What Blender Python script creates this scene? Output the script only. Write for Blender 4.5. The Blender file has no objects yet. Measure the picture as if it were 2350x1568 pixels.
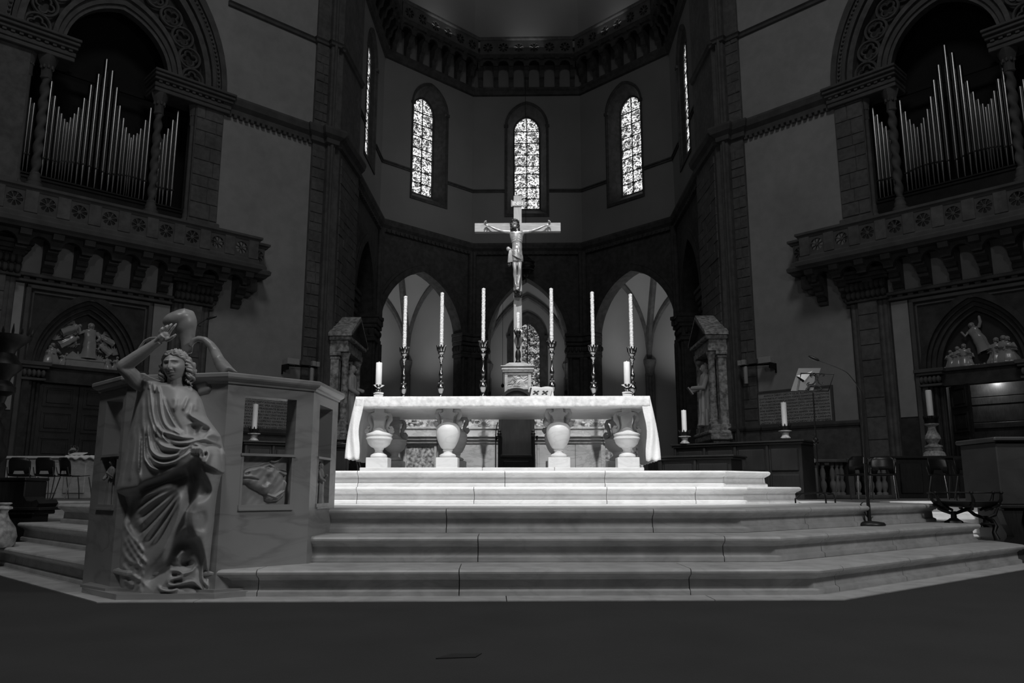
import bpy, bmesh, math, random
import numpy as np
from mathutils import Vector, Matrix
random.seed(7)
SC = bpy.context.scene
COL = SC.collection
PI = math.pi
R2 = math.sqrt(2)

# ---------------------------------------------------------------- camera, world, lights, exposure
cam_data = bpy.data.cameras.new('camera')
cam_data.sensor_width = 36.0
cam_data.lens = 28.0
cam_data.clip_end = 300
camera = bpy.data.objects.new('camera', cam_data)
COL.objects.link(camera)
PITCH = math.atan(341 / 1828)
YAW = math.radians(1.13)
EYE = 0.65
camera.location = (0, 0, EYE)
camera.rotation_euler = (PI / 2 + PITCH, 0, YAW)
SC.camera = camera

world = bpy.data.worlds.new('world')
SC.world = world
world.use_nodes = True
world.node_tree.nodes['Background'].inputs[0].default_value = (1, 1, 1, 1)
world.node_tree.nodes['Background'].inputs[1].default_value = 0.0025

def light(name, kind, loc, target, power, size=1.0, spot=None, blend=0.3, spread=None):
    l = bpy.data.lights.new(name, kind)
    l.energy = power
    if kind == 'AREA':
        l.shape = 'DISK'
        l.size = size
        if spread: l.spread = math.radians(spread)
    else:
        l.shadow_soft_size = size
    if spot:
        l.spot_size = math.radians(spot)
        l.spot_blend = blend
    o = bpy.data.objects.new(name, l)
    COL.objects.link(o)
    o.location = loc
    o.rotation_euler = (Vector(target) - Vector(loc)).to_track_quat('-Z', 'Y').to_euler()
    return o

light('altar_spotlight', 'SPOT', (-0.2, 0.4, 16.4), (-0.15, 10.9, 1.9), 12800, 0.2, 26, 0.13)
light('side_spotlight', 'SPOT', (-1.0, 1.0, 15.0), (5.5, 9.7, .3), 7500, 0.2, 7, 0.3)
light('dome_light', 'AREA', (1.0, 2.0, 36), (0.5, 7, 0), 1400, 9)
light('step_light', 'AREA', (7.0, 0.8, 7.6), (-0.3, 6.0, .5), 270, 1.6)
light('nave_light', 'AREA', (-2.6, -0.2, 9.6), (-0.8, 5.6, .6), 205, 1.4)
light('apse_light', 'AREA', (7.15, 34.6, 15.5), (-5.6, 42.4, 17.5), 24, .5, spread=75)
for _x, _y, _t in ((0, 44.3, (0, 42, 40)), (-5.1, 42.2, (-3.6, 40.6, 40)), (5.1, 42.2, (3.6, 40.6, 40))):
    light('gallery_lamp', 'AREA', (_x, _y, 27.0), _t, 9, 2.2, spread=110)

SC.view_settings.view_transform = 'Standard'
SC.view_settings.look = 'None'
SC.view_settings.exposure = 0
SC.view_settings.gamma = 1
SC.view_settings.use_curve_mapping = False

# ---------------------------------------------------------------- materials
def mk(name, base, var=0.25, scale=3.0, rough=0.6, metal=0.0, bump=0.0, bscale=40.0, vein=0.0, vscale=1.2,
       speck=0.0, sscale=30.0, coat=0.0, brick=None, grain=0.0, stretch=(1, 1, 1), sss=0.0):
    m = bpy.data.materials.new(name)
    m.use_nodes = True
    nt = m.node_tree
    N, L = nt.nodes, nt.links
    b = N['Principled BSDF']
    b.inputs['Roughness'].default_value = rough
    b.inputs['Metallic'].default_value = metal
    if coat:
        b.inputs['Coat Weight'].default_value = coat
        b.inputs['Coat Roughness'].default_value = 0.15
    geo = N.new('ShaderNodeNewGeometry')
    mp = N.new('ShaderNodeMapping')
    mp.inputs['Scale'].default_value = stretch
    L.new(geo.outputs['Position'], mp.inputs['Vector'])
    P = mp.outputs['Vector']
    def math_(op, a, c=None):
        n = N.new('ShaderNodeMath'); n.operation = op
        for i, q in enumerate((a, c)):
            if q is None: continue
            if isinstance(q, (int, float)): n.inputs[i].default_value = q
            else: L.new(q, n.inputs[i])
        return n.outputs[0]
    def rng(src, a, b_, c, d):
        n = N.new('ShaderNodeMapRange')
        for i, q in enumerate((a, b_, c, d)): n.inputs[i + 1].default_value = q
        L.new(src, n.inputs[0]); return n.outputs[0]
    nz = N.new('ShaderNodeTexNoise')
    nz.inputs['Scale'].default_value = scale
    nz.inputs['Detail'].default_value = 6
    L.new(P, nz.inputs['Vector'])
    val = rng(nz.outputs['Fac'], 0.3, 0.7, base * (1 - var), base * (1 + var))
    if vein:
        w = N.new('ShaderNodeTexNoise')
        w.inputs['Scale'].default_value = vscale; w.inputs['Detail'].default_value = 4
        w.inputs['Distortion'].default_value = 1.6
        mp2 = N.new('ShaderNodeMapping')
        mp2.inputs['Rotation'].default_value = (0.5, 0.7, 0.4); mp2.inputs['Scale'].default_value = (1, 1, 3.0)
        L.new(P, mp2.inputs['Vector']); L.new(mp2.outputs['Vector'], w.inputs['Vector'])
        d = math_('ABSOLUTE', math_('SUBTRACT', w.outputs['Fac'], 0.5))
        val = math_('MULTIPLY', val, rng(d, 0.0, 0.055, 1 - vein, 1.0))
    if speck:
        v = N.new('ShaderNodeTexNoise'); v.inputs['Scale'].default_value = sscale; v.inputs['Detail'].default_value = 3
        L.new(P, v.inputs['Vector'])
        val = math_('MULTIPLY', val, rng(v.outputs['Fac'], 0.35, 0.62, 1 - speck, 1 + speck))
    if grain:
        w = N.new('ShaderNodeTexNoise'); w.inputs['Scale'].default_value = 18; w.inputs['Detail'].default_value = 5
        mp3 = N.new('ShaderNodeMapping'); mp3.inputs['Scale'].default_value = (4, 4, 0.35)
        L.new(P, mp3.inputs['Vector']); L.new(mp3.outputs['Vector'], w.inputs['Vector'])
        val = math_('MULTIPLY', val, rng(w.outputs['Fac'], 0.3, 0.7, 1 - grain, 1 + grain))
    L.new(val, b.inputs['Base Color'])
    if bump:
        n2 = N.new('ShaderNodeTexNoise'); n2.inputs['Scale'].default_value = bscale; n2.inputs['Detail'].default_value = 5
        L.new(P, n2.inputs['Vector'])
        bm = N.new('ShaderNodeBump'); bm.inputs['Strength'].default_value = min(1.0, bump); bm.inputs['Distance'].default_value = 0.02
        L.new(n2.outputs['Fac'], bm.inputs['Height']); L.new(bm.outputs['Normal'], b.inputs['Normal'])
    if sss:
        b.inputs['Subsurface Weight'].default_value = sss
        b.inputs['Subsurface Radius'].default_value = (0.02, 0.02, 0.02)
    return m

def mk_glass(name, strength, cell, blot):
    """leaded stained glass lit from behind: cells of different tint, dark leads, painted figures"""
    m = bpy.data.materials.new(name); m.use_nodes = True
    nt = m.node_tree; N, L = nt.nodes, nt.links
    b = N['Principled BSDF']; b.inputs['Base Color'].default_value = (.05, .05, .05, 1); b.inputs['Roughness'].default_value = .3
    tc = N.new('ShaderNodeTexCoord'); P = tc.outputs['Object']
    v1 = N.new('ShaderNodeTexVoronoi'); v1.inputs['Scale'].default_value = cell
    v2 = N.new('ShaderNodeTexVoronoi'); v2.feature = 'DISTANCE_TO_EDGE'; v2.inputs['Scale'].default_value = cell
    v3 = N.new('ShaderNodeTexVoronoi'); v3.feature = 'DISTANCE_TO_EDGE'; v3.inputs['Scale'].default_value = cell * 2.3
    nz = N.new('ShaderNodeTexNoise'); nz.inputs['Scale'].default_value = blot; nz.inputs['Detail'].default_value = 3
    for n in (v1, v2, v3, nz): L.new(P, n.inputs['Vector'])
    def rng(src, a, b_, c, d):
        n = N.new('ShaderNodeMapRange')
        for i, q in enumerate((a, b_, c, d)): n.inputs[i + 1].default_value = q
        L.new(src, n.inputs[0]); return n.outputs[0]
    def mul(a, c):
        n = N.new('ShaderNodeMath'); n.operation = 'MULTIPLY'; L.new(a, n.inputs[0]); L.new(c, n.inputs[1]); return n.outputs[0]
    sp = N.new('ShaderNodeSeparateColor'); L.new(v1.outputs['Color'], sp.inputs[0])
    tint = rng(sp.outputs[0], 0.15, 0.75, 0.05, 1.0)
    lead = rng(v2.outputs['Distance'], 0.03, 0.10, 0.0, 1.0)
    lead2 = rng(v3.outputs['Distance'], 0.0, 0.09, 0.15, 1.0)
    fig = rng(nz.outputs['Fac'], 0.38, 0.55, 0.12, 1.0)
    val = mul(mul(tint, lead), mul(lead2, fig))
    L.new(val, b.inputs['Emission Color']); b.inputs['Emission Strength'].default_value = strength
    return m

M = {}
M['floor'] = mk('floor_carpet', 0.026, .15, 2, .95, bump=.2, bscale=200)
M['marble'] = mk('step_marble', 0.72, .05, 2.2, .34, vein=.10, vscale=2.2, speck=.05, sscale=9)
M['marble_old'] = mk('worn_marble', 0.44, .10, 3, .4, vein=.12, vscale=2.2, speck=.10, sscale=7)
M['ambo'] = mk('ambo_marble', 0.30, .10, 2, .36, vein=.22, vscale=.9)
M['statue'] = mk('statue_marble', 0.41, .06, 4, .46, vein=.08, vscale=1.5)
M['altar'] = mk('altar_marble', 0.70, .05, 3, .4, vein=.10, vscale=1.5)
M['neck'] = mk('altar_neck_shaded_marble', 0.34, .12, 6, .4, vein=.2)  # leg necks and handles: the table slab's shade put into the colour
M['dossal'] = mk('dossal_marble', 0.50, .16, 3, .4, vein=.25, vscale=2.5)
M['breccia'] = mk('speckled_breccia', 0.30, .3, 9, .4, speck=.7, sscale=22)
M['relief'] = mk('relief_marble', 0.40, .3, 6, .45, speck=.45, sscale=16)
M['saint'] = mk('white_saint_marble', 0.80, .06, 4, .5)
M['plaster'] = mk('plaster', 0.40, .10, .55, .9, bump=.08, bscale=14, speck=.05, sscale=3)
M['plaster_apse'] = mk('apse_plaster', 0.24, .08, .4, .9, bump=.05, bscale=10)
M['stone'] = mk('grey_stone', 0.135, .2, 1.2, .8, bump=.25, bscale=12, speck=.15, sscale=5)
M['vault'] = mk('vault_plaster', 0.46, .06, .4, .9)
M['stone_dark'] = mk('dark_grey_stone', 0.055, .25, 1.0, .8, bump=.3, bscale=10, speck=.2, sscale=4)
M['stone_mid'] = mk('carved_grey_stone', 0.115, .22, 2.5, .75, bump=.2, bscale=20)
M['ashlar'] = mk('ashlar_block', 0.14, .28, .9, .85, bump=.35, bscale=9, speck=.15, sscale=6)
M['aedicule'] = mk('mottled_aedicule_stone', 0.55, .25, 2.5, .55, speck=.5, sscale=7)
M['terracotta'] = mk('glazed_white_relief', 0.42, .1, 4, .25, coat=.4)
M['lunette'] = mk('glazed_dark_ground', 0.05, .2, 3, .35)
M['wood'] = mk('dark_walnut', 0.014, .35, 3, .42, grain=.3)
M['doorwood'] = mk('door_wood', 0.035, .35, 3, .38, grain=.35)
M['crosswood'] = mk('cross_wood', 0.36, .15, 3, .6, grain=.16)
M['beamwood'] = mk('cross_beam_wood', 0.36, .12, 9, .6, grain=.16, stretch=(.12, 1, 12))
M['darkblock'] = mk('dark_marble_block', 0.018, .3, 4, .6, vein=.2)
M['plate'] = mk('dark_floor_plate', 0.011, .2, 20, .6)
M['bronze'] = mk('painted_bronze_skin', 0.40, .15, 20, .33, metal=.35)
M['bronzedark'] = mk('dark_hair', 0.03, .3, 30, .5, metal=.2)
M['gold'] = mk('gilt_cloth', 0.33, .2, 25, .42, metal=.35)
M['silver'] = mk('candlestick_silver', 0.42, .15, 12, .2, metal=1.0)
M['silverbright'] = mk('polished_silver', 0.75, .1, 12, .16, metal=1.0)
M['wax'] = mk('candle_wax', 0.80, .03, 8, .5, sss=.15)
M['waxrough'] = mk('knobbly_wax', 0.80, .08, 40, .5, bump=.9, bscale=45, sss=.1)
M['cloth'] = mk('altar_linen', 0.84, .04, 12, .85, bump=.25, bscale=60)
M['lace'] = mk('embroidered_hem', 0.74, .05, 18, .85, bump=.30, bscale=26, speck=.10, sscale=18)
M['iron'] = mk('black_iron', 0.02, .3, 20, .45, metal=.6)
M['black'] = mk('black_plastic', 0.015, .2, 10, .4)
M['chair'] = mk('black_chair_shell', 0.012, .2, 10, .35)
M['chrome'] = mk('chrome_tube', 0.35, .1, 10, .25, metal=1.0)
M['pages'] = mk('book_pages', 0.55, .04, 8, .8)
M['page'] = mk('curled_page', 0.40, .04, 8, .7)
M['paper'] = mk('white_paper', 0.80, .04, 8, .8)
M['paperdim'] = mk('clear_folder', 0.05, .08, 6, .4)
M['book'] = mk('book_stand_white', 0.42, .04, 8, .7)
M['pipe'] = mk('tin_organ_pipe', 0.26, .22, 1.5, .30, metal=1.0, stretch=(1, 1, .3))
M['ink'] = mk('inscription_ink', 0.025, .2, 8, .8)
M['white'] = mk('white_painted_metal', 0.55, .05, 8, .5)
M['inri'] = mk('titulus_ground', 0.22, .15, 14, .6)
M['gilt'] = mk('bright_lettering', 0.85, .05, 14, .5)
M['dust'] = mk('carved_marble_base', 0.35, .2, 6, .6, speck=.4, sscale=18)
M['glass'] = mk_glass('stained_glass', 2.7, 14, 4.5)
M['glass_dim'] = mk_glass('stained_glass_chapel', 0.75, 11.0, 4.0)
M['lead'] = mk('window_lead', 0.01, .1, 5, .7)
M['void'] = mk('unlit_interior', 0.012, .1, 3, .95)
gl = bpy.data.materials.new('clear_glass'); gl.use_nodes = True
_b = gl.node_tree.nodes['Principled BSDF']
_b.inputs['Transmission Weight'].default_value = 1.0; _b.inputs['Roughness'].default_value = .05; _b.inputs['Base Color'].default_value = (.8, .8, .8, 1)
M['clear'] = gl

# ---------------------------------------------------------------- mesh builder
def arch_pts(hw, zs, zp, n=12):
    """points of a pointed arch from (-hw, zs) over (0, zp) to (hw, zs)"""
    h = zp - zs
    if h <= hw:
        return [(-hw * math.cos(PI * i / (2 * n)), zs + h * math.sin(PI * i / (2 * n))) for i in range(2 * n + 1)]
    R = (hw * hw + h * h) / (2 * hw)
    a1 = math.atan2(h, R - hw)
    left = [(-hw + R - R * math.cos(a1 * i / n), zs + R * math.sin(a1 * i / n)) for i in range(n + 1)]
    return left + [(-x, z) for x, z in reversed(left[:-1])]

class MB:
    def __init__(s):
        s.v = []; s.f = []
    def add(s, v, f):
        k = len(s.v); s.v.extend([tuple(q) for q in v]); s.f.extend([tuple(i + k for i in q) for q in f]); return s
    def box(s, x0, x1, y0, y1, z0, z1):
        v = [(x0, y0, z0), (x1, y0, z0), (x1, y1, z0), (x0, y1, z0), (x0, y0, z1), (x1, y0, z1), (x1, y1, z1), (x0, y1, z1)]
        return s.add(v, [(0, 3, 2, 1), (4, 5, 6, 7), (0, 1, 5, 4), (1, 2, 6, 5), (2, 3, 7, 6), (3, 0, 4, 7)])
    def cbox(s, x0, x1, y0, y1, z0, z1, c=0.01):
        """box with chamfered edges"""
        v = []; f = []
        X, Y, Z = (x0, x1), (y0, y1), (z0, z1)
        idx = {}
        for i in (0, 1):
            for j in (0, 1):
                for k in (0, 1):
                    sx, sy, sz = (1 - 2 * i) * c, (1 - 2 * j) * c, (1 - 2 * k) * c
                    for a, q in enumerate(((X[i], Y[j] + sy, Z[k] + sz), (X[i] + sx, Y[j], Z[k] + sz), (X[i] + sx, Y[j] + sy, Z[k]))):
                        idx[(i, j, k, a)] = len(v); v.append(q)
        for a in range(3):
            o = [b for b in range(3) if b != a]
            for e in (0, 1):
                q = []
                for p_, r_ in ((0, 0), (1, 0), (1, 1), (0, 1)):
                    t = [0, 0, 0]; t[a] = e; t[o[0]] = p_; t[o[1]] = r_
                    q.append(idx[(t[0], t[1], t[2], a)])
                f.append(q)
        for a in range(3):
            o = [b for b in range(3) if b != a]
            for p_ in (0, 1):
                for r_ in (0, 1):
                    q = []
                    for e, w in ((0, o[0]), (1, o[0]), (1, o[1]), (0, o[1])):
                        t = [0, 0, 0]; t[a] = e; t[o[0]] = p_; t[o[1]] = r_
                        q.append(idx[(t[0], t[1], t[2], w)])
                    f.append(q)
        for i in (0, 1):
            for j in (0, 1):
                for k in (0, 1):
                    f.append([idx[(i, j, k, a)] for a in range(3)])
        return s.add(v, f)
    def obox(s, c, size, rot):
        m = MB().box(-size[0] / 2, size[0] / 2, -size[1] / 2, size[1] / 2, -size[2] / 2, size[2] / 2)
        Mx = rot if isinstance(rot, Matrix) else Matrix.Rotation(rot, 3, 'Z')
        return s.add([Mx @ Vector(q) + Vector(c) for q in m.v], m.f)
    def lathe(s, prof, n=16, c=(0, 0, 0), twist=None, a0=0):
        v = []; f = []
        for (r, z) in prof:
            for i in range(n):
                a = a0 + 2 * PI * i / n
                rr = r if twist is None else r * (1 + twist[0] * math.cos(twist[1] * a - twist[2] * z))
                v.append((c[0] + rr * math.cos(a), c[1] + rr * math.sin(a), c[2] + z))
        for j in range(len(prof) - 1):
            for i in range(n):
                i2 = (i + 1) % n
                f.append((j * n + i, j * n + i2, (j + 1) * n + i2, (j + 1) * n + i))
        if prof[0][0] > 1e-4: f.append(tuple(range(n - 1, -1, -1)))
        if prof[-1][0] > 1e-4: f.append(tuple(range((len(prof) - 1) * n, len(prof) * n)))
        return s.add(v, f)
    def tube(s, path, r, n=8, closed=False, flat=1.0):
        P = [Vector(q) for q in path]; k = len(P)
        R = list(r) if hasattr(r, '__len__') else [r] * k
        v = []; f = []
        up = None
        for i in range(k):
            t = (P[(i + 1) % k] - P[i - 1]) if closed else (P[min(i + 1, k - 1)] - P[max(i - 1, 0)])
            if t.length < 1e-9: t = Vector((0, 0, 1))
            t.normalize()
            if up is None:
                up = Vector((0, 0, 1)) if abs(t.z) < .9 else Vector((0, 1, 0))
            a = t.cross(up)
            if a.length < 1e-6: a = t.cross(Vector((1, 0, 0)))
            a.normalize(); b = a.cross(t).normalized(); up = b
            for j in range(n):
                g = 2 * PI * j / n
                v.append(P[i] + R[i] * (math.cos(g) * a + flat * math.sin(g) * b))
        m = k if closed else k - 1
        for i in range(m):
            i2 = (i + 1) % k
            for j in range(n):
                j2 = (j + 1) % n
                f.append((i * n + j, i * n + j2, i2 * n + j2, i2 * n + j))
        if not closed:
            f.append(tuple(range(n - 1, -1, -1))); f.append(tuple(range((k - 1) * n, k * n)))
        return s.add(v, f)
    def prism(s, poly, a0, a1, axis='y'):
        """polygon in the other two axes, extruded along axis"""
        n = len(poly)
        def pt(p, a):
            return (p[0], a, p[1]) if axis == 'y' else ((a, p[0], p[1]) if axis == 'x' else (p[0], p[1], a))
        v = [pt(p, a0) for p in poly] + [pt(p, a1) for p in poly]
        f = [tuple(range(n)), tuple(range(2 * n - 1, n - 1, -1))]
        f += [(i, (i + 1) % n, n + (i + 1) % n, n + i) for i in range(n)]
        return s.add(v, f)
    def sweep(s, prof, path, closed=False):
        """profile (out, up) swept along an xy polyline; out = to the right of travel"""
        P = [Vector((q[0], q[1], 0)) for q in path]; k = len(P); n = len(prof)
        z0 = [q[2] if len(q) > 2 else 0 for q in path]
        v = []; f = []
        for i in range(k):
            if closed: d0, d1 = (P[i] - P[i - 1]), (P[(i + 1) % k] - P[i])
            else:
                d0 = P[i] - P[i - 1] if i else P[1] - P[0]
                d1 = P[i + 1] - P[i] if i < k - 1 else P[i] - P[i - 1]
            d0.normalize(); d1.normalize()
            n0 = Vector((d0.y, -d0.x, 0)); n1 = Vector((d1.y, -d1.x, 0))
            b = n0 + n1
            b = b / max(b.dot(n0), 0.2) if b.length > 1e-6 else n0
            for (o, u) in prof:
                v.append((P[i].x + b.x * o, P[i].y + b.y * o, z0[i] + u))
        m = k if closed else k - 1
        for i in range(m):
            i2 = (i + 1) % k
            for j in range(n):
                j2 = (j + 1) % n
                f.append((i * n + j, i2 * n + j, i2 * n + j2, i * n + j2))
        if not closed:
            f.append(tuple(range(n))); f.append(tuple(range(k * n - 1, (k - 1) * n - 1, -1)))
        return s.add(v, f)
    def wall_arch(s, x0, x1, z0, z1, hw, zs, zp, y0, y1, zb=None, n=12, cx=0):
        """solid wall slab with an arched opening; zb = height of the opening's sill"""
        zb = z0 if zb is None else zb
        a = [(cx + x, z) for x, z in arch_pts(hw, zs, zp, n)]
        s.box(x0, cx - hw, y0, y1, z0, z1); s.box(cx + hw, x1, y0, y1, z0, z1)
        if zb > z0: s.box(cx - hw, cx + hw, y0, y1, z0, zb)
        for (p, q) in zip(a[:-1], a[1:]):
            s.add([(p[0], y0, p[1]), (q[0], y0, q[1]), (q[0], y0, z1), (p[0], y0, z1),
                   (p[0], y1, p[1]), (q[0], y1, q[1]), (q[0], y1, z1), (p[0], y1, z1)],
                  [(0, 1, 2, 3), (7, 6, 5, 4), (0, 4, 5, 1), (3, 2, 6, 7)])
        return s
    def ring(s, outer, inner, y0, y1):
        """band between two open curves (x,z) of equal length, from y0 (front) to y1"""
        n = len(outer)
        v = [(x, y0, z) for x, z in outer] + [(x, y0, z) for x, z in inner] + [(x, y1, z) for x, z in outer] + [(x, y1, z) for x, z in inner]
        f = []
        for i in range(n - 1):
            f += [(i, n + i, n + i + 1, i + 1), (2 * n + i, 2 * n + i + 1, 3 * n + i + 1, 3 * n + i), (i, i + 1, 2 * n + i + 1, 2 * n + i), (n + i, 3 * n + i, 3 * n + i + 1, n + i + 1)]
        f += [(0, 2 * n, 3 * n, n), (n - 1, 2 * n - 1, 4 * n - 1, 3 * n - 1)]
        return s.add(v, f)
    def grid(s, G, close_u=False):
        """G[i][j] points"""
        nu, nv = len(G), len(G[0])
        v = [tuple(p) for row in G for p in row]; f = []
        for i in range(nu if close_u else nu - 1):
            i2 = (i + 1) % nu
            for j in range(nv - 1):
                f.append((i * nv + j, i2 * nv + j, i2 * nv + j + 1, i * nv + j + 1))
        return s.add(v, f)
    def ball(s, c, r, n=10, m=7, rot=None):
        rx, ry, rz = r if hasattr(r, '__len__') else (r, r, r)
        G = []
        Mx = rot or Matrix.Identity(3)
        for i in range(n):
            a = 2 * PI * i / n
            G.append([Vector(c) + Mx @ Vector((rx * math.cos(a) * math.sin(PI * j / m), ry * math.sin(a) * math.sin(PI * j / m), -rz * math.cos(PI * j / m))) for j in range(m + 1)])
        return s.grid(G, True)
    def xf(s, Mx):
        s.v = [tuple(Mx @ Vector(q)) for q in s.v]; return s
    def join(s, o):
        return s.add(o.v, o.f)
    def build(s, name, mat, parent=None, smooth=35, weld=False, loc=None, rot=0, kind=None):
        me = bpy.data.meshes.new(name)
        me.from_pydata(s.v, [], s.f)
        bm = bmesh.new(); bm.from_mesh(me)
        if weld: bmesh.ops.remove_doubles(bm, verts=bm.verts, dist=1e-5)
        bmesh.ops.recalc_face_normals(bm, faces=bm.faces)
        bm.to_mesh(me); bm.free()
        if smooth:
            me.polygons.foreach_set('use_smooth', [True] * len(me.polygons))
            if smooth < 180: me.set_sharp_from_angle(angle=math.radians(smooth))
        me.materials.append(M[mat] if isinstance(mat, str) else mat)
        o = bpy.data.objects.new(name, me)
        COL.objects.link(o)
        if parent is not None: o.parent = parent
        if loc is not None: o.location = loc
        if rot: o.rotation_euler = (0, 0, rot)
        if kind: o['kind'] = kind
        return o

def thing(name, label, cat, loc=(0, 0, 0), rot=0, group=None):
    o = bpy.data.objects.new(name, None)
    COL.objects.link(o); o.empty_display_size = .2
    o.location = loc; o.rotation_euler = (0, 0, rot)
    o['label'] = label; o['category'] = cat
    if group: o['group'] = group
    return o
def struct(name, loc=(0, 0, 0), rot=0, label=None):
    o = bpy.data.objects.new(name, None)
    COL.objects.link(o); o.empty_display_size = .2
    o.location = loc; o.rotation_euler = (0, 0, rot); o['kind'] = 'structure'
    if label: o['label'] = label
    return o
def tag(o, label, cat, group=None):
    o['label'] = label; o['category'] = cat
    if group: o['group'] = group
    return o
def again(o, parent=None, loc=None, rot=None, scale=None):
    c = o.copy(); COL.objects.link(c)
    if parent is not None: c.parent = parent
    if loc is not None: c.location = loc
    if rot is not None: c.rotation_euler = rot
    if scale is not None: c.scale = scale
    return c
def dup(root, loc, rot=None, label=None, scale=None):
    r = again(root, None, loc, (0, 0, rot) if rot is not None else None, scale)
    if label: r['label'] = label
    for ch in list(root.children):
        c = again(ch, r)
        for g in list(ch.children): again(g, c)
    return r
def at(u, v, y):
    """point of the place seen at photo pixel (u, v) at depth y, used to read sizes off the photograph"""
    cx = (u - 1175) / 1828; cy = (784 - v) / 1828
    X, Y_, Z_ = cx, math.cos(PITCH) - cy * math.sin(PITCH), math.sin(PITCH) + cy * math.cos(PITCH)
    X, Y_ = X * math.cos(YAW) - Y_ * math.sin(YAW), X * math.sin(YAW) + Y_ * math.cos(YAW)
    k = y / Y_
    return (X * k, y, EYE + Z_ * k)
# ================================================================ floor
floor = MB().box(-45, 45, -25, 60, -0.3, -0.004).build('floor', 'floor', smooth=0, kind='structure')
pl = MB().prism([(-.10, -.06), (.055, -.03), (.075, .045), (-.05, .03)], 0, .004, 'z')
o = pl.build('floor_plate', 'plate', smooth=0, loc=(-.265, 3.36, -.004))
tag(o, 'small flat dark plate on the bare floor before the steps', 'floor plate')

# ================================================================ apse
APSE = [(-7.85, 33.0), (-7.85, 40.4), (-3.25, 45), (3.25, 45), (7.85, 40.4), (7.85, 33.0)]

def arch_h(x, hw, zs, zp):
    h = zp - zs
    R = (hw * hw + h * h) / (2 * hw)
    return zs + math.sqrt(max(0, R * R - (abs(x) + R - hw) ** 2))

def rosette(w, h, R, t=.1, n=16):
    """square plate with a round opening filled by an eight-petal tracery"""
    m = MB()
    v = []; f = []
    for i in range(n):
        a = 2 * PI * (i + .5) / n
        c, s_ = math.cos(a), math.sin(a)
        k = min(w / 2 / max(abs(c), 1e-6), h / 2 / max(abs(s_), 1e-6))
        for y in (0, t):
            v += [(R * c, y, R * s_), (k * c, y, k * s_)]
    for i in range(n):
        a, b = 4 * i, 4 * ((i + 1) % n)
        f += [(a, a + 1, b + 1, b), (a + 2, b + 2, b + 3, a + 3), (a, b, b + 2, a + 2), (a + 1, a + 3, b + 3, b + 1)]
    m.add(v, f)
    cs = [(sx * w / 2, sz * h / 2) for sx, sz in ((1, 1), (-1, 1), (-1, -1), (1, -1))]
    for (cx, cz) in cs:
        a = math.atan2(cz, cx)
        i0 = int(math.floor(a / (2 * PI / n) - .5)) % n
        p = []
        for i in (i0, (i0 + 1) % n):
            g = 2 * PI * (i + .5) / n
            k = min(w / 2 / max(abs(math.cos(g)), 1e-6), h / 2 / max(abs(math.sin(g)), 1e-6))
            p.append((k * math.cos(g), k * math.sin(g)))
        m.prism([p[0], (cx, cz), p[1]], 0, t)
    for i in range(8):
        a = 2 * PI * (i + .5) / 8
        d = Vector((math.cos(a), 0, math.sin(a))); q = Vector((-math.sin(a), 0, math.cos(a)))
        pts = []
        for r, wd in ((R * .15, .030), (R * .6, .025), (R * .8, .045), (R * 1.02, .16)):
            for s_ in (1, -1): pts.append(d * r + q * wd * R * s_ * 1.6)
        vv = [(p.x, .02, p.z) for p in pts] + [(p.x, t * .8, p.z) for p in pts]
        ff = []
        for k in range(3):
            b = 2 * k
            ff += [(b, b + 1, b + 3, b + 2), (8 + b, 10 + b, 11 + b, 9 + b), (b, b + 2, 10 + b, 8 + b), (b + 1, 9 + b, 11 + b, 3 + b)]
        m.add(vv, ff)
    m.lathe([(R * .26, 0), (R * .26, .05), (R * .1, .06)], 10)
    k = len(m.v) - 30
    for i in range(k, len(m.v)):
        x, y, z = m.v[i]; m.v[i] = (x, .06 - z, y)
    return m

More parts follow.
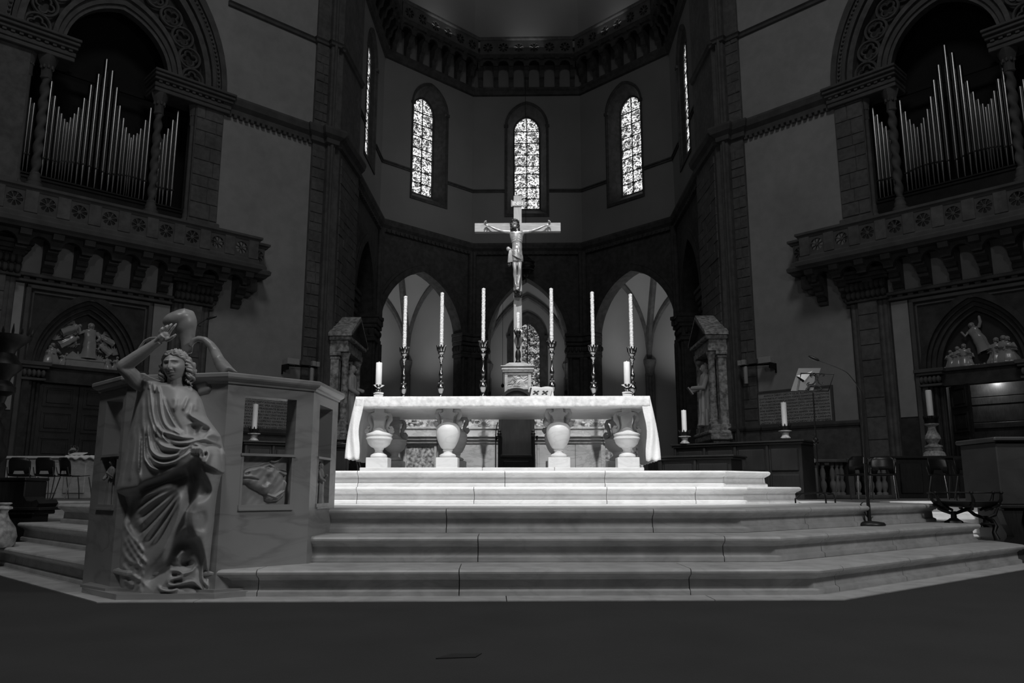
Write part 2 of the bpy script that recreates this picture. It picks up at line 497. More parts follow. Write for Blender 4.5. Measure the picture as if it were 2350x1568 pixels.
tile_apse = None
window_no = [0]
def window(loc, rot, ow=1.22, oz0=16.7, ozs=22.3, ozp=23.8, iw=.76, iz0=17.3, izs=22.3, izp=23.2, depth=.8, mat='glass', zshift=0, rows=None):
    window_no[0] += 1
    w = struct('window_%d' % window_no[0], loc, rot)
    oc = [(-ow, oz0)] + arch_pts(ow, ozs, ozp, 10) + [(ow, oz0)]
    ic = [(-iw, iz0)] + arch_pts(iw, izs, izp, 10) + [(iw, iz0)]
    fr = MB()
    G = [[(a[0], -.02, a[1]), (a[0] + (b[0] - a[0]) * .12, .02, a[1] + (b[1] - a[1]) * .12), (a[0] + (b[0] - a[0]) * .2, .1, a[1] + (b[1] - a[1]) * .2),
          (a[0] + (b[0] - a[0]) * .88, depth - .08, a[1] + (b[1] - a[1]) * .88), (b[0], depth - .08, b[1]), (b[0], depth + .08, b[1])] for a, b in zip(oc, ic)]
    fr.grid(G, True)
    e = .10
    oe = [(-ow - e, oz0 - e)] + arch_pts(ow + e, ozs, ozp + e * 1.1, 10) + [(ow + e, oz0 - e)]
    fr.ring(oe, oc, -.05, .05)
    fr.box(-ow - e, ow + e, -.06, .05, oz0 - e - .05, oz0)
    for sx in (-1, 1): fr.box(sx * (ow + .02) - .13, sx * (ow + .02) + .13, -.09, .03, ozs - .08, ozs + .08)
    fr.build('window_frame', 'stone_dark', w, smooth=25)
    H = izs - iz0
    rows = rows or [0, .132, .272, .448, .549, .698, .849, 1]
    g = .022
    for r0, r1 in zip(rows[:-1], rows[1:]):
        for x0, x1 in ((-iw, 0), (0, iw)):
            MB().box(x0 + g, x1 - g, depth - .02, depth, iz0 + H * r0 + g, iz0 + H * r1 - g).build('pane', mat, w, smooth=0)
    ap = arch_pts(iw - g, izs, izp - g, 10)
    k = len(ap) // 2
    ap[k] = (0, ap[k][1])
    MB().prism([(-g, izs + g)] + [(min(x, -g), max(z, izs + g)) for x, z in ap[:k + 1]], depth - .02, depth).build('pane', mat, w, smooth=0)
    MB().prism([(g, izs + g)] + [(max(x, g), max(z, izs + g)) for x, z in ap[k:][::-1]], depth - .02, depth).build('pane', mat, w, smooth=0)
    MB().box(-.028, .028, depth - .05, depth - .03, iz0, izp).build('mullion_bar', 'lead', w, smooth=0)
    for r in rows: MB().box(-iw, iw, depth - .055, depth - .03, iz0 + H * r - .022, iz0 + H * r + .022).build('saddle_bar', 'lead', w, smooth=0)
    MB().box(-ow, ow, depth + .1, depth + .14, oz0, ozp).build('window_back', 'void', w, smooth=0)
    return w

CH_S, CH_P = 8.6, 13.1
def apse_panel(name, loc, rot, cx, hw, zp, T):
    global tile_apse
    w = struct(name, loc, rot)
    MB().wall_arch(-3.25, 3.25, 0, 14.5, hw, 8.9, zp, 0, T, cx=cx).build('stone_arcade', 'stone_dark', w, smooth=20)
    m = MB()
    A = lambda w_, zs, z_: [(cx + a, b) for a, b in [(-w_, 8.9)] + arch_pts(w_, zs, z_, 12) + [(w_, 8.9)]]
    m.ring(A(hw + .3, 8.9, zp + .38), A(hw, 8.9, zp), -.10, .02)
    m.ring(A(hw + .45, 8.9, zp + .58), A(hw + .31, 8.9, zp + .4), -.05, .02)
    m.build('arch_moulding', 'stone_dark', w, smooth=20)
    m = MB()
    for sx in (-1, 1):
        a, b = sorted((cx + sx * (hw - .05), sx * 3.3))
        for z0, z1, d in ((8.05, 8.25, .16), (8.25, 8.75, .10), (8.75, 8.95, .22), (8.95, 9.25, .30), (9.25, 9.45, .36)):
            m.cbox(a - d * .4, b + d * .1, -d, T, z0, z1, .03)
        for i in range(5): m.ball((a + .05 + i * (b - a - .1) / 4, -.12, 8.55), (.1, .1, .16), 6, 5)
        for i in range(3): m.ball((cx + sx * (hw - .09), .15 + i * .2, 8.55), (.1, .1, .16), 6, 5)
    m.build('impost_capital', 'stone_dark', w, smooth=30)
    m = MB()
    for sx in (-1, 1):
        m.tube([(sx * 3.12, -.06, 0), (sx * 3.12, -.06, 8.05)], .17, 8); m.tube([(sx * 3.12, -.06, 9.4), (sx * 3.12, -.06, 14.3)], .15, 8)
        m.tube([(cx + sx * (hw + .15), -.03, 0), (cx + sx * (hw + .15), -.03, 8.05)], .10, 8)
    m.build('wall_shaft', 'stone_dark', w, smooth=40)
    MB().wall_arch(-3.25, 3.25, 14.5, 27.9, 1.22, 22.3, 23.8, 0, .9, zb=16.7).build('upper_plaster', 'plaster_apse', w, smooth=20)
    m = MB()
    for x0, x1 in ((-3.3, -1.32), (1.32, 3.3)):
        m.box(x0, x1, -.07, .02, 18.07, 18.17); m.box(x0, x1, -.11, .02, 18.17, 18.25)
    m.build('string_course', 'stone_dark', w, smooth=0)
    window(loc, rot, depth=.30 if 'side' in name else .8)
    # gallery on corbels under the vault
    prof = [(0, 24.7), (-.22, 24.75), (-.27, 25.2), (-.42, 25.3), (-.5, 25.7), (-.66, 25.8), (-.72, 26.15), (-.9, 26.25), (-.9, 26.4), (0, 26.4)]
    for i in range(7):
        x = -2.79 + .93 * i
        y = MB().prism(prof, x - .14, x + .14, 'x').build('corbel', 'stone_dark', w, smooth=0)
    m = MB()
    for i in range(6): m.wall_arch(-2.79 + .93 * i, -2.79 + .93 * (i + 1), 25.85, 26.4, .32, 25.9, 26.2, -.78, -.66, n=4, cx=-2.325 + .93 * i)
    m.build('corbel_arches', 'stone_dark', w, smooth=0)
    for i in range(6):
        if tile_apse is None:
            tile_apse = rosette(.93, 1.05, .30).build('rosette_panel', 'stone_mid', w, smooth=0, loc=(-2.325, -.95, 26.95))
        else: again(tile_apse, w, (-2.325 + .93 * i, -.95, 26.95))
    MB().box(-2.8, 2.8, -.82, -.78, 26.4, 27.5).build('parapet_back', 'stone_dark', w, smooth=0)
    return w

PANELS = [('wall_back', (0, 45, 0), 0, 0, 2.33, 12.77, .9), ('wall_back_left', (-5.55, 42.7, 0), PI / 4, -.3, 2.8, 12.5, .65), ('wall_back_right', (5.55, 42.7, 0), -PI / 4, .3, 2.8, 12.5, .65),
          ('wall_side_left', (-7.85, 37.15, 0), PI / 2, 0, 2.3, 12.6, .9), ('wall_side_right', (7.85, 37.15, 0), -PI / 2, 0, 2.3, 12.6, .9)]
for p_ in PANELS: apse_panel(*p_)
# mouldings that run round the whole apse
t = struct('trim_1')
MB().sweep([(0, 14.15), (.10, 14.2), (.12, 14.4), (.24, 14.55), (.30, 14.75), (.30, 14.85), (0, 14.95)], APSE).build('lower_cornice', 'stone_dark', t, smooth=0)
MB().sweep([(0, 24.25), (.14, 24.3), (.18, 24.5), (.26, 24.6), (.26, 24.72), (0, 24.72)], APSE).build('corbel_course', 'stone_dark', t, smooth=0)
MB().sweep([(0, 26.3), (.9, 26.3), (1.0, 26.42), (1.0, 26.5), (0, 26.5)], APSE).build('gallery_slab', 'stone_dark', t, smooth=0)
MB().sweep([(.8, 27.42), (.98, 27.42), (1.02, 27.5), (1.02, 27.62), (.8, 27.62)], APSE).build('parapet_rail', 'stone', t, smooth=0)
m = MB()
for (a, b) in zip(APSE[:-1], APSE[1:]):
    a, b = Vector(a), Vector(b); d = (b - a); L_ = d.length; d.normalize(); n_ = Vector((d.y, -d.x))
    for i in range(int(L_ / .3)):
        q = a + d * (.15 + .3 * i) + n_ * .1
        m.obox((q.x, q.y, 14.28), (.14, .14, .16), math.atan2(d.y, d.x))
o = m.build('dentil_row', 'stone_dark', t, smooth=0); o['kind'] = 'stuff'

# half dome over the apse: one gore above each side
ceil = struct('ceiling')
cz = Vector((0, 37.4))
for (a, b) in zip(APSE[:-1], APSE[1:]):
    a, b = Vector(a), Vector(b)
    G = []
    for i in range(15):
        g = PI / 2 * i / 14
        k = math.cos(g) ** .85 * .992 if i < 14 else 0.004
        q0, q1 = cz + (a - cz) * k, cz + (b - cz) * k
        z = 27.4 + 13.5 * math.sin(g)
        G.append([(q0.x + (q1.x - q0.x) * j / 4, q0.y + (q1.y - q0.y) * j / 4, z) for j in range(5)])
    MB().grid(G).build('vault_gore', 'vault', ceil, smooth=60)

# ================================================================ chapels behind the arches
def chapel(name, loc, rot, power, win=False, CH_HW=3.3, CH_D=6.2):
    w = struct(name, loc, rot)
    hw, d0, d1 = CH_HW, .9, CH_D
    yc, hy = (d0 + d1) / 2, (d1 - d0) / 2
    fx = lambda x: arch_h(x, hw, CH_S, CH_P)
    fy = lambda y: arch_h((y - yc) / hy * hw, hw, CH_S, CH_P)
    N_ = 28
    dome = lambda x, y: 3.4 * (1 - (x / hw) ** 2) * (1 - ((y - yc) / hy) ** 2)
    G = [[(-hw + 2 * hw * i / N_, d0 + 2 * hy * j / N_, max(fx(-hw + 2 * hw * i / N_), fy(d0 + 2 * hy * j / N_)) + .02 + dome(-hw + 2 * hw * i / N_, d0 + 2 * hy * j / N_)) for j in range(N_ + 1)] for i in range(N_ + 1)]
    MB().grid(G).build('groin_vault', 'vault', w, smooth=30)
    m = MB()
    for sx in (-1, 1): m.box(min(sx * hw, sx * (hw + .3)), max(sx * hw, sx * (hw + .3)), d0, d1, 0, CH_P + .2)
    if win: m.wall_arch(-hw - .3, hw + .3, 0, CH_P + .3, 1.2, 10.4, 12.0, d1, d1 + .5, zb=3.5)
    else: m.box(-hw - .3, hw + .3, d1, d1 + .3, 0, CH_P + .3)
    m.build('chapel_walls', 'vault', w, smooth=20)
    m = MB()
    n = 20
    for sx in (-1, 1):   # ribs: wall arches and diagonals
        m.tube([(sx * (hw - .04), d0 + 2 * hy * i / n, fy(d0 + 2 * hy * i / n) - .04) for i in range(n + 1)], .16, 6)
        m.tube([(sx * (-hw + 2 * hw * i / n), d0 + 2 * hy * i / n, fx(-hw + 2 * hw * i / n) - .05 + dome(-hw + 2 * hw * i / n, d0 + 2 * hy * i / n)) for i in range(n + 1)], .19, 6)
    m.tube([(-hw + 2 * hw * i / n, d1 - .05, fx(-hw + 2 * hw * i / n) - .04) for i in range(n + 1)], .16, 6)
    m.build('vault_ribs', 'stone', w, smooth=40)
    for sx in (-1, 1):
        x, y = sx * (hw - .12), d1 - .12
        m = MB().tube([(x, y, 0), (x, y, 7.7)], .24, 10)
        m.tube([(x - sx * .25, y, 0), (x - sx * .25, y, 7.7)], .11, 8).tube([(x, y - .25, 0), (x, y - .25, 7.7)], .11, 8)
        m.lathe([(.3, 7.6), (.34, 7.7), (.3, 7.8), (.34, 8.1), (.46, 8.4), (.48, 8.6), (.4, 8.65)], 10, (x, y, 0))
        m.build('corner_column', 'stone', w, smooth=35)
    p_l = Matrix.Rotation(rot, 3, 'Z') @ Vector((0, 3.2, 5.2)) + Vector(loc)
    light(name + '_lamp', 'AREA', p_l, p_l + Vector((0, .01, 9)), power, 1.6, spread=118)
    return w
chapel('wall_chapel_back', (0, 45, 0), 0, 46, True, 2.8, 5.7)
chapel('wall_chapel_left', (-5.55, 42.7, 0), PI / 4, 62)
chapel('wall_chapel_right', (5.55, 42.7, 0), -PI / 4, 66)
window((0, 50.7, 0), 0, 1.2, 3.5, 10.4, 12.0, .80, 4.0, 10.2, 11.4, .35, 'glass_dim', rows=[0, .12, .24, .36, .48, .6, .72, .86, 1])
for nm, x in (('wall_bay_left', -1), ('wall_bay_right', 1)):
    MB().box(x * 9.6 - .2, x * 9.6 + .2, 33, 41, 0, 13).build(nm, 'stone_dark', kind='structure', smooth=0)

# ================================================================ diagonal walls with organ bay and portal
C_WALL = 38.0
S0 = 19.3
def figure(h, arms, fold=9, seed=0, lean=(0, 0), hair=True, n=18, kneel=False, flat=.7, wing=False):
    """draped standing (or kneeling) figure of height h, base at z = 0; arms = two lists of joints in units of h"""
    rnd = random.Random(seed)
    m = MB()
    ph = rnd.random() * 6
    if kneel:
        rows = [(0, .24, .24), (.06, .25, .25), (.12, .24, .24), (.2, .22, .21), (.28, .19, .18), (.36, .17, .15), (.44, .16, .14), (.52, .16, .13), (.64, .17, .12), (.72, .13, .1), (.755, .045, .045), (.80, .045, .045)]
        hz = .885
    else:
        rows = [(0, .18, .15), (.04, .175, .14), (.12, .16, .13), (.2, .15, .12), (.3, .15, .125), (.38, .15, .12), (.46, .15, .12), (.52, .145, .115), (.60, .125, .10), (.65, .135, .10), (.70, .145, .10), (.785, .15, .09), (.83, .11, .075), (.855, .042, .042), (.89, .042, .042)]
        hz = .935
    G = []
    for i in range(n):
        a = 2 * PI * i / n
        row = []
        for k, (z, rx, ry) in enumerate(rows):
            fo = 1 + ((.17 - .10 * z) if z < .62 else .09 if z < .80 else 0) * math.cos(fold * a + ph + 3.5 * z * math.sin(a) + 2 * z) + (.05 * math.sin(26 * z + 3 * math.cos(a) + ph) if .3 < z < .75 else 0)
            sw = lean[0] * z * z + .03 * math.sin(4 * z + ph) * (0 if z > .8 else 1) * z
            row.append(((rx * math.cos(a) * fo + sw) * h, (ry * math.sin(a) * fo + lean[1] * z) * h * flat, z * h))
        G.append(row)
    m.grid(G, True)
    hx, hy = lean[0] * hz * hz * h, lean[1] * hz * h * flat
    m.ball((hx, hy - .01 * h, hz * h), (.055 * h, .065 * h, .075 * h), 10, 8)
    m.ball((hx, hy - .07 * h, (hz - .008) * h), (.012 * h, .018 * h, .02 * h), 6, 5)
    if hair:
        for i in range(9):
            a = PI * i / 8
            m.ball((hx + .055 * h * math.cos(a), hy + .012 * h, (hz + .012 + .062 * math.sin(a)) * h), .026 * h, 6, 5)
        for sx in (-1, 1): m.ball((hx + sx * .052 * h, hy + .015 * h, (hz - .045) * h), (.022 * h, .03 * h, .045 * h), 6, 5)
    for A in arms:
        P = [Vector((x * h, y * h * flat, z * h)) for x, y, z in A]
        k = len(P)
        m.tube(P, [(.05, .044, .034, .024)[min(i, 3)] * h for i in range(k)], 7)
        m.ball(P[-1], .028 * h, 6, 5)
    if wing:
        for sx in (-1, 1):
            for j in range(4):
                m.tube([(sx * .10 * h, .06 * h, .76 * h), (sx * (.26 - .02 * j) * h, .08 * h, (.8 - .05 * j) * h), (sx * (.34 - .05 * j) * h, .08 * h, (.62 - .1 * j) * h)], [.03 * h, .04 * h, .01 * h], 5)
    return m

def side_wall(sg, name):
    """sg = +1 left wall, -1 right wall; xm grows towards the apse on both"""
    c = S0 / R2
    loc, rot = (-sg * c, C_WALL - c, 0), sg * PI / 4
    def B(m, nm, mat, par, smooth=0, kind=None):
        m.v = [(sg * x, y, z) for x, y, z in m.v]
        o = m.build(nm, mat, par, smooth=smooth)
        if kind: o['kind'] = kind
        return o
    w = struct(name, loc, rot)
    DZ = 2.58 if sg > 0 else 2.77     # height of the dado moulding
    # plain plaster fields
    B(MB().box(3.62, 7.4, 0, .5, DZ + .05, 24).box(-14, -3.62, 0, .5, DZ + .05, 24), 'plaster_field', 'plaster', w)
    B(MB().box(3.62, 7.4, 0, .5, 0, DZ + .05).box(-14, -3.62, 0, .5, 0, DZ + .05), 'stone_dado', 'stone', w)
    B(MB().wall_arch(-3.62, 3.62, 14.2, 24, 3.6, 14.84, 20.4, 0, .5), 'spandrel_plaster', 'plaster', w, 20)
    # bay behind the balcony
    PC = -.15
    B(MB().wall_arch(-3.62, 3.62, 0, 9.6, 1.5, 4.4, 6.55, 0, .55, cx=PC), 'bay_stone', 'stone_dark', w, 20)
    B(MB().box(1.74, 2.26, -.03, .1, 2.95, 6.75).box(-2.6, -2.05, -.03, .1, 2.95, 6.75), 'plaster_strip', 'plaster', w)
    B(MB().box(-4, 3.62, -.02, .1, 7.05, 8.2), 'plaster_band', 'plaster', w)
    m = MB().cbox(-4.2, 3.7, -.16, 0, 6.78, 6.88, .02).cbox(-4.2, 3.7, -.24, 0, 6.95, 7.06, .02)
    for i in range(24): m.cbox(-4.1 + i * .33, -3.93 + i * .33, -.13, 0, 6.86, 6.97, .01)
    B(m, 'dentil_course', 'stone_mid', w, 0)
    # mouldings on the plain field
    for nm, z, prof in (('string_course', 14.2, [(0, 0), (.12, .05), (.14, .22), (.28, .36), (.34, .56), (.34, .64), (0, .70)]),
                        ('upper_string', 18.5, [(0, 0), (.08, .03), (.1, .12), (.16, .18), (0, .22)]),
                        ('dado_moulding', DZ, [(0, 0), (.06, .02), (.1, .1), (.1, .16), (0, .2)])):
        m = MB().sweep([(a, b + z) for a, b in prof], [(3.5, 0), (7.3, 0)])
        if nm == 'string_course':
            for i in range(16): m.cbox(3.75 + i * .22, 3.87 + i * .22, -.13, 0, z - .08, z + .06, .01)
        B(m, nm, 'stone_mid', w)
    # pier towards the apse
    P = [(7.22, 0), (7.22, -.12), (7.78, -.12), (7.78, -.32), (8.10, -.32), (8.10, -.14), (8.42, -.14), (8.62, 0.06)]
    wl = Matrix.Rotation(-rot, 3, 'Z')
    def loc2(X, Y):
        q = wl @ Vector((X - loc[0], Y - loc[1], 0)); return (sg * q.x, q.y)
    inner = [loc2(-sg * 7.45, 33.2), loc2(-sg * 9.4, 33.2)]
    m = MB().prism(P + inner + [(7.22, 1.2)], 0, 30, 'z')
    B(m, 'pier_core', 'stone', w)
    m = MB()
    for z, prof in ((14.2, [(0, 0), (.12, .05), (.14, .22), (.28, .36), (.34, .56), (.34, .64), (0, .70)]), (18.5, [(0, 0), (.08, .03), (.1, .12), (.16, .18), (0, .22)]),
                    (DZ, [(0, 0), (.06, .02), (.1, .1), (.1, .16), (0, .2)])):
        m.sweep([(a, b + z) for a, b in prof], P + inner[:1])
    B(m, 'pier_moulding', 'stone_mid', w)
    m = MB().tube([(7.94, -.36, 0), (7.94, -.36, 14.2)], .07, 8).tube([(7.94, -.36, 14.9), (7.94, -.36, 30)], .07, 8)
    B(m, 'pier_colonette', 'stone_mid', w, 40)
    rnd = random.Random(11 + sg)
    z = 3.15
    while z < 18.4:
        hgt = rnd.uniform(.34, .52)
        if not (14.0 < z + hgt and z < 14.95):
            cut = 7.22 + rnd.choice((.2, .3, .38, .56))
            for x0, x1 in ((7.22, cut), (cut, 7.78)):
                if x1 - x0 < .05: continue
                pr = rnd.uniform(.135, .165)
                B(MB().cbox(x0 + .012, x1 - .012, -pr, -.08, z + .012, z + hgt - .012, .015), 'stone_block', 'ashlar', w)
        z += hgt
    # brick courses on the pier's inner face
    d = Vector((inner[0][0] - P[-1][0], inner[0][1] - P[-1][1])); Ld = d.length; d.normalize()
    nx = Vector((d.y, -d.x)); 
    z = 3.2
    k = 0
    while z < 13.9:
        h_ = .36
        off = .25 if k % 2 else 0
        x = -off
        while x < Ld - .1:
            x0, x1 = max(x, 0.02), min(x + .72, Ld - .02)
            if x1 - x0 > .12:
                q = Vector(P[-1]) + d * (x0 + x1) / 2
                mm = MB().obox((q.x + nx.x * .0, q.y + nx.y * .0, z + h_ / 2), (x1 - x0 - .02, .05 + rnd.uniform(0, .05), h_ - .02), math.atan2(d.y, d.x))
                B(mm, 'stone_block', 'ashlar' if rnd.random() < .5 else 'stone', w)
            x += .72
        z += h_; k += 1
    # organ bay: pilasters, entablatures, arch with tracery
    for s_ in (1, -1):
        m = MB().box(min(s_ * 2.6, s_ * 3.62), max(s_ * 2.6, s_ * 3.62), -.05, .6, 9.6, 14.25)
        m.cbox(min(s_ * 2.55, s_ * 3.7), max(s_ * 2.55, s_ * 3.7), -.14, .5, 9.6, 9.95, .03)
        B(m, 'bay_pilaster', 'stone', w)
        if s_ > 0:
            z = 10.0
            while z < 14.1:
                hg = rnd.uniform(.4, .6); hg = min(hg, 14.2 - z)
                cut = 2.62 + rnd.uniform(.3, .75)
                for x0, x1 in ((2.62, cut), (cut, 3.6)): B(MB().cbox(x0 + .01, x1 - .01, -.085, -.03, z + .01, z + hg - .01, .012), 'stone_block', 'ashlar', w)
                z += hg
        cxo = {1: (1.38, -2.10), -1: (1.70, -1.86)}[sg][0 if s_ > 0 else 1]
        ie = min(1.45, abs(cxo) - .24)
        a, b = (ie, 3.75) if s_ > 0 else (-3.75, -ie)
        m = MB()
        for z0, z1, e in ((14.15, 14.3, .10), (14.3, 14.45, .14), (14.52, 14.64, .22), (14.64, 14.76, .30), (14.76, 14.86, .36)): m.cbox(a - e * .4, b + e * .4, -.1 - e, .7, z0, z1, .02)
        m.box(a, b, -.12, .7, 14.3, 14.6)
        for i in range(10): m.cbox(a + .05 + i * .23, a + .17 + i * .23, -.28, 0, 14.44, 14.54, .01)
        B(m, 'entablature', 'stone_mid', w, 0)
        for xc, r, rec in ((cxo, .125, .05), (s_ * 2.56, .07, .1)):
            prof = [(r, z / 40) for z in range(0, 133)]
            m = MB()
            m.lathe([(r, 10.25 + 3.15 * i / 90) for i in range(91)], 18, (xc, rec, 0), twist=(.22, 2, 13)) if r > .1 else m.lathe([(r, 10.2), (r, 13.5)], 10, (xc, rec, 0))
            m.lathe([(r * 2.1, 9.6), (r * 2.1, 9.9), (r * 1.5, 9.95), (r * 1.55, 10.05), (r * 1.2, 10.15), (r * 1.3, 10.22), (r, 10.28)], 14, (xc, rec, 0))
            m.lathe([(r, 13.38), (r * 1.25, 13.42), (r * 1.1, 13.5), (r * 1.2, 13.75), (r * 2.0, 14.05), (r * 2.1, 14.15), (r * 1.3, 14.18)], 12, (xc, rec, 0), twist=(.12, 8, 0))
            for i in range(8):
                g = 2 * PI * i / 8
                m.ball((xc + r * 1.3 * math.cos(g), rec + r * 1.3 * math.sin(g), 13.78), (r * .4, r * .4, r * .6), 6, 4)
            B(m, 'twisted_column' if r > .1 else 'slender_column', 'stone_mid', w, 40)
    A = lambda hw, zp: arch_pts(hw, 14.84, zp, 14)
    for hw0, hw1, p0, p1, y0, y1, mat in ((3.62, 3.42, 20.4, 20.0, -.18, .3, 'stone_mid'), (3.42, 3.28, 20.0, 19.75, -.08, .3, 'stone'), (3.25, 3.12, 19.7, 19.5, -.12, .3, 'stone_mid'), (3.1, 2.9, 19.45, 19.15, .0, .45, 'stone'),
                                          (2.08, 1.94, 17.45, 17.25, .05, .5, 'stone'), (1.94, 1.78, 17.25, 17.0, .15, .5, 'stone_mid'), (1.78, 1.66, 17.0, 16.85, .22, .5, 'stone')):
        B(MB().ring(A(hw0, p0), A(hw1, p1), y0, y1), 'arch_moulding', mat, w, 30)
    m = MB()
    q = arch_pts(3.34, 14.84, 19.85, 40)
    for i in range(0, len(q)): m.ball((q[i][0], -.10, q[i][1]), (.05, .06, .05), 5, 4)
    o = B(m, 'bead_moulding', 'stone_mid', w, 60, 'stuff')
    q = arch_pts(2.50, 14.84, 18.3, 60)
    ln = [0]
    for a, b in zip(q[:-1], q[1:]): ln.append(ln[-1] + math.dist(a, b))
    cnt = 12
    for i in range(cnt):
        t_ = ln[-1] * (i + .5) / cnt
        k = max(j for j in range(len(ln)) if ln[j] <= t_); k = min(k, len(q) - 2)
        f_ = (t_ - ln[k]) / (ln[k + 1] - ln[k])
        cx, cz_ = q[k][0] + (q[k + 1][0] - q[k][0]) * f_, q[k][1] + (q[k + 1][1] - q[k][1]) * f_
        ang = math.atan2(q[k + 1][1] - q[k][1], q[k + 1][0] - q[k][0])
        m = MB()
        m.tube([(cx + .37 * math.cos(2 * PI * j / 20), .2, cz_ + .37 * math.sin(2 * PI * j / 20)) for j in range(20)], .055, 6, True)
        lob = []
        for j in range(40):
            g = 2 * PI * j / 40
            r = .17 + .105 * abs(math.cos(2 * g))
            lob.append((cx + r * math.cos(g + ang), .24, cz_ + r * math.sin(g + ang)))
        m.tube(lob, .045, 5, True)
        B(m, 'quatrefoil', 'stone_mid', w, 50)
    qa, qb = arch_pts(2.9, 14.84, 19.15, 14), arch_pts(2.08, 14.84, 17.45, 14)
    B(MB().ring(qa, qb, .34, .40), 'tracery_ground', 'stone_dark', w, 30)
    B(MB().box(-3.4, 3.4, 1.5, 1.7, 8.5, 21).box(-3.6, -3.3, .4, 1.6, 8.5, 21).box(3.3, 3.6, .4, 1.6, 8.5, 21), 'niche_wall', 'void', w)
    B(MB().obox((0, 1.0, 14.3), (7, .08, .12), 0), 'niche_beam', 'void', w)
    # lower pilaster with its capital
    for s_ in (1, -1):
        a, b = sorted((s_ * 2.30, s_ * 3.54))
        m = MB().box(a + .3, b - .3, -.30, .1, 0, 7.0)
        for x in (a + .1, a + .24, b - .24, b - .1): m.tube([(x, -.14, 0), (x, -.14, 7.0)], .09, 8)
        m.box(a, b, -.10, .1, 0, 7.0)
        B(m, 'clustered_pilaster', 'stone', w, 40)
        z = .6
        while z < 6.6:
            hg = rnd.uniform(.5, .75)
            B(MB().cbox(a + .31, b - .31, -.335, -.28, z + .012, z + hg - .012, .012), 'stone_block', 'ashlar', w); z += hg
        m = MB()
        for z0, z1, e in ((6.85, 6.95, .06), (7.55, 7.65, .16), (7.65, 7.8, .22), (7.8, 7.92, .28)): m.cbox(a - e, b + e, -.32 - e, .1, z0, z1, .02)
        m.box(a, b, -.32, .1, 6.9, 7.6)
        for row in range(2):
            for i in range(8): m.ball((a + .05 + i * (b - a - .1) / 7, -.36 - row * .06, 7.1 + row * .28), (.10, .1, .16), 6, 5)
        B(m, 'leaf_capital', 'stone_dark', w, 40)
    # portal
    m = MB()
    Aq = lambda hw, zp: [(PC - hw, 0)] + [(PC + x, z) for x, z in arch_pts(hw, 4.4, zp, 14)] + [(PC + hw, 0)]
    m.ring(Aq(1.66, 6.78), Aq(1.5, 6.55), -.06, .1)
    m.ring(Aq(1.5, 6.55), Aq(1.4, 6.42), .06, .5)
    m.ring(Aq(1.4, 6.42), Aq(1.27, 6.28), .16, .5)
    m.ring(Aq(1.27, 6.28), Aq(1.13, 6.14), .26, .5)
    for s_ in (-1, 1):
        for x, y in ((1.45, .05), (1.33, .13), (1.2, .22)):
            m.tube([(PC + s_ * x, y, 0), (PC + s_ * x, y, 4.0)], .05, 8)
    B(m, 'portal_surround', 'stone_dark', w, 30)
    m = MB()
    for s_ in (-1, 1):
        a, b = sorted((PC + s_ * 1.10, PC + s_ * 1.72))
        for z0, z1, e in ((3.86, 3.94, .03), (4.22, 4.3, .08), (4.3, 4.42, .13)): m.cbox(a - e, b + e, -.08 - e, .5, z0, z1, .015)
        for i in range(5): m.ball((a + .06 + i * .125, -.06 + i * .0, 4.08), (.075, .1, .12), 6, 5)
    B(m, 'portal_capital', 'stone_mid', w, 40)
    B(MB().box(PC - 1.14, PC + 1.14, .12, .5, 3.86, 4.3).cbox(PC - 1.14, PC + 1.14, .04, .5, 4.3, 4.42, .02), 'lintel', 'stone_dark', w)
    m = MB()
    for (x0, x1, z0, z1) in ((-2.0, -1.86, 0, 6.75), (1.56, 1.70, 0, 6.75), (-2.0, 1.70, 6.62, 6.75)): m.cbox(x0, x1, -.1, .05, z0, z1, .02)
    for (x0, x1, z0, z1) in ((-1.82, -1.76, 0, 6.56), (1.46, 1.52, 0, 6.56), (-1.82, 1.52, 6.5, 6.56)): m.cbox(x0, x1, -.05, .05, z0, z1, .01)
    B(m, 'portal_frame', 'stone_mid', w)
    return w, B, loc, rot, PC

WALLS = {}
for sg, nm in ((1, 'wall_left'), (-1, 'wall_right')): WALLS[sg] = side_wall(sg, nm)
# ================================================================ organs, balconies, portals, plaques on the two diagonal walls
PIPES = {1: [(-2.79, 13.68), (-2.66, 13.24), (-2.52, 12.95), (-2.4, 12.74), (-2.29, 12.6), (-1.88, 13.5), (-1.74, 13.04), (-1.6, 12.72), (-1.5, 12.52), (-1.4, 12.37), (-1.32, 12.28), (-1.24, 12.47), (-1.14, 12.64), (-1.04, 12.89), (-0.9, 13.27), (-0.74, 13.8), (-0.55, 14.26), (-0.35, 14.88), (-0.14, 14.54), (0.05, 14.0), (0.2, 13.39), (0.35, 12.99), (0.46, 12.69), (0.57, 12.51), (0.64, 12.38), (0.71, 12.5), (0.82, 12.59), (0.92, 12.8), (1.05, 13.16), (1.19, 13.66), (1.6, 12.68), (1.71, 12.86), (1.82, 13.1), (1.96, 13.47), (2.11, 13.89)],
         -1: [(2.4, 13.96), (2.27, 13.54), (2.14, 13.22), (2.02, 13.02), (1.91, 12.86), (1.49, 13.78), (1.35, 13.32), (1.23, 12.99), (1.12, 12.79), (1.02, 12.64), (0.89, 12.73), (0.8, 12.9), (0.66, 13.16), (0.52, 13.56), (0.37, 14.1), (0.18, 14.57), (-0.06, 15.19), (-0.26, 14.83), (-0.45, 14.3), (-0.61, 13.68), (-0.74, 13.25), (-0.86, 12.95), (-0.97, 12.75), (-1.04, 12.61), (-1.12, 12.68), (-1.22, 12.83), (-1.32, 13.06), (-1.47, 13.41), (-1.63, 13.95), (-2.03, 12.94), (-2.13, 13.13), (-2.27, 13.36), (-2.4, 13.7), (-2.55, 14.16)]}
tile_balcony = None
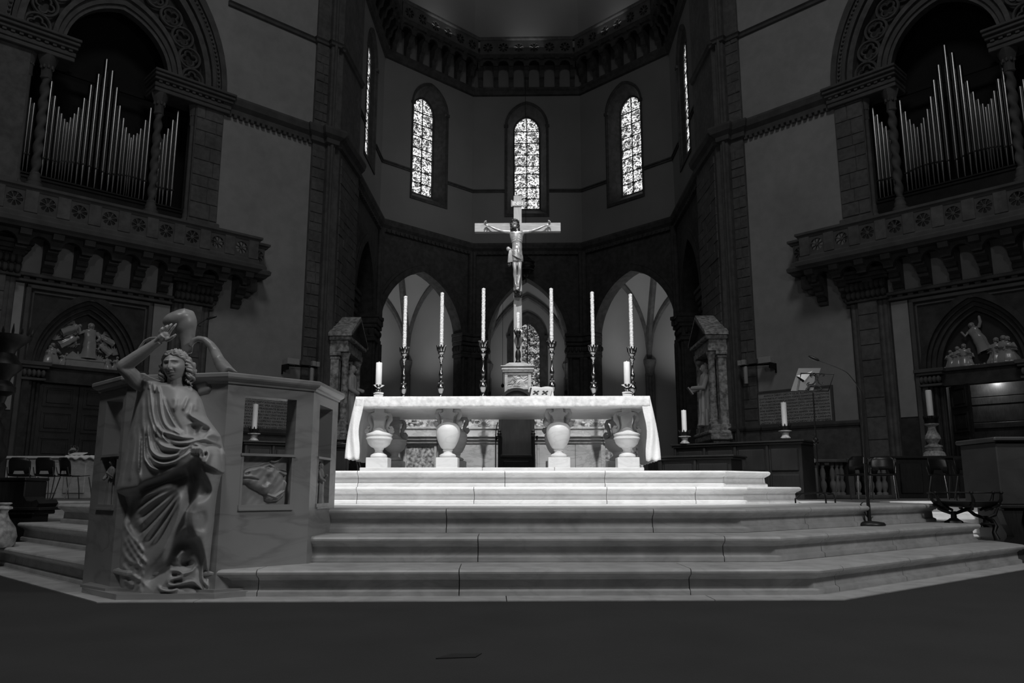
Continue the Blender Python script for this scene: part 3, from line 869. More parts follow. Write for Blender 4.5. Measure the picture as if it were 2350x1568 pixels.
def wall_things(sg):
    global tile_balcony
    w, B, loc, rot, PC = WALLS[sg]
    side = 'left' if sg > 0 else 'right'
    Rz = Matrix.Rotation(rot, 3, 'Z')
    def wp(x, y, z): return tuple(Rz @ Vector((sg * x, y, z)) + Vector(loc))
    # ---- organ
    og = thing('pipe_organ', ('tin pipe organ in the arch over the resurrection relief, dull grey pipes' if sg > 0 else 'tin pipe organ in the arch over the ascension relief, pipes catching light'), 'organ', wp(0, .3, 9.6), rot, )
    bz = 10.38 if sg > 0 else 10.58
    B(MB().box(-2.7, 2.5, -.12, .45, .0, bz - 9.6 - .28).cbox(-2.72, 2.52, -.16, .45, bz - 9.6 - .28, bz - 9.6 - .2, .01).cbox(-2.68, 2.48, -.14, .45, bz - 9.6 - .16, bz - 9.6 - .1, .01), 'wind_chest', 'wood', og)
    ps = PIPES[sg]
    for i, (x, zt) in enumerate(ps):
        r = 0.043 + .018 * max(0, min(1.6, zt - 12.3)) + .006
        zm = (10.88 if sg > 0 else 11.12) + (.12 if abs(x) < 1.4 else 0) * math.sin(abs(x) * 2)
        if sg > 0: zm -= .0
        m = MB().lathe([(r * .18, bz - .16), (r * .8, zm - .06), (r, zm - .01), (r * .9, zm), (r * 1.06, zm + .015), (r, zm + .05), (r, zt - .02), (r * .92, zt)], 10)
        m.box(-r * .6, r * .6, -r * 1.25, -r * .5, zm + .0, zm + .03)
        m.v = [(a + x, b, c - 9.6) for a, b, c in m.v]
        B(m, 'pipe', 'pipe', og, 50)
    # ---- balcony
    bl = thing('organ_balcony', ('dark carved stone balcony under the ' + ('dull' if sg > 0 else 'gleaming') + ' organ pipes, flower-pierced parapet'), 'balcony', wp(0, 0, 8.2), rot)
    Z = lambda z: z - 8.2
    x = 4.09
    for i in range(10):
        xx = x - .86 * i
        if tile_balcony is None:
            tile_balcony = rosette(.50, .62, .22, .1).build('rosette_panel', 'stone_mid', bl, smooth=0, loc=(sg * xx, -1.2, Z(8.93)))
        else: again(tile_balcony, bl, (sg * xx, -1.2, Z(8.93)))
        for a, b in ((xx + .25, xx + .61),): B(MB().cbox(a, b, -1.24, -1.08, Z(8.6), Z(9.26), .015), 'parapet_pier', 'stone', bl)
    again(tile_balcony, bl, (sg * 4.98, -.62, Z(8.93)))
    m = MB()
    front = [(-5.2, -1.2), (4.72, -1.2), (4.72, -.62), (5.30, -.62), (5.30, 0)]
    for prof in ([(-.14, 9.24), (.02, 9.24), (.05, 9.3), (.10, 9.34), (.10, 9.42), (-.14, 9.42)], [(-.14, 8.44), (.03, 8.44), (.03, 8.56), (0, 8.62), (-.14, 8.62)],
                 [(-.3, 8.14), (.02, 8.14), (.06, 8.2), (.14, 8.26), (.16, 8.38), (.10, 8.44), (-.3, 8.44)]):
        m.sweep([(a, Z(b)) for a, b in prof], front)
    B(m, 'parapet_moulding', 'stone_mid', bl, 0)
    B(MB().box(-5.2, 4.7, -1.1, 0, Z(8.2), Z(8.44)).box(4.7, 5.28, -.6, 0, Z(8.2), Z(8.44)), 'balcony_floor', 'stone_dark', bl)
    prof = [(0, 7.0), (-.14, 7.04), (-.18, 7.3), (-.36, 7.36), (-.42, 7.62), (-.64, 7.68), (-.70, 7.92), (-1.08, 7.98), (-1.12, 8.14), (0, 8.14)]
    for i in range(11):
        xx = 4.5 - .86 * i
        if 2.2 < xx < 3.62: pr = [(a, max(b, 7.92)) for a, b in prof]
        else: pr = prof
        B(MB().prism([(a, Z(b)) for a, b in pr], xx - .15, xx + .15, 'x'), 'console', 'stone_mid', bl, 0)
        m = MB()
        m.tube([(xx - .16, -.16 - .0, Z(7.22)), (xx + .16, -.16, Z(7.22))], .09, 8); m.tube([(xx - .16, -.42, Z(7.55)), (xx + .16, -.42, Z(7.55))], .10, 8)
        m.tube([(xx - .16, -.74, Z(7.86)), (xx + .16, -.74, Z(7.86))], .11, 8)
        B(m, 'console_scroll', 'stone_dark', bl, 40)
    m = MB()
    for i in range(10): m.wall_arch(4.07 - .86 * i - .43, 4.07 - .86 * i + .43, Z(7.72), Z(8.14), .28, Z(7.75), Z(8.03), -.9, -.75, n=4, cx=4.07 - .86 * i)
    B(m, 'console_arches', 'stone_dark', bl, 0)
    B(MB().cbox(4.6, 5.1, -.5, 0, Z(7.62), Z(8.14), .06).cbox(4.6, 4.95, -.34, 0, Z(7.45), Z(7.62), .04), 'end_corbel', 'stone_mid', bl)
    # ---- lunette relief
    if sg > 0: lb = 'white glazed relief over the dark door, standing figure above a tomb'
    else: lb = 'white glazed relief over the lit doorway, figure rising between kneeling groups'
    rl = thing('lunette_relief', lb, 'relief', wp(PC, .46, 4.42), rot)
    B(MB().prism([(-1.13, 0)] + [(a, b - 4.42) for a, b in arch_pts(1.13, 4.44, 6.14, 12)] + [(1.13, 0)], 0, .06, 'y'), 'lunette_ground', 'lunette', rl)
    def fig(u, v, h, tilt=0, kneel=False, arms=((0,),), seed=0, wing=False, sc=1.0, nm='relief_figure', zx=(960, 1280, 756) if sg > 0 else (1068, 1255, 760)):
        """placed by its position on the relief: (u, v) of the feet in relief-plane units"""
        m = figure(h, arms, 8, seed, kneel=kneel, wing=wing, n=14, flat=.9)
        m.v = [(a * 1.22, b * 1.15, c) for a, b, c in m.v]
        Mx = Matrix.Rotation(math.radians(tilt), 4, 'Y')
        x, z = (u - zx[0]) / zx[2], (zx[1] - v) / zx[2]
        m.v = [tuple(Mx @ Vector(q) + Vector((x, -.10, max(z, 0)))) for q in m.v]
        o = m.build(nm, 'terracotta', rl, smooth=60)
        return o
    UP = lambda s: [(s * .13, 0, .77), (s * .24, -.05, .68), (s * .27, -.08, .84)]
    DN = lambda s: [(s * .13, 0, .77), (s * .2, -.05, .6), (s * .12, -.14, .5)]
    KN = lambda s: [(s * .14, 0, .7), (s * .22, -.08, .52), (s * .1, -.18, .58)]
    if sg > 0:
        fig(1075, 1040, 1.12, 0, False, (UP(-1), DN(1)), 1)
        fig(440, 480, .62, 62, False, (UP(1),), 2, True); fig(430, 800, .62, 58, False, (UP(1),), 3, True)
        fig(1620, 620, .56, -62, False, (UP(-1),), 4, True); fig(1560, 880, .52, -52, False, (UP(-1),), 5, True)
        fig(210, 1270, .62, 6, True, (KN(1), KN(-1)), 6); fig(330, 1270, .70, -4, True, (KN(1),), 7); fig(470, 1280, .48, 25, True, (KN(1), KN(-1)), 8); fig(640, 1290, .46, 62, True, (KN(1),), 9)
        fig(1530, 1280, .50, -8, True, (KN(1), KN(-1)), 10); fig(1710, 1280, .50, 4, True, (KN(1), KN(-1)), 11)
        m = MB().cbox(-.50, .62, -.20, 0, 0, .27, .02).cbox(-.52, .64, -.22, 0, .22, .29, .015)
        m.prism([(-.52, .28), (-.32, .50), (-.06, .33), (-.06, .28)], -.14, -.02, 'y')
        m.build('tomb', 'terracotta', rl, smooth=0)
        for (px, pz, n_, s_) in ((.90, .52, 9, .32), (.46, .28, 7, .2), (-.15, .32, 5, .2), (-.86, .80, 8, .22)):
            m = MB()
            for i in range(n_):
                g = math.radians(-70 + 140 * i / (n_ - 1))
                m.tube([(px, -.05, pz), (px + s_ * .6 * math.sin(g), -.08, pz + s_ * .6 * math.cos(g)), (px + s_ * math.sin(g), -.06, pz + s_ * math.cos(g))], [.02, .032, .008], 5)
            m.build('relief_bush', 'terracotta', rl, smooth=50)
    else:
        fig(1150, 930, .98, -20, False, (UP(-1), [(.13, 0, .77), (.23, -.03, .9), (.27, -.05, 1.08)]), 21)
        for i, (u, h) in enumerate(((420, .60), (530, .70), (600, .62), (700, .76), (760, .60))): fig(u, 1265, h, (-4, 3, 2, 0, 6)[i], True, (KN(1), KN(-1)), 30 + i)
        for i, (u, h) in enumerate(((1320, .64), (1390, .84), (1500, .70), (1520, .88), (1620, .84), (1700, .66))): fig(u, 1255, h, (6, 0, -3, 2, 0, -8)[i], True, (KN(1), KN(-1)), 40 + i)
        m = MB()
        rr = random.Random(5)
        for i in range(16): m.ball((-1.08 + .075 * i, -.08, .02 + .02 * rr.random()), (.05, .06, .03 + .02 * rr.random()), 6, 4)
        m.build('relief_ground_line', 'terracotta', rl, smooth=60)
    # ---- doors
    dr = struct('door_%d' % (1 if sg > 0 else 2), wp(PC, .40, 0), rot)
    def leaf(x0, x1, par, y0=0, mat='doorwood', rows=5, z1=3.84):
        L_ = B(MB().box(x0, x1, y0, y0 + .07, 0, z1), 'door_leaf', mat, par)
        hgt = z1 / rows
        for i in range(rows):
            a, b, c, d = x0 + .12, x1 - .12, i * hgt + .09, (i + 1) * hgt - .07
            m = MB().ring([(a, c), (a, d), (b, d), (b, c), (a, c)], [(a + .05, c + .05), (a + .05, d - .05), (b - .05, d - .05), (b - .05, c + .05), (a + .05, c + .05)], y0 - .04, y0 + .01)
            m.cbox(a + .1, b - .1, y0 - .025, y0 + .01, c + .1, d - .1, .012)
            o = B(m, 'door_panel', mat, L_)
        return L_
    if sg > 0:
        leaf(-1.12, -.01, dr); leaf(.01, 1.12, dr)
    else:
        L_ = leaf(-1.0, 0, dr)
        L_.location = (sg * 1.06, .05, 0); L_.rotation_euler = (0, 0, -sg * math.radians(-42))
        zz = [0, .5, 1.0, 1.5, 2.0, 2.55, 2.75, 3.3, 3.55, 4.2]
        for i, (a, b) in enumerate(zip(zz[:-1], zz[1:])):
            B(MB().cbox(-1.5, 1.4, 1.0 - (.03 if i % 2 else 0), 1.12, a + .008, b - .008, .015), 'wood_panel', 'doorwood', dr)
        B(MB().box(-1.5, -1.4, .1, 1.1, 0, 4.2).box(1.3, 1.4, .1, 1.1, 0, 4.2), 'vestibule_side', 'doorwood', dr)
        light('vestibule_lamp', 'POINT', wp(PC + .05, .40 + .55, 4.05), (0, 0, 0), 30, .05)
    # ---- inscription
    R_LINES = ['ANNO A CHRISTI ORTV M CC IIC FLORENTINI MAGNIS', 'DIVITIIS PARTIS ET REBVS DOMI FORISQ COMMODE CONSTITVTIS', 'CVM VRBEM MOENIBVS AVXISSENT PVLCHERRIMISQ AEDIFICIIS',
               'PVBLICE DECORASSENT REM DIVINAM QVOQ OPTIME ORDINARENT', 'ET POSTERIS INSIGNE MAGNIFICENTIAE ET RELIGIONIS', 'SVAE EXEMPLVM PRAEBERENT HOC AVGVSTISSIMVM TEMPLVM',
               'IN DEI HONOREM EIVSQ MATRIS SEMPER VIRGINIS MARIAE', 'INSTITVERVNT ET PONTIFICIO LEGATO CARDINALE PRAESENTE', 'PRIMVMQ LAPIDEM PONENTE SVMMA CVM OMNIVM', 'LAETITIA AC DEVOTIONE INCHOARVNT VI ID SEPTEMBRIS']
    L_LINES = ['GENERALI CONCILIO FLORENTIAE CELEBRATO', 'POST LONGAS DISPVTATIONES VNIO GRAECORVM', 'FACTA EST IN HAC IPSA ECCLESIA DIE VI IVLII', 'MCCCCXXXVIIII PRAESIDENTE EIDEM CONCILIO', 'EVGENIO PAPA IIII CVM LATINIS EPISCOPIS',
               'ET PRELATIS ET IMPERATORE CONSTANTINOPOLITANO', 'CVM EPISCOPIS ET PRELATIS ET PROCERIBVS', 'GRAECORVM IN COPIOSO NVMERO SVBLATISQ', 'ERRORIBVS IN VNAM EANDEMQ RECTAM FIDEM', 'QVAM ROMANA TENET ECCLESIA CONSENSERVNT']
    lines = L_LINES if sg > 0 else R_LINES
    xc, wd, z0, z1 = (6.0, 2.5, 2.80, 3.98) if sg > 0 else (5.87, 2.76, 2.98, 4.14)
    pq = thing('inscription_plaque', ('pale stone plaque with Latin lettering, seen through the pulpit opening' if sg > 0 else 'pale stone plaque with Latin lettering behind the music stand'), 'plaque', wp(xc, -.02, z0), rot)
    B(MB().box(-wd / 2, wd / 2, -.03, .04, 0, z1 - z0), 'slab', 'plaque', pq)
    B(MB().ring([(-wd / 2 - .07, -.05), (-wd / 2 - .07, z1 - z0 + .07), (wd / 2 + .07, z1 - z0 + .07), (wd / 2 + .07, -.05), (-wd / 2 - .07, -.05)],
                [(-wd / 2, .02), (-wd / 2, z1 - z0), (wd / 2, z1 - z0), (wd / 2, .02), (-wd / 2, .02)], -.07, .04), 'plaque_frame', 'stone_mid', pq)
    pitch = (z1 - z0 - .06) / len(lines)
    for i, s_ in enumerate(lines):
        cu = bpy.data.curves.new('lettering', 'FONT')
        cu.body = s_; cu.size = pitch * .84; cu.extrude = .002; cu.align_x = 'CENTER'; cu.offset = 0
        cu.materials.append(M['ink'])
        o = bpy.data.objects.new('lettering', cu); COL.objects.link(o)
        o.parent = pq; o.rotation_euler = (PI / 2, 0, 0); o.location = (0, -.034, z1 - z0 - .06 - pitch * (i + .74))
        TEXTS.append((o, (wd - .14) * (.86 if (i == 0 and sg < 0) else 1)))
    # ---- loudspeaker on a bracket
    sp = thing('wall_loudspeaker', ('grey loudspeaker and box on a bracket on the wall beside the ' + ('pulpit' if sg > 0 else 'right-hand Latin plaque')), 'loudspeaker', wp(6.75, 0, 5.2), rot)
    B(MB().cbox(-.34, .14, -.52, -.22, -.02, .20, .01), 'amplifier_box', 'white', sp)
    B(MB().box(-.3, -.26, -.5, 0, -.22, -.02).box(-.3, -.26, -.06, 0, -.35, 0).tube([(-.28, -.1, -.03), (.2, -.4, -.04), (.82, -.62, -.06)], .035, 6).tube([(.05, -.42, .12), (.0, -.5, .02), (-.05, -.48, -.1)], .012, 5), 'bracket', 'iron', sp, 40)
    B(MB().cbox(.16, .48, -.66, -.5, -.02, .16, .01), 'junction_box', 'stone', sp)
    B(MB().cbox(.56, .70, -.74, -.6, -.03, .16, .01).cbox(.73, .86, -.74, -.6, -.04, .15, .01), 'end_box', 'white', sp)
    B(MB().lathe([(.07, -.72), (.075, -.7), (.075, -.12), (.06, -.08)], 10, (.62, -.6, 0)), 'column_speaker', 'white', sp, 40)
TEXTS = []
M['plaque'] = mk('plaque_stone', 0.48, .15, 4, .6)
for sg in (1, -1): wall_things(sg)

# ================================================================ aedicules with statues on the piers
for sg in (1, -1):
    L0, rt = (-sg * 7.45, 31.5, 0), sg * PI / 2
    a = thing('aedicule', ('pedimented marble niche on the dark pier ' + ('behind the pulpit and tablecloth’s edge' if sg > 0 else 'above the choir stalls')), 'niche', L0, rt)
    MB().cbox(-1.5, 1.5, -.60, .2, 2.50, 2.72, .03).cbox(-1.42, 1.42, -.66, .2, 2.72, 2.86, .04).cbox(-1.36, 1.36, -.56, .2, 2.86, 3.1, .02).build('niche_base', 'aedicule', a, smooth=0)
    m = MB()
    for sx in (-1, 1):
        m.prism([(0, 1.9), (-.12, 1.95), (-.2, 2.2), (-.42, 2.3), (-.5, 2.5), (.2, 2.5), (.2, 1.9)], sx * 1.1 - .16, sx * 1.1 + .16, 'x')
        m.tube([(sx * 1.1 - .18, -.34, 2.36), (sx * 1.1 + .18, -.34, 2.36)], .12, 10)
    m.box(-.9, .9, -.28, .2, 1.7, 2.5)
    m.build('scroll_bracket', 'dust', a, smooth=30)
    for sx in (-1, 1):
        MB().lathe([(.2, 3.1), (.2, 3.16), (.17, 3.2), (.18, 3.26), (.15, 3.3), (.15, 3.6), (.13, 5.62), (.15, 5.66), (.15, 5.72), (.19, 5.82), (.2, 5.88)], 16, (sx * 1.08, -.38, 0)).build('column', 'aedicule', a, smooth=40)
        MB().box(sx * 1.08 - .2, sx * 1.08 + .2, -.16, .2, 3.1, 5.62).cbox(sx * 1.08 - .23, sx * 1.08 + .23, -.2, .2, 5.62, 5.72, .02).cbox(sx * 1.08 - .26, sx * 1.08 + .26, -.24, .2, 5.76, 5.9, .02).build('pilaster', 'aedicule', a, smooth=0)
    MB().wall_arch(-.88, .88, 3.1, 5.9, .62, 4.9, 5.55, -.02, .15).box(-.7, .7, .14, .2, 3.1, 5.9).build('niche_back', 'stone_dark', a, smooth=20)
    MB().cbox(-1.34, 1.34, -.54, .2, 5.9, 6.12, .015).cbox(-1.32, 1.32, -.50, .2, 6.12, 6.34, .015).cbox(-1.5, 1.5, -.66, .2, 6.34, 6.5, .03).build('entablature', 'aedicule', a, smooth=0)
    m = MB()
    m.prism([(-1.55, 6.5), (0, 7.42), (1.55, 6.5), (1.5, 6.62), (1.2, 6.66), (0, 7.28)][:3], -.50, .2, 'y')
    m.build('tympanum', 'stone', a, smooth=0)
    for sx in (-1, 1):
        m = MB().prism([(sx * 1.62, 6.48), (sx * 1.62, 6.60), (0, 7.56), (0, 7.40)], -.70, .2, 'y')
        m.build('roof_slope', 'aedicule', a, smooth=0)
        MB().prism([(sx * 1.40, 6.54), (sx * 1.40, 6.6), (0, 7.40), (0, 7.32)], -.72, -.5, 'y').build('raking_cornice', 'stone_mid', a, smooth=0)
    if sg > 0: f_ = figure(2.42, ([(-.13, 0, .78), (-.19, -.02, .6), (-.10, -.16, .52)], [(.13, 0, .78), (.19, -.06, .62), (.09, -.2, .58)]), 11, 3, n=40, flat=.9)
    else: f_ = figure(2.42, ([(-.13, 0, .78), (-.2, -.08, .62), (-.1, -.25, .56)], [(.13, 0, .78), (.18, -.08, .6), (.05, -.26, .60)]), 11, 5, n=40, flat=.9)
    if sg < 0: f_.obox((.02, -.62, 1.36), (.26, .05, .34), Matrix.Rotation(.6, 3, 'X'))
    f_.xf(Matrix.Translation((0, -.12, 0)))
    f_.lathe([(.34, 0), (.36, .02), (.36, .06), (.3, .08)], 16, (0, -.1, -.04))
    o = f_.build('saint_statue', 'saint', smooth=60)
    Rz = Matrix.Rotation(rt, 3, 'Z')
    o.location = Rz @ Vector((0, -.28, 3.14)) + Vector(L0); o.rotation_euler = (0, 0, rt)
    tag(o, ('white marble saint standing in the niche behind the pulpit, hands folded' if sg > 0 else 'white marble bearded saint holding a book in the niche above the stalls'), 'statue')
    if sg < 0:
        for k, (x, y, h) in enumerate(((.55, -.52, .62), (.2, -.56, .56))):
            c = MB().lathe([(.07, 0), (.075, .01), (.075, h), (.05, h + .01), (.012, h + .01), (.008, h + .05)], 12).build('candle', 'wax', smooth=40)
            c.location = Rz @ Vector((x, y, 3.10)) + Vector(L0)
            tag(c, ('taller white candle at the feet of the saint holding a book' if k == 0 else 'shorter white candle at the feet of the saint holding a book'), 'candle', 'candles in the right niche')
bpy.context.view_layer.update()
for o, wd in TEXTS:
    wx = o.dimensions.x
    me = bpy.data.meshes.new_from_object(o.evaluated_get(bpy.context.evaluated_depsgraph_get()))
    c = bpy.data.objects.new('lettering', me); COL.objects.link(c)
    c.parent = o.parent; c.location = o.location; c.rotation_euler = o.rotation_euler; c['kind'] = 'stuff'
    c.scale = (wd / max(wx, .01), 1, 1)
    bpy.data.objects.remove(o)
# ================================================================ stepped marble platform
Z1, Z2, Z3, Z4, Z5 = .165, .337, .512, .682, .85
def offset_path(path, d):
    """polyline moved by d to the right of travel, mitred"""
    P = [Vector((q[0], q[1])) for q in path]; out = []
    for i in range(len(P)):
        d0 = (P[i] - P[i - 1] if i else P[1] - P[0]).normalized()
        d1 = (P[i + 1] - P[i] if i < len(P) - 1 else P[i] - P[i - 1]).normalized()
        n0, n1 = Vector((d0.y, -d0.x)), Vector((d1.y, -d1.x))
        b = n0 + n1; b = b / max(b.dot(n0), .2)
        q = P[i] + b * d; out.append((q.x, q.y))
    return out
def cut_path(path, joints):
    """split a polyline at the given distances along it"""
    P = [Vector((q[0], q[1])) for q in path]
    acc = [0]
    for a, b in zip(P[:-1], P[1:]): acc.append(acc[-1] + (b - a).length)
    js = [0] + sorted(j for j in joints if .05 < j < acc[-1] - .05) + [acc[-1]]
    def pt(t):
        for i in range(len(P) - 1):
            if t <= acc[i + 1] + 1e-9: return P[i] + (P[i + 1] - P[i]) * ((t - acc[i]) / (acc[i + 1] - acc[i]))
        return P[-1]
    res = []
    for a, b in zip(js[:-1], js[1:]):
        g = .003
        seg = [pt(a + g)] + [P[i] for i in range(1, len(P) - 1) if a + .02 < acc[i] < b - .02] + [pt(b - g)]
        res.append([(q.x, q.y) for q in seg])
    return res, acc
def step_profile(z0, z1, back=.42):
    h = z1 - z0
    return [(-back, z0), (-.035, z0), (-.035, z0 + h * .17), (-.045, z0 + h * .21), (-.060, z0 + h * .24), (-.065, z0 + h * .58), (-.055, z0 + h * .63), (-.048, z0 + h * .68),
            (-.030, z0 + h * .70), (-.026, z0 + h * .74), (-.008, z0 + h * .77), (0, z0 + h * .83), (.001, z0 + h * .90), (-.006, z0 + h * .965), (-.02, z1), (-back, z1)]
TIERS = [
    ('lowest', 0, Z1, [(-5.05, 7.48), (-2.47, 5.03), (1.83, 5.22), (4.49, 7.50), (4.6, 8.6)], [.9, 2.1, 3.35, 4.35, 5.6, 7.05, 8.15, 9.1, 10.2]),
    ('second', Z1, Z2, [(-5.0, 7.90), (-2.52, 5.54), (1.74, 5.68), (4.29, 7.83), (4.4, 8.9)], [.95, 2.2, 3.9, 5.6, 7.3, 8.3, 9.4, 10.2]),
    ('third', Z2, Z3, [(-4.62, 7.90), (-2.55, 6.0), (1.63, 6.13), (4.14, 8.27), (4.2, 9.3)], [.8, 1.7, 3.4, 4.75, 6.3, 7.9, 8.7, 9.5]),
    ('fourth', Z3, Z4, [(-3.9, 9.6), (-3.62, 8.85), (-2.87, 8.22), (2.21, 8.22), (2.97, 8.87), (3.2, 9.7)], [1.2, 2.9, 4.1, 5.45, 6.35, 7.3]),
    ('fifth', Z4, Z5, [(-3.55, 9.7), (-3.32, 8.95), (-2.72, 8.44), (2.06, 8.46), (2.68, 8.98), (2.9, 9.8)], [1.0, 2.5, 4.05, 5.1, 6.4, 7.1])]
for nm, z0, z1, path, joints in TIERS:
    st = thing('marble_step', {'lowest': 'lowest and widest pale marble step, its front edge nearest the bare floor', 'second': 'second marble step from the floor, the microphone stand’s base on it',
                               'third': 'third marble step from the floor, the music stand’s feet above it', 'fourth': 'fourth step from the floor, the lower of two bright steps under the altar',
                               'fifth': 'topmost bright marble step, the altar standing just behind its edge'}[nm], 'step', (path[2][0], path[2][1], z0), 0, None)
    segs, acc = cut_path(path, joints)
    ox, oy = path[2][0], path[2][1]
    for sgm in segs:
        if len(sgm) < 2: continue
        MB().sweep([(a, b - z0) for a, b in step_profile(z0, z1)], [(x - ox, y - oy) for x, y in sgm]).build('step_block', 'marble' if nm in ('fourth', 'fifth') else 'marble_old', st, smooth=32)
    back = offset_path(path, -.40)
    yb = {'lowest': 9.5, 'second': 9.6, 'third': 10.4, 'fourth': 15, 'fifth': 15}[nm]
    poly = [(x - ox, y - oy) for x, y in back] + [(back[-1][0] - ox, yb - oy), (back[0][0] - ox, yb - oy)]
    if nm in ('fourth', 'fifth'):
        poly = [(x - ox, y - oy) for x, y in back] + [(x - ox, y - oy) for x, y in ((back[-1][0], 11.2), (1.98, 11.3), (1.98, 13.0), (-2.6, 13.0), (-2.6, 11.3), (back[0][0], 11.2))]
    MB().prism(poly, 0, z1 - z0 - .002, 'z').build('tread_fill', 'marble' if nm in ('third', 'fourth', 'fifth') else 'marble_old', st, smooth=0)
# rear platform and its short flight at the right
MB().prism([(-14, 10.38), (14, 10.38), (14, 24), (-14, 24)], 0, Z3 - .004, 'z').build('floor_platform', 'stone', kind='structure', smooth=0)
sf = thing('side_steps', 'short bright flight of marble steps beyond the right end of the steps', 'step', (4.3, 9.3, 0))
for i, (z0, z1, y) in enumerate(((0, Z1, 9.15), (Z1, Z2, 9.62), (Z2, Z3, 10.08))):
    for x0, x1 in ((0.15, 1.5), (1.5, 3.2), (3.2, 5.6)):
        MB().sweep(step_profile(z0, z1, .5), [(x0 + .003, y - 9.3), (x1 - .003, y - 9.3)]).build('step_block', 'marble', sf, smooth=32)
sf2 = thing('side_steps', 'dim flight of marble steps at the far left, behind the pulpit', 'step', (-10.2, 9.3, 0))
for i, (z0, z1, y) in enumerate(((0, Z1, 9.15), (Z1, Z2, 9.62), (Z2, Z3, 10.08))):
    for x0, x1 in ((0.15, 1.5), (1.5, 3.2), (3.2, 4.9)):
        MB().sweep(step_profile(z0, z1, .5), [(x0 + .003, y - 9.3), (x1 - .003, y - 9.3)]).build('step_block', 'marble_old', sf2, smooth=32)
# flush marble border on the floor
bs = struct('floor_border', (0, 0, 0))
bp = offset_path(TIERS[0][3][:4], .185)
bp[0] = (-6.9, 9.2) if False else bp[0]
segs, acc = cut_path(bp, [1.6, 3.0, 4.2, 6.05, 7.3, 8.6, 10.0])
for sgm in segs: MB().sweep([(-.32, -.05), (0, -.05), (0, .002), (-.32, .002)], sgm).build('floor_slab', 'marble_old', bs, smooth=0)

# ================================================================ altar
AX = -.325
al = thing('altar', 'white marble altar table on vase-shaped legs, lit at the top of the steps', 'altar', (AX, 9.75, Z5))
def A_(m, nm, mat, par=al, smooth=35):
    m.v = [(x - AX, y - 9.75, z - Z5) for x, y, z in m.v]
    return m.build(nm, mat, par, smooth=smooth)
for x0, x1 in ((-2.04, -.55), (-.55, .32), (.32, 1.40)):
    A_(MB().cbox(x0 + .002, x1 - .002, 9.72, 11.6, Z5, .917, .006), 'base_slab', 'altar', smooth=0)
A_(MB().cbox(-2.10, 1.475, 9.80, 11.55, 1.655, 1.778, .01), 'table_slab', 'altar', smooth=0)
def leg(x, y, kind):
    m = MB().cbox(x - .135, x + .135, y - .135, y + .135, .917, 1.045, .006)
    if kind == 0:
        m.lathe([(.09, 1.045), (.105, 1.06), (.105, 1.075), (.085, 1.09), (.06, 1.10), (.055, 1.125), (.065, 1.14), (.06, 1.15), (.082, 1.165), (.106, 1.205), (.128, 1.255), (.145, 1.31), (.152, 1.36), (.149, 1.405), (.134, 1.44), (.105, 1.465), (.065, 1.482), (.055, 1.486)], 28, (x, y, 0))
    else:
        m.lathe([(.09, 1.045), (.105, 1.06), (.10, 1.08), (.07, 1.10), (.05, 1.115), (.05, 1.14), (.062, 1.155), (.065, 1.165), (.10, 1.18), (.135, 1.215), (.152, 1.26), (.156, 1.272), (.165, 1.278), (.165, 1.288), (.157, 1.295), (.157, 1.318), (.166, 1.325), (.166, 1.337), (.15, 1.345), (.10, 1.365), (.075, 1.40), (.05, 1.425), (.02, 1.432), (.0005, 1.433)], 28, (x, y, 0))
    o = A_(m, 'leg', 'altar')
    zt = 1.48 if kind == 0 else 1.42
    m = MB()
    m.prism([(-.075, zt - .05), (-.06, zt + .03), (-.075, 1.56), (-.095, 1.575), (-.095, 1.60), (-.06, 1.61), (-.06, 1.656), (.06, 1.656), (.06, 1.61), (.095, 1.60), (.095, 1.575), (.075, 1.56), (.06, zt + .03), (.075, zt - .05)], -.055, .055, 'y')
    m.v = [(a + x, b + y, c) for a, b, c in m.v]
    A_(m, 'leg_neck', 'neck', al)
    m = MB()
    for s in (-1, 1):
        if kind == 0: pth = [(.06, 1.615), (.10, 1.64), (.135, 1.632), (.148, 1.60), (.135, 1.565), (.118, 1.53), (.112, 1.495), (.125, 1.462), (.15, 1.452), (.163, 1.468), (.155, 1.488), (.14, 1.482)]
        else: pth = [(.055, 1.585), (.085, 1.60), (.12, 1.592), (.135, 1.56), (.128, 1.52), (.105, 1.475), (.095, 1.43), (.10, 1.395), (.125, 1.375), (.15, 1.38), (.16, 1.40), (.148, 1.42), (.132, 1.41)]
        m.tube([(x + s * a, y, b) for a, b in pth], [.016 + .006 * (i % 4 == 0) for i in range(len(pth))], 8, flat=1.6)
        if kind: m.tube([(x + s * .15, y - .05, 1.375), (x + s * .15, y + .05, 1.375)], .03, 10)
        else: m.tube([(x + s * .145, y - .03, 1.470), (x + s * .145, y + .03, 1.470)], .022, 8)
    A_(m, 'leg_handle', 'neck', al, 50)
for y in (10.02, 11.2):
    for x, k in ((-1.865, 1), (-1.0, 0), (.385, 0), (1.235, 1)): leg(x, y, k)

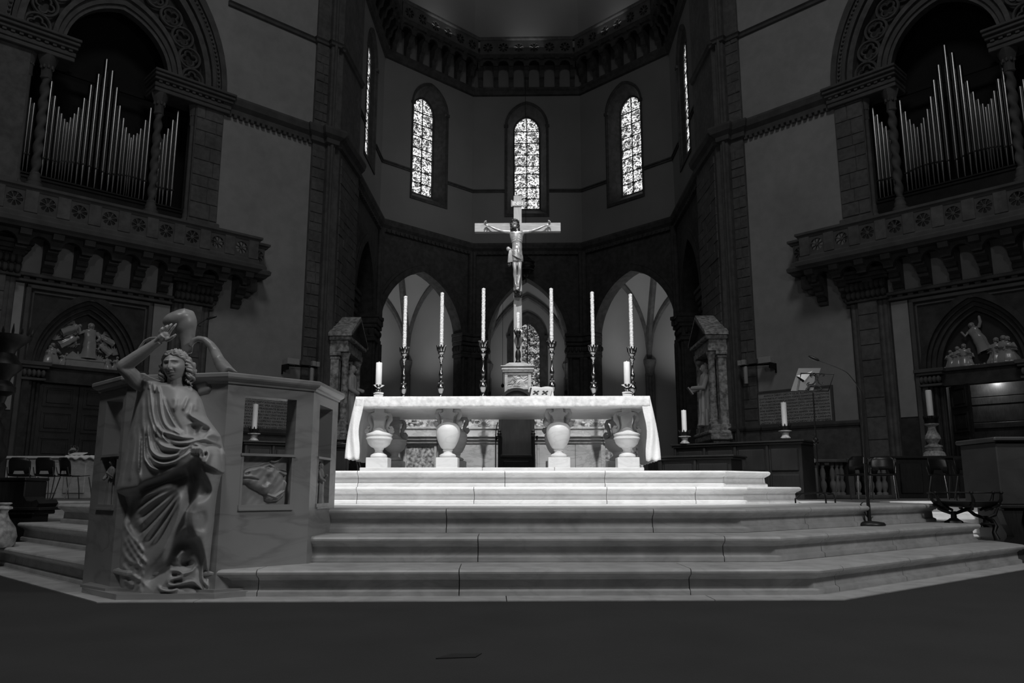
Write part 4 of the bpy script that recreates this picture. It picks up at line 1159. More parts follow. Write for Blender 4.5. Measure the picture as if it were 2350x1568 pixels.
# tablecloth: top, embroidered front fall, side falls
tc_ = thing('tablecloth', 'white linen tablecloth with an embroidered hem hanging over the altar', 'tablecloth', (AX, 9.8, 1.78))
def T_(m, nm, mat, smooth=180):
    m.v = [(x - AX, y - 9.8, z - 1.78) for x, y, z in m.v]
    return m.build(nm, mat, tc_, smooth=smooth)
X0, X1, YF, YB, ZT = -2.125, 1.50, 9.782, 11.57, 1.783
T_(MB().cbox(X0, X1, YF, YB, ZT - .004, ZT + .004, .003), 'cloth_top', 'cloth', 0)
rn = random.Random(3)
G = []
NX = 180
for i in range(NX + 1):
    x = X0 + (X1 - X0) * i / NX
    wv = .004 * math.sin(x * 7) + .003 * math.sin(x * 17 + 1)
    row = []
    for j in range(9):
        t = j / 8
        z = ZT + .004 - t * (.128 + .003 * abs(math.sin(x * 22)) + .003 * math.sin(x * 3))
        row.append((x, YF - .003 - .012 * t - wv * t * 2 - (.006 if .2 < t < .95 else 0), z))
    G.append(row)
o = T_(MB().grid(G), 'embroidered_hem', 'lace')
sol = o.modifiers.new('cloth', 'SOLIDIFY'); sol.thickness = .004; sol.offset = 1
for s, XE in ((-1, X0), (1, X1)):
    G = []
    NS, NT = 70, 26
    for i in range(NS + 1):
        q = i / NS
        row = []
        for j in range(NT + 1):
            t = j / NT
            fl = .055 * t + .035 * math.sin(t * 2.4)
            w = .10 + .045 * t + .012 * math.sin(9 * t)
            if q < .25:
                k = q / .25
                x = XE - s * w * (1 - k) * (1 if t > .02 else .05) + s * fl
                y = YF - .012 - .035 * math.sin(PI * k) * t - .02 * t * math.cos(7 * k + 5 * t)
            else:
                k = (q - .25) / .75
                x = XE + s * (fl + .004 + .025 * t * math.sin(k * 26 + 1.2 * t) + .012 * t * math.sin(k * 61))
                y = YF - .01 + (YB - YF) * k
            z = ZT + .003 - t * (.765 + .012 * math.sin(q * 40) + (.02 if s > 0 else 0))
            row.append((x, y, z))
        G.append(row)
    o = T_(MB().grid(G), 'side_fall', 'cloth')
    sol = o.modifiers.new('cloth', 'SOLIDIFY'); sol.thickness = .004

# ================================================================ things on the altar
def put(m, nm, mat, par, smooth=45): return m.build(nm, mat, par, smooth=smooth)
ZA = 1.788
def short_candle(x, y, lb):
    t = thing('candle_holder', lb[0], 'candle holder', (x, y, ZA), 0, 'short candle holders on the altar')
    put(MB().lathe([(.045, 0), (.05, .006), (.03, .012), (.022, .02), (.04, .032), (.062, .05), (.066, .064), (.058, .072), (.068, .08), (.07, .092), (.045, .104), (.022, .112), (.02, .12), (.034, .128), (.034, .138), (.02, .146), (.024, .158), (.05, .17), (.076, .187), (.076, .19), (.04, .186)], 24), 'holder_body', 'silverbright', t)
    c = put(MB().lathe([(.038, 0), (.040, .004), (.040, .292), (.034, .298), (.006, .296), (.004, .312), (.0005, .313)], 20), 'candle', 'wax', None)
    c.location = (x, y, ZA + .186)
    tag(c, lb[1], 'candle', 'thick candles on the altar')
x, y, _ = at(868, 905, 10.15); short_candle(x, 10.15, ('short polished silver candle holder at the altar’s left end', 'thick smooth white candle at the altar’s left end'))
x, y, _ = at(1440, 905, 10.15); short_candle(x, 10.15, ('short polished silver candle holder at the altar’s right end', 'thick smooth white candle at the altar’s right end'))
order = ['leftmost of six tall', 'second from left of six tall', 'third from left of six tall', 'fourth from left of six tall', 'fifth from left of six tall', 'rightmost of six tall']
base_prof = [(.085, 0), (.088, .012), (.078, .03), (.062, .06), (.05, .10), (.042, .135), (.06, .15), (.062, .162), (.034, .175), (.026, .20), (.036, .235), (.052, .275), (.056, .305), (.046, .335), (.026, .355), (.046, .372), (.046, .382), (.022, .395), (.018, .43), (.026, .455), (.034, .49), (.026, .525), (.016, .56), (.013, .62), (.014, .66),
             (.022, .672), (.022, .682), (.014, .695), (.022, .715), (.04, .735), (.042, .75), (.024, .765), (.022, .78), (.045, .80), (.05, .83), (.05, .86)]
for i, (u, v0, v1) in enumerate(((928, 680, 800), (1013, 672, 796), (1109, 662, 786), (1266, 662, 786), (1361, 670, 796), (1450, 675, 800))):
    xb = at(u, v1, 11.25); xt = at(u, v0, 11.25)
    hs = (xb[2] - ZA - .045) / (.86 * .96)
    t = thing('candlestick', order[i] + ' silver candlesticks behind the altar’s front', 'candlestick', (xb[0], 11.25, ZA), .4 * i, 'tall candlesticks on the altar')
    put(MB().lathe([(r, z * hs * .96) for r, z in base_prof], 20), 'candlestick_stem', 'silver', t)
    m = MB()
    zc = .86 * hs * .96
    for k in range(10):
        g = 2 * PI * k / 10
        c, s = math.cos(g), math.sin(g)
        m.tube([(.035 * c, .035 * s, zc - .028), (.052 * c, .052 * s, zc), (.062 * c, .062 * s, zc + .05), (.074 * c, .074 * s, zc + .066)], [.014, .016, .012, .004], 6)
    m.lathe([(.03, zc - .03), (.05, zc), (.05, zc + .04), (.035, zc + .045)], 16)
    put(m, 'candlestick_cup', 'silver', t)
    H = xt[2] - xb[2]
    m = MB()
    pr = []
    rr = random.Random(i)
    n = 16
    nz = 70
    G = [[None] * (nz + 1) for _ in range(n)]
    for a in range(n):
        for k in range(nz + 1):
            r = .0265 + .0022 * rr.uniform(-1, 1) + .0012 * math.sin(k * 1.3)
            G[a][k] = (r * math.cos(2 * PI * a / n), r * math.sin(2 * PI * a / n), H * k / nz)
    m.grid(G, True)
    m.lathe([(.026, H - .001), (.02, H + .004), (.004, H + .003), (.003, H + .014), (.0004, H + .014)], 10)
    c = put(m, 'candle', 'waxrough', None, 180)
    c.location = (xb[0], 11.25, xb[2] - .005)
    tag(c, 'tall knobbly white candle, ' + order[i].replace('of six tall', 'of the six'), 'candle', 'tall knobbly candles on the altar')

# missal on its white stand with two dark cross cut-outs
bs_ = thing('book_stand', 'white slanted book stand with two dark four-petal crosses, on the altar', 'book stand', (.145, 10.0, ZA), .10)
th_ = math.radians(38)
m = MB().cbox(-.135, .135, -.006, .006, 0, .17, .003)
Rx = Matrix.Rotation(-th_, 4, 'X') @ Matrix.Shear('XZ', 4, (.30, 0)) if False else Matrix.Rotation(-th_, 4, 'X')
SH = Matrix(((1, 0, .28, 0), (0, 1, 0, 0), (0, 0, 1, 0), (0, 0, 0, 1)))
m.v = [tuple(Rx @ (SH @ Vector(q))) for q in m.v]
put(m, 'front_board', 'book', bs_, 0)
for cx in (-.06, .055):
    m = MB()
    for k in range(4):
        g = PI / 4 + k * PI / 2
        m.prism([(cx + .008 * math.cos(g + 1.6), .088 + .008 * math.sin(g + 1.6)), (cx + .040 * math.cos(g + .34), .088 + .040 * math.sin(g + .34)), (cx + .050 * math.cos(g), .088 + .050 * math.sin(g)), (cx + .040 * math.cos(g - .34), .088 + .040 * math.sin(g - .34)), (cx + .008 * math.cos(g - 1.6), .088 + .008 * math.sin(g - 1.6))], -.010, 0, 'y')
    m.v = [tuple(Rx @ (SH @ Vector(q))) for q in m.v]
    put(m, 'cross_cutout', 'ink', bs_, 0)
put(MB().box(-.15, -.13, -.02, .16, 0, .012).box(.11, .13, -.02, .16, 0, .012).tube([(-.13, .0, .01), (-.09, .11, .14)], .012, 6), 'stand_legs', 'wood', bs_, 0)
bk = MB()
G = []
for i in range(13):
    a = -1 + i / 6
    z = .02 + .018 * math.sin(PI * min(abs(a), 1)) * (1 if a else 0)
    G.append([(.15 * a, y, .0 + z) for y in (-.09, .09)] + [(.15 * a, .09, 0), (.15 * a, -.09, 0)])
bk.grid(G)
bk.v = [tuple(Matrix.Rotation(PI / 2 - th_, 4, 'X') @ Vector(q) + Vector((.045, .125, .075))) for q in bk.v]
o = put(bk, 'open_book', 'pages', None, 60); o.location = (.145, 10.0, ZA); o.rotation_euler = (0, 0, .10)
tag(o, 'thick open white-paged book resting on the slanted stand', 'book')

# ================================================================ marble screen, tabernacle, throne behind the altar
YS = 12.3
sc_ = thing('marble_screen', 'low veined marble screen with mouldings and relief behind the altar', 'screen', (AX, YS, Z5))
def S_(m, nm, mat, smooth=0):
    m.v = [(x - AX, y - YS, z - Z5) for x, y, z in m.v]
    return m.build(nm, mat, sc_, smooth=smooth)
def px(u): return at(u, 1010, YS)[0]
def pz(v): return at(1187, v, YS)[2]
for u0, u1 in ((915, 1003), (1003, 1052), (1052, 1140), (1140, 1232), (1232, 1320), (1320, 1385), (1385, 1475)):
    S_(MB().cbox(px(u0) + .002, px(u1) - .002, YS, YS + .5, Z5, pz(1018), .004), 'base_panel', 'dossal')
for a, b in ((934, 997), (1388, 1470)): S_(MB().cbox(px(a), px(b), YS - .02, YS, Z5, pz(1026), .003), 'breccia_panel', 'breccia')
for a, b in ((926, 934), (997, 1003), (1134, 1140), (1232, 1238), (1378, 1388)): S_(MB().cbox(px(a), px(b), YS - .04, YS, Z5, pz(1022), .005), 'panel_strip', 'dossal')
for z0, z1, e, mat in ((1018, 1011, .02, 'dossal'), (1011, 1004, .05, 'dossal'), (1004, 1001, .08, 'dossal'), (1001, 985, .0, 'dossal'), (985, 980, .02, 'dossal')):
    for u0, u1 in ((915, 1003), (1052, 1140), (1140, 1232), (1232, 1385), (1385, 1475)):
        d = .06 if u0 in (915, 1385) else 0
        S_(MB().cbox(px(u0) - e * .3, px(u1) + e * .3, YS - e - d, YS + .5, pz(z0), pz(z1), .004), 'moulding', mat)
    S_(MB().cbox(px(1003), px(1052), YS - e, YS + .5, pz(z0), pz(z1), .004), 'moulding', mat)
S_(MB().cbox(px(915), px(1475), YS + .06, YS + .4, pz(981), pz(957), .004), 'relief_band', 'relief')
rr = random.Random(9)
for u in (912, 922, 1110, 1368, 990, 1300):
    m = MB()
    for k in range(9):
        g = math.radians(-100 + 25 * k)
        m.tube([(px(u), YS + .02, pz(979)), (px(u) + .05 * math.sin(g), YS - .01, pz(976) + .05 * math.cos(g)), (px(u) + .085 * math.sin(g), YS + .03, pz(974) + .085 * math.cos(g))], [.01, .018, .012], 6)
    S_(m, 'shell', 'relief', 50)
m = MB()
for k in range(60):
    u = 935 + rr.random() * 530
    m.ball((px(u), YS + .05, pz(978 - 18 * rr.random())), (.02 + .03 * rr.random(), .03, .015 + .02 * rr.random()), 7, 5)
o = S_(m, 'relief_foliage', 'relief', 60); o['kind'] = 'stuff'
S_(MB().lathe([(.085, pz(987)), (.03, pz(977)), (.0005, pz(975))], 4, (px(922), YS + .05, 0), a0=PI / 4), 'corner_pyramid', 'dossal')

tb = thing('tabernacle', 'small marble tabernacle with carved panel and stepped lid behind the altar', 'tabernacle', (at(1188, 900, 12.35)[0], 12.35, pz(957)))
b0 = pz(957)
tx = lambda u: at(u, 870, 12.35)[0] - tb.location.x
tz = lambda v: at(1188, v, 12.35)[2] - b0
m = MB()
m.box(tx(1158), tx(1219), .03, .22, 0, tz(855)).cbox(tx(1158), tx(1165), 0, .1, 0, tz(855), .004).cbox(tx(1212), tx(1219), 0, .1, 0, tz(855), .004).cbox(tx(1165), tx(1212), 0, .1, tz(861), tz(855), .004).cbox(tx(1165), tx(1212), 0, .1, tz(894), tz(889), .004)
put(m, 'tabernacle_body', 'dossal', tb, 0)
put(MB().box(tx(1166), tx(1211), .022, .04, tz(889), tz(861)), 'carved_panel', 'relief', tb, 0)
m = MB()
rr = random.Random(4)
for k in range(26): m.ball((tx(1168 + 41 * rr.random()), .02, tz(888 - 26 * rr.random())), (.03 + .03 * rr.random(), .009, .006 + .010 * rr.random()), 9, 5, Matrix.Rotation(rr.uniform(-1, 1), 3, 'Y'))
put(m, 'panel_carving', 'relief', tb, 60)
m = MB().cbox(tx(1153), tx(1224), -.04, .24, tz(854), tz(850), .004).cbox(tx(1151), tx(1226), -.06, .25, tz(850), tz(845), .006).cbox(tx(1149), tx(1228), -.08, .26, tz(842.5), tz(840.5), .004).box(tx(1154), tx(1223), -.04, .24, tz(845), tz(842.5))
m.prism([(tx(1151), tz(840.5)), (tx(1159), tz(838.5)), (tx(1164), tz(835)), (tx(1168), tz(834)), (tx(1168), tz(833)), (tx(1206), tz(833)), (tx(1206), tz(834)), (tx(1211), tz(835)), (tx(1217), tz(838.5)), (tx(1226), tz(840.5))], -.03, .23, 'y')
put(m, 'tabernacle_lid', 'dossal', tb, 0)

tr = thing('throne', 'dark wooden high-backed chair with rounded top behind the altar', 'chair', (at(1185, 1060, 11.9)[0], 11.9, Z5))
m = MB().prism([(-.235, 0)] + arch_pts(.235, 1.10, 1.31, 8) + [(.235, 0)], .30, .36, 'y')
put(m, 'backrest', 'wood', tr, 30)
put(MB().ring([(-.27, .55)] + arch_pts(.27, 1.10, 1.345, 10) + [(.27, .55)], [(-.225, .55)] + arch_pts(.225, 1.10, 1.30, 10) + [(.225, .55)], .26, .37), 'back_frame', 'wood', tr, 30)
put(MB().cbox(-.24, .24, -.12, .34, .26, .31, .01), 'seat', 'wood', tr, 0)
put(MB().box(-.235, .235, -.10, .3, .02, .27).cbox(-.19, .19, -.115, -.09, .06, .22, .01).cbox(-.25, .25, -.13, .34, 0, .03, .005), 'seat_box', 'wood', tr, 0)
for s in (-1, 1):
    put(MB().cbox(s * .25 - .02, s * .25 + .02, -.1, .32, 0, .58, .008).cbox(s * .25 - .03, s * .25 + .03, -.12, .34, .56, .60, .01).lathe([(.03, .60), (.034, .62), (.02, .64), (.028, .66), (.0005, .69)], 10, (s * .25, -.08, 0)), 'armrest', 'wood', tr, 0)
    put(MB().tube([(s * .24, .24, .98), (s * .262, .24, 1.08), (s * .235, .24, 1.22)], [.012, .016, .008], 6), 'gilt_finial', 'gold', tr, 40)
# thin microphone by the throne
mc = thing('slim_microphone_stand', 'thin black microphone stand between the altar legs beside the throne', 'microphone stand', (at(1137, 1070, 11.78)[0], 11.78, Z5))
put(MB().lathe([(.09, 0), (.09, .015), (.02, .025)], 16), 'stand_base', 'black', mc)
put(MB().tube([(0, 0, 0), (0, 0, .55), (.004, 0, .66), (.02, -.03, .74), (.035, -.05, .775)], [.008, .008, .006, .006, .009], 8), 'stand_pole', 'black', mc)

# ================================================================ crucifix
YC = 12.62
cz_ = lambda v: at(1188, v, YC)[2]
cx_ = lambda u, v=520: at(u, v, YC)[0]
xc = cx_(1188)
zb = tb.location.z + tz(833)
cr = thing('crucifix', 'tall wooden cross with a carved figure, rising behind the altar', 'crucifix', (xc, YC, pz(957)))
def C_(m, nm, mat, smooth=40, par=cr):
    m.v = [(x - xc, y - YC, z - pz(957)) for x, y, z in m.v]
    return m.build(nm, mat, par, smooth=smooth)
w2 = (cx_(1197.5) - cx_(1179)) / 2
C_(MB().cbox(xc - w2, xc + w2, YC + .0, YC + .10, pz(957), cz_(449), .005), 'upright_beam', 'crosswood', 0)
C_(MB().cbox(cx_(1089.5), cx_(1286.5), YC - .03, YC + .06, cz_(533), cz_(513), .005), 'cross_beam', 'beamwood', 0)
tt = MB().cbox(cx_(1174), cx_(1203), YC - .02, YC, cz_(474), cz_(462), .003)
tt.lathe([(.012, cz_(475.5)), (.012, cz_(460.5))], 8, (cx_(1174.5), YC - .02, 0)); tt.lathe([(.012, cz_(475.5)), (.012, cz_(460.5))], 8, (cx_(1202.5), YC - .02, 0))
ti = C_(tt, 'titulus', 'crosswood', 30)
cu = bpy.data.curves.new('t', 'FONT'); cu.body = 'INRI'; cu.size = .095; cu.extrude = .003; cu.align_x = 'CENTER'; cu.offset = -.0005
o = bpy.data.objects.new('t', cu); COL.objects.link(o); bpy.context.view_layer.update()
me = bpy.data.meshes.new_from_object(o.evaluated_get(bpy.context.evaluated_depsgraph_get())); wx = o.dimensions.x; bpy.data.objects.remove(o)
me.materials.clear(); me.materials.append(M['gilt'])
o = bpy.data.objects.new('titulus_lettering', me); COL.objects.link(o); o.parent = cr
o.rotation_euler = (PI / 2, 0, 0); o.location = (cx_(1188.5) - xc, -.024, cz_(472.3) - pz(957)); o.scale = ((cx_(1200) - cx_(1177.5)) / max(wx, .01), .95, 1)
# corpus: lofted limbs and trunk fused into one surface
YB_ = YC - .10
def q_(u, v, dy=0): p = at(u, v, YC); return Vector((p[0], YB_ + dy, p[2]))
sc0 = at(1001, 600, YC)[0] - at(1000, 600, YC)[0]   # metres per pixel here
def limb(m, pts, rad, n=12): m.tube(pts, rad, n)
def chain(P, R, k=5):
    """smooth a joint chain (Catmull-Rom)"""
    out, rad = [], []
    Q = [P[0]] + P + [P[-1]]; S = [R[0]] + R + [R[-1]]
    for i in range(1, len(Q) - 2):
        for j in range(k):
            t = j / k
            f = lambda a, b, c, d: .5 * ((2 * b) + (c - a) * t + (2 * a - 5 * b + 4 * c - d) * t * t + (3 * b - a - 3 * c + d) * t ** 3)
            out.append(Vector([f(Q[i - 1][x], Q[i][x], Q[i + 1][x], Q[i + 2][x]) for x in range(3)])); rad.append(f(S[i - 1], S[i], S[i + 1], S[i + 2]))
    return out + [P[-1]], rad + [R[-1]]
def trunk(m, rows, n=28, fold=None):
    G = []
    for i in range(n):
        a = 2 * PI * i / n
        row = []
        for (c, rx, ry) in rows:
            k = fold(a, c) if fold else 0
            row.append((c.x + (rx + k) * math.cos(a), c.y + (ry + k) * math.sin(a), c.z))
        G.append(row)
    k0 = len(m.v); m.grid(G, True); L_ = len(rows)
    m.f.append(tuple(k0 + i * L_ for i in range(n))); m.f.append(tuple(k0 + i * L_ + L_ - 1 for i in range(n - 1, -1, -1)))
P_ = sc0
m = MB()
tr_rows = [(1185, 596, 12, 9), (1185, 588, 12.5, 9), (1186, 580, 12, 8.5), (1187, 572, 11.5, 8), (1186.5, 564, 11.5, 8.2), (1186, 556, 13.5, 9.5), (1185.5, 549, 15, 10), (1186, 542, 16.5, 10), (1186, 537, 16.5, 8.5), (1186, 533, 11, 6.5), (1185, 530, 6, 5.5)]
trunk(m, [(q_(u, v), rx * P_, ry * P_) for u, v, rx, ry in tr_rows])
m.ball(q_(1180.5, 541, -.050), (.05, .021, .030)); m.ball(q_(1192, 541, -.050), (.05, .021, .030))       # chest
for v in (551, 556, 561): 
    for s in (-1, 1): m.tube([q_(1186.5 + s * 2.5, v - 3, -.066), q_(1186.5 + s * 8, v - 1, -.056), q_(1186.5 + s * 12.5, v + 2, -.018)], [.005, .009, .005], 6)   # ribs
m.ball(q_(1186.5, 576, -.045), (.05, .020, .045)); m.ball(q_(1186.7, 567, -.045), (.035, .016, .03))                                           # belly
for s, sh, el, wr, hd in ((-1, (1170, 537), (1146, 533), (1127, 525), (1121, 521.5)), (1, (1202, 537), (1224, 533), (1247, 524), (1254, 520.5))):
    a, r = chain([q_(1186 + s * 9, 540), q_(*sh), q_((sh[0] + el[0]) / 2, (sh[1] + el[1]) / 2 + 1.5, -.01), q_(*el), q_((el[0] + wr[0]) / 2, (el[1] + wr[1]) / 2 + .5), q_(*wr), q_(*hd, .02)], [.04, .034, .028, .022, .022, .014, .016])
    limb(m, a, r)
    hx, hy = hd[0] + s * 3.0, hd[1] - 1
    m.ball(q_(hx, hy, .02), (.024, .015, .024), 10, 7)
    for k, (dx, dy) in enumerate(((1.5, -8.5), (4.5, -7.5), (6.5, -4.5), (6.5, -.5))):
        m.tube([q_(hx + s * dx * .3, hy + dy * .35, .02), q_(hx + s * dx * .75, hy + dy * .75, -.005), q_(hx + s * dx * .95, hy + dy * .95, -.03), q_(hx + s * dx * .7, hy + dy * .7, -.045)], [.011, .010, .009, .006], 7)
    m.tube([q_(hx - s * .5, hy + 2, .01), q_(hx + s * 1, hy + 5, -.015), q_(hx + s * 3, hy + 7, -.025)], [.012, .010, .007], 7)
for s, hip, kn, an, ft in ((-1, (1180.5, 596), (1182, 624), (1183.5, 655), (1186.5, 668)), (1, (1192, 596), (1193, 622), (1190, 654), (1189.5, 667))):
    a, r = chain([q_(*hip), q_((hip[0] + kn[0]) / 2, 609, -.02), q_(*kn, -.04), q_((kn[0] + an[0]) / 2 - s * -.6, 636, -.01), q_(*an, -.01 - (.03 if s > 0 else 0)), q_(ft[0], ft[1] - 5, -.05 - (.03 if s > 0 else 0)), q_(*ft, -.10 - (.03 if s > 0 else 0))], [.050, .042, .029, .031, .016, .020, .015])
    limb(m, a, r)
    for t in range(5): m.tube([q_(ft[0], ft[1] - 1, -.09), q_(ft[0] - 2.6 + t * 1.3, ft[1] + 3, -.13)], [.009, .006], 6)
m.tube([q_(1185, 533), q_(1183, 528, -.02), q_(1182, 524, -.04)], [.036, .032, .032], 10)   # neck
hd = q_(1181.5, 521, -.055)
m.ball(hd, (.05, .06, .072), 16, 12, Matrix.Rotation(math.radians(14), 3, 'Y'))
m.ball(hd + Vector((-.006, -.062, -.005)), (.010, .018, .022), 8, 6)
m.ball(hd + Vector((.004, -.03, -.055)), (.03, .03, .03), 8, 6)
for s in (-1, 1): m.ball(hd + Vector((s * .02, -.055, .016)), (.014, .008, .007), 8, 5)
o = C_(m, 'corpus', 'bronze', 180)
rm = o.modifiers.new('fuse', 'REMESH'); rm.mode = 'VOXEL'; rm.voxel_size = .0055; rm.use_smooth_shade = True
sm = o.modifiers.new('soften', 'SMOOTH'); sm.iterations = 3; sm.factor = .5
# hair, beard and crown of thorns
m = MB()
rr = random.Random(2)
for k in range(46):
    g = rr.uniform(-.35, PI + .35); e = rr.uniform(-.2, 1.2)
    c = hd + Vector((.058 * math.cos(g) * math.cos(e * .6), .012 + .03 * rr.random(), .02 + .062 * math.sin(g) * .9))
    m.ball(c, .017 + .008 * rr.random(), 6, 5)
for k in range(34):
    s = -1 if k % 2 else 1
    t = rr.random()
    m.ball(hd + Vector((s * (.052 + .014 * rr.random()) + .01 * t, -.015 + .03 * rr.random(), .0 - .11 * t)), .014 + .008 * rr.random(), 6, 5)
for k in range(18): m.ball(hd + Vector((rr.uniform(-.03, .036), -.045 + .012 * rr.random(), -.06 - .035 * rr.random())), .012 + .005 * rr.random(), 6, 5)
C_(m, 'hair', 'bronzedark', 60)
m = MB()
for w in range(3):
    m.tube([hd + Vector((.064 * math.cos(2 * PI * j / 24), .066 * math.sin(2 * PI * j / 24), .036 + .010 * math.sin(5 * 2 * PI * j / 24 + 2.1 * w))) for j in range(24)], .007, 5, True)
for j in range(18):
    g = 2 * PI * j / 18
    b = hd + Vector((.066 * math.cos(g), .068 * math.sin(g), .036)); m.tube([b, b + Vector((.03 * math.cos(g), .03 * math.sin(g), .025 * (1 if j % 2 else -1)))], [.004, .001], 4)
C_(m, 'thorn_crown', 'bronzedark', 40)
# loincloth
m = MB()
rows = [(1186, 579, 12.5, 9.5), (1186, 583, 13.5, 10.5), (1186, 588, 14, 11), (1186.2, 594, 14.2, 11), (1186.2, 600, 13.6, 10.5), (1186, 605, 13.2, 10)]
trunk(m, [(q_(u, v, -.005), rx * P_, ry * P_) for u, v, rx, ry in rows], 60, lambda a, c: .008 * math.sin(170 * c.z + 5 * math.cos(a)) + .004 * math.sin(9 * a))
for k in range(5): m.tube([q_(1173, 582 + k * 1.6, -.04), q_(1182, 586 + k * 2.4, -.105), q_(1193, 592 + k * 2.2, -.10), q_(1199, 594 + k * 2.2, -.03)], [.010, .013, .012, .008], 7)
m.ball(q_(1167, 578, -.06), (.035, .03, .04), 10, 7); m.tube([q_(1174, 580, -.06), q_(1168, 577, -.07), q_(1165, 582, -.06)], [.016, .02, .012], 7)
for k in range(4): m.tube([q_(1170.5 + k, 579, -.06), q_(1168.5 + k * 1.8, 594, -.07), q_(1167.5 + k * 2.6, 609 - k * .5, -.06)], [.012, .017, .016], 7)
C_(m, 'loincloth', 'gold', 60)
m = MB()
for k in range(8): m.ball(q_(1170 + rr.uniform(-3, 3), 612 + rr.uniform(-3, 4), -.06), (.02, .02, .025), 6, 5)
C_(m, 'cloth_fringe', 'bronzedark', 60)
# foot block
m = MB().cbox(cx_(1179.5), cx_(1197.5), YC - .12, YC + .02, cz_(683), cz_(672), .01)
for k in range(14): m.ball((xc + rr.uniform(-w2, w2), YC - .1 + rr.uniform(-.03, .03), cz_(672 + rr.uniform(-3, 12))), (.025, .03, .02), 6, 5)
C_(m, 'foot_support', 'bronzedark', 50)
# small candle in front of the cross
t = thing('candlestick', 'dark candlestick standing on the tabernacle lid before the cross', 'candlestick', (at(1189, 800, 12.5)[0], 12.5, zb))
hh = at(1189, 760, 12.5)[2] - zb
put(MB().lathe([(.07, 0), (.075, .01), (.05, .03), (.03, .07), (.045, .12), (.04, .2), (.02, .24), (.035, .27), (.02, .3), (.018, hh - .12), (.03, hh - .1), (.045, hh - .06), (.02, hh - .05), (.05, hh - .03), (.055, hh), (.03, hh)], 16), 'candlestick_stem', 'iron', t)
m = MB()
for k in range(8):
    g = 2 * PI * k / 8
    m.tube([(.04 * math.cos(g), .04 * math.sin(g), hh - .06), (.06 * math.cos(g), .06 * math.sin(g), hh), (.05 * math.cos(g), .05 * math.sin(g), hh + .045)], [.01, .012, .003], 5)
put(m, 'candlestick_cup', 'silver', t)
c = put(MB().lathe([(.028, 0), (.030, .1), (.028, .2), (.029, .305), (.02, .315), (.003, .312), (.002, .325)], 14), 'candle', 'waxrough', None)
c.location = (at(1189, 800, 12.5)[0], 12.5, zb + hh - .01)
tag(c, 'short white candle standing before the cross’s upright', 'candle')
p0 = Vector(at(1207, 612, 44.3))
t = thing('hanging_lantern', 'round dark banded lantern hanging behind the crucifix figure’s knees', 'lantern', p0)
put(MB().lathe([(.0005, -.62), (.1, -.6), (.28, -.46), (.45, -.22), (.48, -.05), (.48, .1), (.42, .3), (.25, .5), (.08, .6), (.05, .7), (.0005, .72)], 18), 'lantern_body', 'iron', t)
for zz in (-.22, .02, .26): put(MB().tube([(.49 * math.cos(2 * PI * j / 24), .49 * math.sin(2 * PI * j / 24), zz) for j in range(24)], .03, 6, True), 'lantern_band', 'bronzedark', t)
put(MB().tube([(0, 0, -.6), (0, 0, -.95)], .03, 6), 'lantern_tassel', 'iron', t)
put(MB().tube([(0, 0, .7), (0, 0, 12)], .012, 5), 'lantern_wire', 'iron', t)
# hanging lamps in the chapel
for k, (u, v0, v1) in enumerate(((1125, 690, 902), (1154, 690, 885), (1296, 690, 900))):
    p0, p1 = at(u, v0, 47.5), at(u, v1, 47.5)
    t = thing('hanging_lamp', ('first', 'second', 'third')[k] + ' small dark ball lamp from the left on a thin chapel wire', 'lamp', (p0[0], 47.5, p1[2]), 0, 'hanging lamps in the chapel')
    put(MB().tube([(0, 0, 0), (0, 0, 13.3 - p1[2])], .012, 5), 'lamp_wire', 'iron', t)
    put(MB().lathe([(.0005, -.14), (.07, -.11), (.10, -.02), (.08, .06), (.03, .1), (.02, .16)], 12), 'lamp_body', 'iron', t)
# ================================================================ marble pulpit (front left)
PA, PB, PC_, PD, PE, PF, PG = (-3.02, 5.545), (-2.65, 5.19), (-1.925, 5.05), (-1.487, 5.49), (-1.48, 6.18), (-2.0, 6.75), (-2.75, 6.3)
pu = thing('pulpit', 'pale marble pulpit with windows and animal relief, standing at the left of the steps', 'pulpit', (-2.25, 5.3, 0))
def U_(m, nm, mat='ambo', smooth=0, par=pu):
    m.v = [(x + 2.25, y - 5.3, z) for x, y, z in m.v]
    return m.build(nm, mat, par, smooth=smooth)
TH = .13
def face_frame(p, q):
    p, q = Vector(p), Vector(q); d = (q - p); L = d.length; d.normalize(); n = Vector((d.y, -d.x))
    return p, d, n, L
def on_face(p, q, t, o, z):
    p, d, n, L = face_frame(p, q)
    r = p + d * t + n * o
    return (r.x, r.y, z)
ring_out = [PA, PB, PC_, PD, PE, PF, PG]
ring_in = offset_path(ring_out[:5], -TH)
